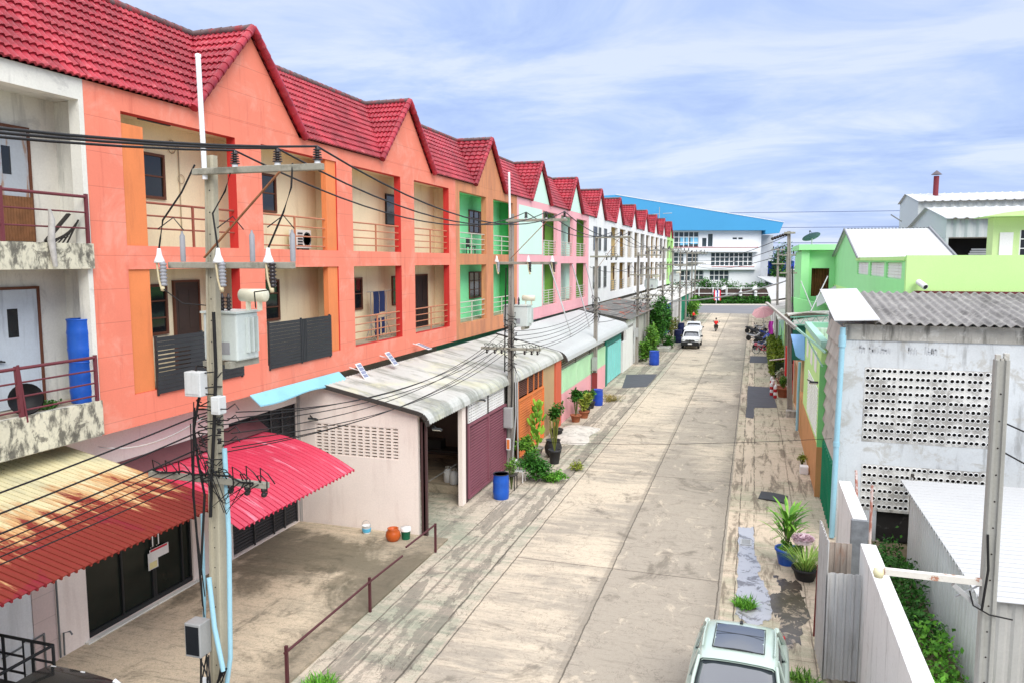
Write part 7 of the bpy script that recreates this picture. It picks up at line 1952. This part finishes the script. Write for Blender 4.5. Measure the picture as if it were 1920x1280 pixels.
for i, (x, y) in enumerate(((-7.75, 84.2), (-8.3, 94))):
    drum('rubbish_bin', ['dark navy bin just left of the white canopied pickup', 'dark navy bin behind the pickup near the shrubs'][i], (x, y, 0), mat('navy_bin', (.012, .018, .07), .5), r=.42, hgt=1.3)
# water trough lid, folded chairs by the second pole
t = thing('folding_chair', 'white metal chair standing behind the blue drum by the second pole', 'chair', (-8.75, 28.7, 0))
MB().box(-8.95, -8.55, 28.5, 28.9, .43, .46).build('seat', M_white, t); MB().box(-8.95, -8.91, 28.5, 28.9, .5, .85).build('backrest', M_white, t)
for x in (-8.93, -8.57):
    for y in (28.52, 28.88): MB().bar((x, y, 0), (x, y, .44), .03).build('leg', M_white, t)
t = thing('plant_stand', 'dark plant stand between the blue drum and the white chair', 'stand', (-8.75, 27.6, 0))
MB().box(-8.95, -8.55, 27.4, 27.8, .55, .6).build('top', M_trim, t)
for x in (-8.92, -8.58):
    for y in (27.43, 27.77): MB().bar((x, y, 0), (x, y, .55), .035).build('leg', M_trim, t)
# plants ------------------------------------------------------------------
M_terra = mat('terracotta', (.34, .12, .06), .8, mott=.15); M_bpot = mat('black_pot', (.03, .03, .032), .6); M_gpot = mat('grey_cement_pot', (.36, .34, .31), .9, mott=.15)
def pot(par, x, y, r, h_, m, z=0):
    b = MB(); b.lathe([(r * .68, 0), (r * .95, h_ * .85), (r * 1.05, h_ * .86), (r * 1.05, h_), (r * .9, h_), (r * .85, h_ * .9), (.0, h_ * .9)], 18, (x, y, z)); return b.build('pot', m, par)
def shrub(label, x, y, rad, zc, m, n, size, potm=None, pr=.25, ph=.3, cat='shrub', group=None, clump=8, aspect=.55):
    t = thing('shrub' if potm is None else 'potted_plant', label, cat if potm is None else 'potted plant', (x, y, 0), group)
    if potm: pot(t, x, y, pr, ph, potm)
    b = MB()
    for i in range(5): a = i * 1.26; b.tube([(x, y, ph * .8 if potm else 0), (x + rad[0] * .4 * math.cos(a), y + rad[1] * .4 * math.sin(a), zc)], .02, 4)
    b.build('stem', mat('green_stem', (.10, .13, .04), .8), t)
    b = MB(); b.leaves((x, y, zc), rad, n, size, 0, 1, aspect, clump, .5); b.build('foliage', m, t)
    return t
shrub('dense dark green bush growing at the street edge past the second pole', -8.15, 29.0, (.85, .75, .62), .62, M_leafd, 2200, .13, clump=14)
shrub('low bright green ground plant spreading beside the dense dark bush', -7.45, 29.2, (.6, .5, .25), .22, M_leafb, 900, .11)
shrub('small yellowish weed clump at the pavement edge beyond the dense bush', -6.95, 31.0, (.3, .35, .2), .18, M_leafy, 320, .10)
shrub('leafy potted plant in a low clay pot before the orange gate', -9.05, 31.0, (.5, .5, .5), .85, M_leafm, 800, .16, M_terra, .3, .4)
shrub('thin potted plant on the dark stand by the second pole', -8.75, 27.6, (.3, .3, .3), .95, M_leafm, 320, .1)
# tall paddle cactus like plants
t = thing('cactus', 'tall bright green paddle cactus clump before the orange gate', 'cactus', (-9.25, 33.0, 0))
pot(t, -9.25, 33.0, .30, .36, M_gpot)
b = MB(); rn = random.Random(9)
for i in range(60):
    z = .35 + 2.0 * (i / 60) ** .9; a = rn.uniform(0, 6.28); r_ = .40 * (1 - (i / 60) * .55)
    p = Vector((-9.25 + r_ * math.cos(a) * rn.random(), 33.0 + r_ * math.sin(a) * rn.random(), z)); d = Vector((math.cos(a) * .5, math.sin(a) * .5, 1)).normalized()
    x_ = d.cross(Vector((rn.gauss(0, 1), rn.gauss(0, 1), .2))).normalized(); y_ = d.cross(x_).normalized(); L = rn.uniform(.24, .4)
    v = []
    for s_ in (-1, 1):
        for k in range(10): an = 2 * math.pi * k / 10; v.append(p + d * (L * .5 + L * .5 * math.sin(an)) + x_ * L * .28 * math.cos(an) + y_ * .025 * s_)
    b.add(v, [tuple(reversed(range(10))), tuple(range(10, 20))] + [(k, (k + 1) % 10, 10 + (k + 1) % 10, 10 + k) for k in range(10)])
b.build('pads', leafmat('cactus_green', '4f8f2a', 'a2cf4a'), t)
shrub('round dark green shrub in a pot at the far side of the paddle cactus', -9.2, 36.6, (.45, .5, .6), 1.3, M_leafd, 900, .14, M_bpot, .3, .45)
t = thing('potted_plant', 'upright twiggy plant in a tall black pot beside the pavement edge', 'potted plant', (-8.1, 31.8, 0)); pot(t, -8.1, 31.8, .28, .62, M_bpot)
b = MB()
for i in range(26): a = rn.uniform(0, 6.28); r_ = rn.uniform(.02, .28); b.tube([(-8.1, 31.8, .5), (-8.1 + r_ * .6 * math.cos(a), 31.8 + r_ * .6 * math.sin(a), 1.1), (-8.1 + r_ * math.cos(a), 31.8 + r_ * math.sin(a), 1.5 + rn.random() * .5)], .014, 4)
b.build('stems', leafmat('olive_stem', '59632a', '8a8f45'), t)
t = thing('water_jar', 'round black cement jar behind the twiggy plant', 'jar', (-8.45, 32.9, 0)); b = MB(); b.lathe([(.2, 0), (.36, .2), (.40, .45), (.32, .68), (.30, .74), (.35, .78), (.30, .78), (.26, .6)], 18, (-8.45, 32.9, 0)); b.build('body', M_bpot, t)
b = MB(); b.grid(lambda u, v: (-9.5 + 1.9 * u + .12 * math.sin(9 * v), 35.4 + 4.0 * v, .0 + .34 * math.sin(math.pi * u) ** .5 * (1 - .5 * u) * math.sin(math.pi * v) ** .4), 20, 20); tag(b.build('cement_mound', mat('spilt_cement', (.55, .52, .47), .95, mott=.15, ms=2, stain2=(.3, .28, .25), s2scale=3)), 'smooth grey mound of spilt cement before the beige wall', 'cement mound')
GP = 'potted plants along the pink wall'
for (x, y, rr, zc, m_, pm, lb) in ((-9.15, 40.6, (.4, .4, .45), 1.35, M_leafd, M_terra, 'dark round topped potted plant nearest along the pink wall'), (-8.95, 41.8, (.5, .5, .55), .95, M_leafy, M_terra, 'yellow green potted plant second along the pink wall'),
                              (-9.1, 43.0, (.45, .5, .5), .9, M_leafm, M_bpot, 'green potted plant third along the pink wall'), (-9.2, 44.7, (.4, .5, .5), .8, M_leafd, M_bpot, 'dark green potted plant just before the third pole drum')):
    shrub(lb, x, y, rr, zc, m_, 700, .15, pm, .3, .4, group=GP)
shrub('dry yellow grass tuft on the pavement beyond the third pole', -8.35, 47.6, (.8, 1.0, .22), .14, leafmat('dry_grass', '77692a', 'b0a050'), 700, .16, aspect=.15)
# roadside growth beyond the white wall
for (x, y, rr, zc, m_, n, sz, lb) in ((-8.9, 67.6, (.7, 1.4, 1.1), 1.0, M_leafm, 1400, .22, 'leafy green shrub at the foot of the thick grey pole'), (-8.9, 71.5, (.8, 1.6, 1.5), 1.5, M_leafm, 1600, .24, 'taller mid green shrub behind the thick grey pole'),
                                     (-8.3, 78.0, (.8, 1.5, .7), .7, M_leafd, 1000, .22, 'low dark shrub spilling over the planter beside the pickup'), (-8.9, 89, (.8, 2.0, 1.3), 1.6, leafmat('reddish_leaf', '5a3a22', '6f8a35'), 900, .28, 'reddish shrub between the dark navy bins'),
                                     (-8.8, 117, (1.0, 2.2, 1.4), 1.6, M_leafm, 1100, .32, 'green shrubs behind the red seated person'), (-9.0, 123, (1.0, 2.5, 1.6), 1.6, M_leafb, 1000, .36, 'bright green shrubs at the far left corner')):
    shrub(lb, x, y, rr, zc, m_, n, sz, clump=12)
tree('conifer', 'tall dark green weeping conifer beyond the white garage wall', (-9.0, 76.5, 0), 5.0, (.95, 1.6, 2.6), 2.6, M_leafd, 3200, .26, cat='tree', clump=20, trunk=.12)
tree('conifer', 'second dark conifer behind the tall weeping one', (-9.1, 81.5, 0), 4.8, (.9, 1.7, 2.4), 2.6, M_leafd, 2400, .28, cat='tree', clump=18, trunk=.12)
b = MB(); b.box(-9.3, -7.8, 75.4, 79.6, 0, .35); tag(b.build('planter_box', M_greyband, None, .03), 'grey cement planter box under the low dark shrub', 'planter')
# right-hand greenery
t = thing('hedge', 'yellow green clipped hedge along the right shop fronts', 'hedge', (2.0, 68, 0)); b = MB()
for i in range(5200):
    y = random.uniform(60.2, 79); top = 1.35 + .22 * math.sin(y * 1.9) + .12 * math.sin(y * 4.7)
    if random.random() < .55: p = Vector((1.55 + .12 * math.sin(y * 3) + random.uniform(-.08, .12), y, random.uniform(.1, top)))
    else: p = Vector((random.uniform(1.5, 2.5), y, top + random.uniform(-.12, .08)))
    b.leaf(p, Vector((random.gauss(-.4, 1), random.gauss(-.4, 1), random.gauss(.4, .8))), random.uniform(.16, .30), .6)
b.build('foliage', leafmat('hedge_yellow_green', '4a661a', '9aa63a'), t)
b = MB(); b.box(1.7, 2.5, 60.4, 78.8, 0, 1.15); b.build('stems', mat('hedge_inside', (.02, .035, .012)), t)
GR = 'potted plants by the right shop fronts'
for (x, y, rr, zc, m_, lb) in ((2.0, 57.9, (.4, .4, .4), .85, leafmat('white_flower_leaf', '6f8a4a', 'e8e0d8'), 'white flowering potted plant at the near end of the clipped hedge'), (1.95, 54.3, (.35, .35, .35), .75, leafmat('pink_flower_leaf', '5f7a3a', 'e0b8b0'), 'pale pink flowering potted plant beside the red panel')):
    shrub(lb, x, y, rr, zc, m_, 500, .12, M_terra, .3, .4, group=GR)
shrub('green leafed plant in a large terracotta pot before the tall right pole', 2.0, 52.2, (.42, .42, .4), 1.05, M_leafm, 700, .12, M_terra, .42, .62, group=GR)
# red and white jars on the kerb
for i, (x, y) in enumerate(((1.35, 55.2), (1.4, 53.9), (1.3, 52.6), (1.5, 51.6))):
    t = thing('painted_post', 'short red and white banded post on the right kerb before the red panel', 'post', (x, y, 0), 'red and white posts on the right kerb')
    b = MB()
    for j in range(4): b.lathe([(.10, .2 * j), (.12, .2 * j + .1), (.10, .2 * j + .199)], 10, (x, y, 0), j % 2)
    b.lathe([(.10, .8), (.0, .92)], 10, (x, y, 0), 1); b.build('body', [mat('post_red', (.5, .02, .03), .6), M_white], t)
b = MB(); b.box(2.0, 2.08, 50.0, 50.9, 1.7, 3.5); tag(b.build('red_banner', mat('banner_red', (.66, .015, .02), .7)), 'tall bright red banner beside the tall right pole', 'banner')
b = MB(); b.bar((1.05, 50.2, 2.62), (2.0, 50.6, 2.72), .09, .05); tag(b.build('white_bracket', M_white), 'short white bracket sticking out beside the red banner', 'bracket')
# pots at the puddle
t = thing('potted_plant', 'long leaved dracaena in a bright blue tub beside the puddle', 'potted plant', (1.15, 23.0, 0)); pot(t, 1.15, 23.0, .33, .48, M_blue)
b = MB()
for i in range(95):
    a = rn.uniform(0, 6.28); z = .75 + .75 * rn.random(); r_ = .22 * rn.random(); el = rn.uniform(.5, 2.2)
    b.blade((1.15 + r_ * math.cos(a), 23.0 + r_ * math.sin(a), z), (math.cos(a), math.sin(a), el), rn.uniform(.45, .8), rn.uniform(.05, .085), rn.uniform(.3, 1.0))
b.build('leaves', leafmat('dracaena_leaf', '2c7a22', '8fc248'), t)
b = MB()
for i in range(7): a = i * .9; b.tube([(1.15, 23, .4), (1.15 + .15 * math.cos(a), 23 + .15 * math.sin(a), 1.3)], .018, 5)
b.build('stem', mat('green_stem', (.1, .13, .04)), t)
shrub('small leafy undergrowth round the rim of the blue tub', 1.2, 22.85, (.42, .38, .25), .55, M_leafb, 620, .09)
t = thing('potted_plant', 'spiky light green grass plant in a black tub right of the blue tub', 'potted plant', (1.6, 22.0, 0)); pot(t, 1.6, 22.0, .36, .34, M_bpot)
b = MB()
for i in range(170): a = rn.uniform(0, 6.28); r_ = .28 * rn.random(); b.blade((1.6 + r_ * math.cos(a), 22.0 + r_ * math.sin(a), .3), (math.cos(a) * .6, math.sin(a) * .6, 1.3), rn.uniform(.4, .95), .022, rn.uniform(.4, 1.2))
b.build('leaves', leafmat('grass_blade', '6aa836', 'c3da78'), t)
t = thing('pink_flower_dome', 'pale pink and white dome of blossom above the black tub', 'flowers', (1.55, 22.6, 0)); b = MB()
b.lathe([(.27, .84), (.28, .90), (.23, .98), (.12, 1.03), (.0, 1.05)], 20, (1.55, 22.6, 0))
for i in range(420):
    a = rn.uniform(0, 6.28); e_ = math.asin(rn.uniform(.15, 1)); p = Vector((1.55 + .27 * math.cos(a) * math.cos(e_), 22.6 + .27 * math.sin(a) * math.cos(e_), .90 + .14 * math.sin(e_))); b.leaf(p, Vector((math.cos(a), math.sin(a), .5)), .07, .9)
b.build('blossom', leafmat('pink_blossom', 'd8a0b4', 'f2e6ea'), t); b = MB(); b.tube([(1.55, 22.6, 0), (1.55, 22.6, .95)], .03); b.build('stem', mat('green_stem', (.1, .13, .04)), t)
for (x, y, r_, m_, n, lb) in ((.02, 19.75, .27, M_leafb, 330, 'small bright green weed clump growing in the puddle gutter'), (1.25, 16.4, .3, M_leafm, 160, 'sparse weed at the foot of the galvanised sheet'), (2.15, 14.6, .25, M_leafb, 160, 'green weed in the gap beside the long white wall'), (-8.35, 13.1, .35, M_leafb, 320, 'grass tuft at the bottom edge beside the handrail')):
    t = thing('weed', lb, 'weed', (x, y, 0)); b = MB()
    for i in range(n): a = rn.uniform(0, 6.28); q_ = r_ * rn.random() ** .6; b.blade((x + q_ * math.cos(a), y + q_ * math.sin(a), 0), (rn.gauss(0, .6), rn.gauss(0, .6), 1), rn.uniform(.12, .34), .025, rn.uniform(.3, 1.1), 0, 3)
    b.build('leaves', m_, t)
b = MB(); b.box(-.17, .17, 24.15, 24.2, .007, .03); b.box(-.17, .17, 24.6, 24.65, .007, .03); b.box(-.17, -.13, 24.2, 24.6, .007, .03); b.box(.13, .17, 24.2, 24.6, .007, .03)
for i in range(5): b.box(-.13, .13, 24.25 + i * .07, 24.275 + i * .07, .007, .025)
tag(b.build('drain_grate', M_galv), 'small rectangular drain grate at the top end of the puddle', 'drain')
# overgrown strip between the wall and the shed
b = MB()
for i in range(5200):
    y = random.uniform(15.5, 24.5); x = 2.75 + 1.6 * random.random() ** .8
    hh = (.25 + .75 * abs(math.sin(y * .9 + x)) * (.4 + .6 * random.random())) * random.random()
    b.leaf(Vector((x, y, hh + .02)), Vector((random.gauss(0, 1), random.gauss(0, 1), random.gauss(.5, .6))), random.uniform(.08, .17), .55, 0 if y > 18.5 else 1)
o = b.build('overgrown_weeds', [M_leafd, M_leafb]); tag(o, 'tangled green weeds between the white wall and the metal shed', 'weeds', kind='stuff')
b = MB()
for i in range(60):
    x, y = random.uniform(3.2, 4.3), random.uniform(14.0, 16.4); s_ = random.uniform(.06, .22); b.obox((x, y, s_ * .3), Vector((1, random.random(), 0)).normalized(), Vector((-random.random(), 1, 0)).normalized(), (0, 0, 1), s_, s_ * .7, s_ * .5, random.randrange(2))
o = b.build('rubble', [mat('rubble_grey', (.42, .40, .36), .95, mott=.2), M_white]); tag(o, 'scattered rubble and litter at the foot of the shed', 'rubble', kind='stuff')
# black rubber mat and small litter
b = MB(); b.grid(lambda u, v: (.38 + .95 * u + .12 * v, 29.2 + .95 * v - .35 * u, .03 + .03 * math.sin(3 * u)), 6, 6, th=.025); tag(b.build('rubber_mat', mat('charcoal_mat', (.065, .068, .075), .8, mott=.15)), 'charcoal rubber mat lying near the orange tan base', 'mat')
hbox('white_box', 'small white box by the wall of the light green house', 2.05, 2.38, 33.2, 33.6, 0, .32, M_white, cat='box')
shrub('small yellow green weed behind the white box', 2.2, 34.6, (.2, .3, .2), .3, M_leafy, 160, .12)
# solar lamps bracketed to the orange facade
for i, (y, z, tl, lb) in enumerate(((23.9, 4.95, 55, 'small tilted solar panel nearest the blue sheet on the orange facade'), (26.2, 5.1, 50, 'small tilted solar panel in the middle of the orange facade'), (29.2, 5.25, 20, 'small solar panel lying almost flat, farthest along the orange facade'))):
    t = thing('solar_panel', lb, 'solar panel', (-13.1, y, z))
    a = R(tl); uz = Vector((math.sin(a), 0, math.cos(a))); ux = Vector((math.cos(a), 0, -math.sin(a)))
    c = Vector((-13.1, y, z)); MB().obox(c, ux, (0, 1, 0), uz, .62, .36, .025).build('frame', M_white, t)
    b = MB()
    for p in range(4): b.obox(c + uz * .016 + ux * (-.21 + .14 * p), ux, (0, 1, 0), uz, .12, .30, .006)
    b.build('cell', mat('solar_cell', (.24, .26, .36), .25), t); b = MB(); b.bar(c - uz * .02, (-13.6, y, z + .1), .03); b.build('bracket', M_white, t)  # cell colour is lightened to carry the reflected sky
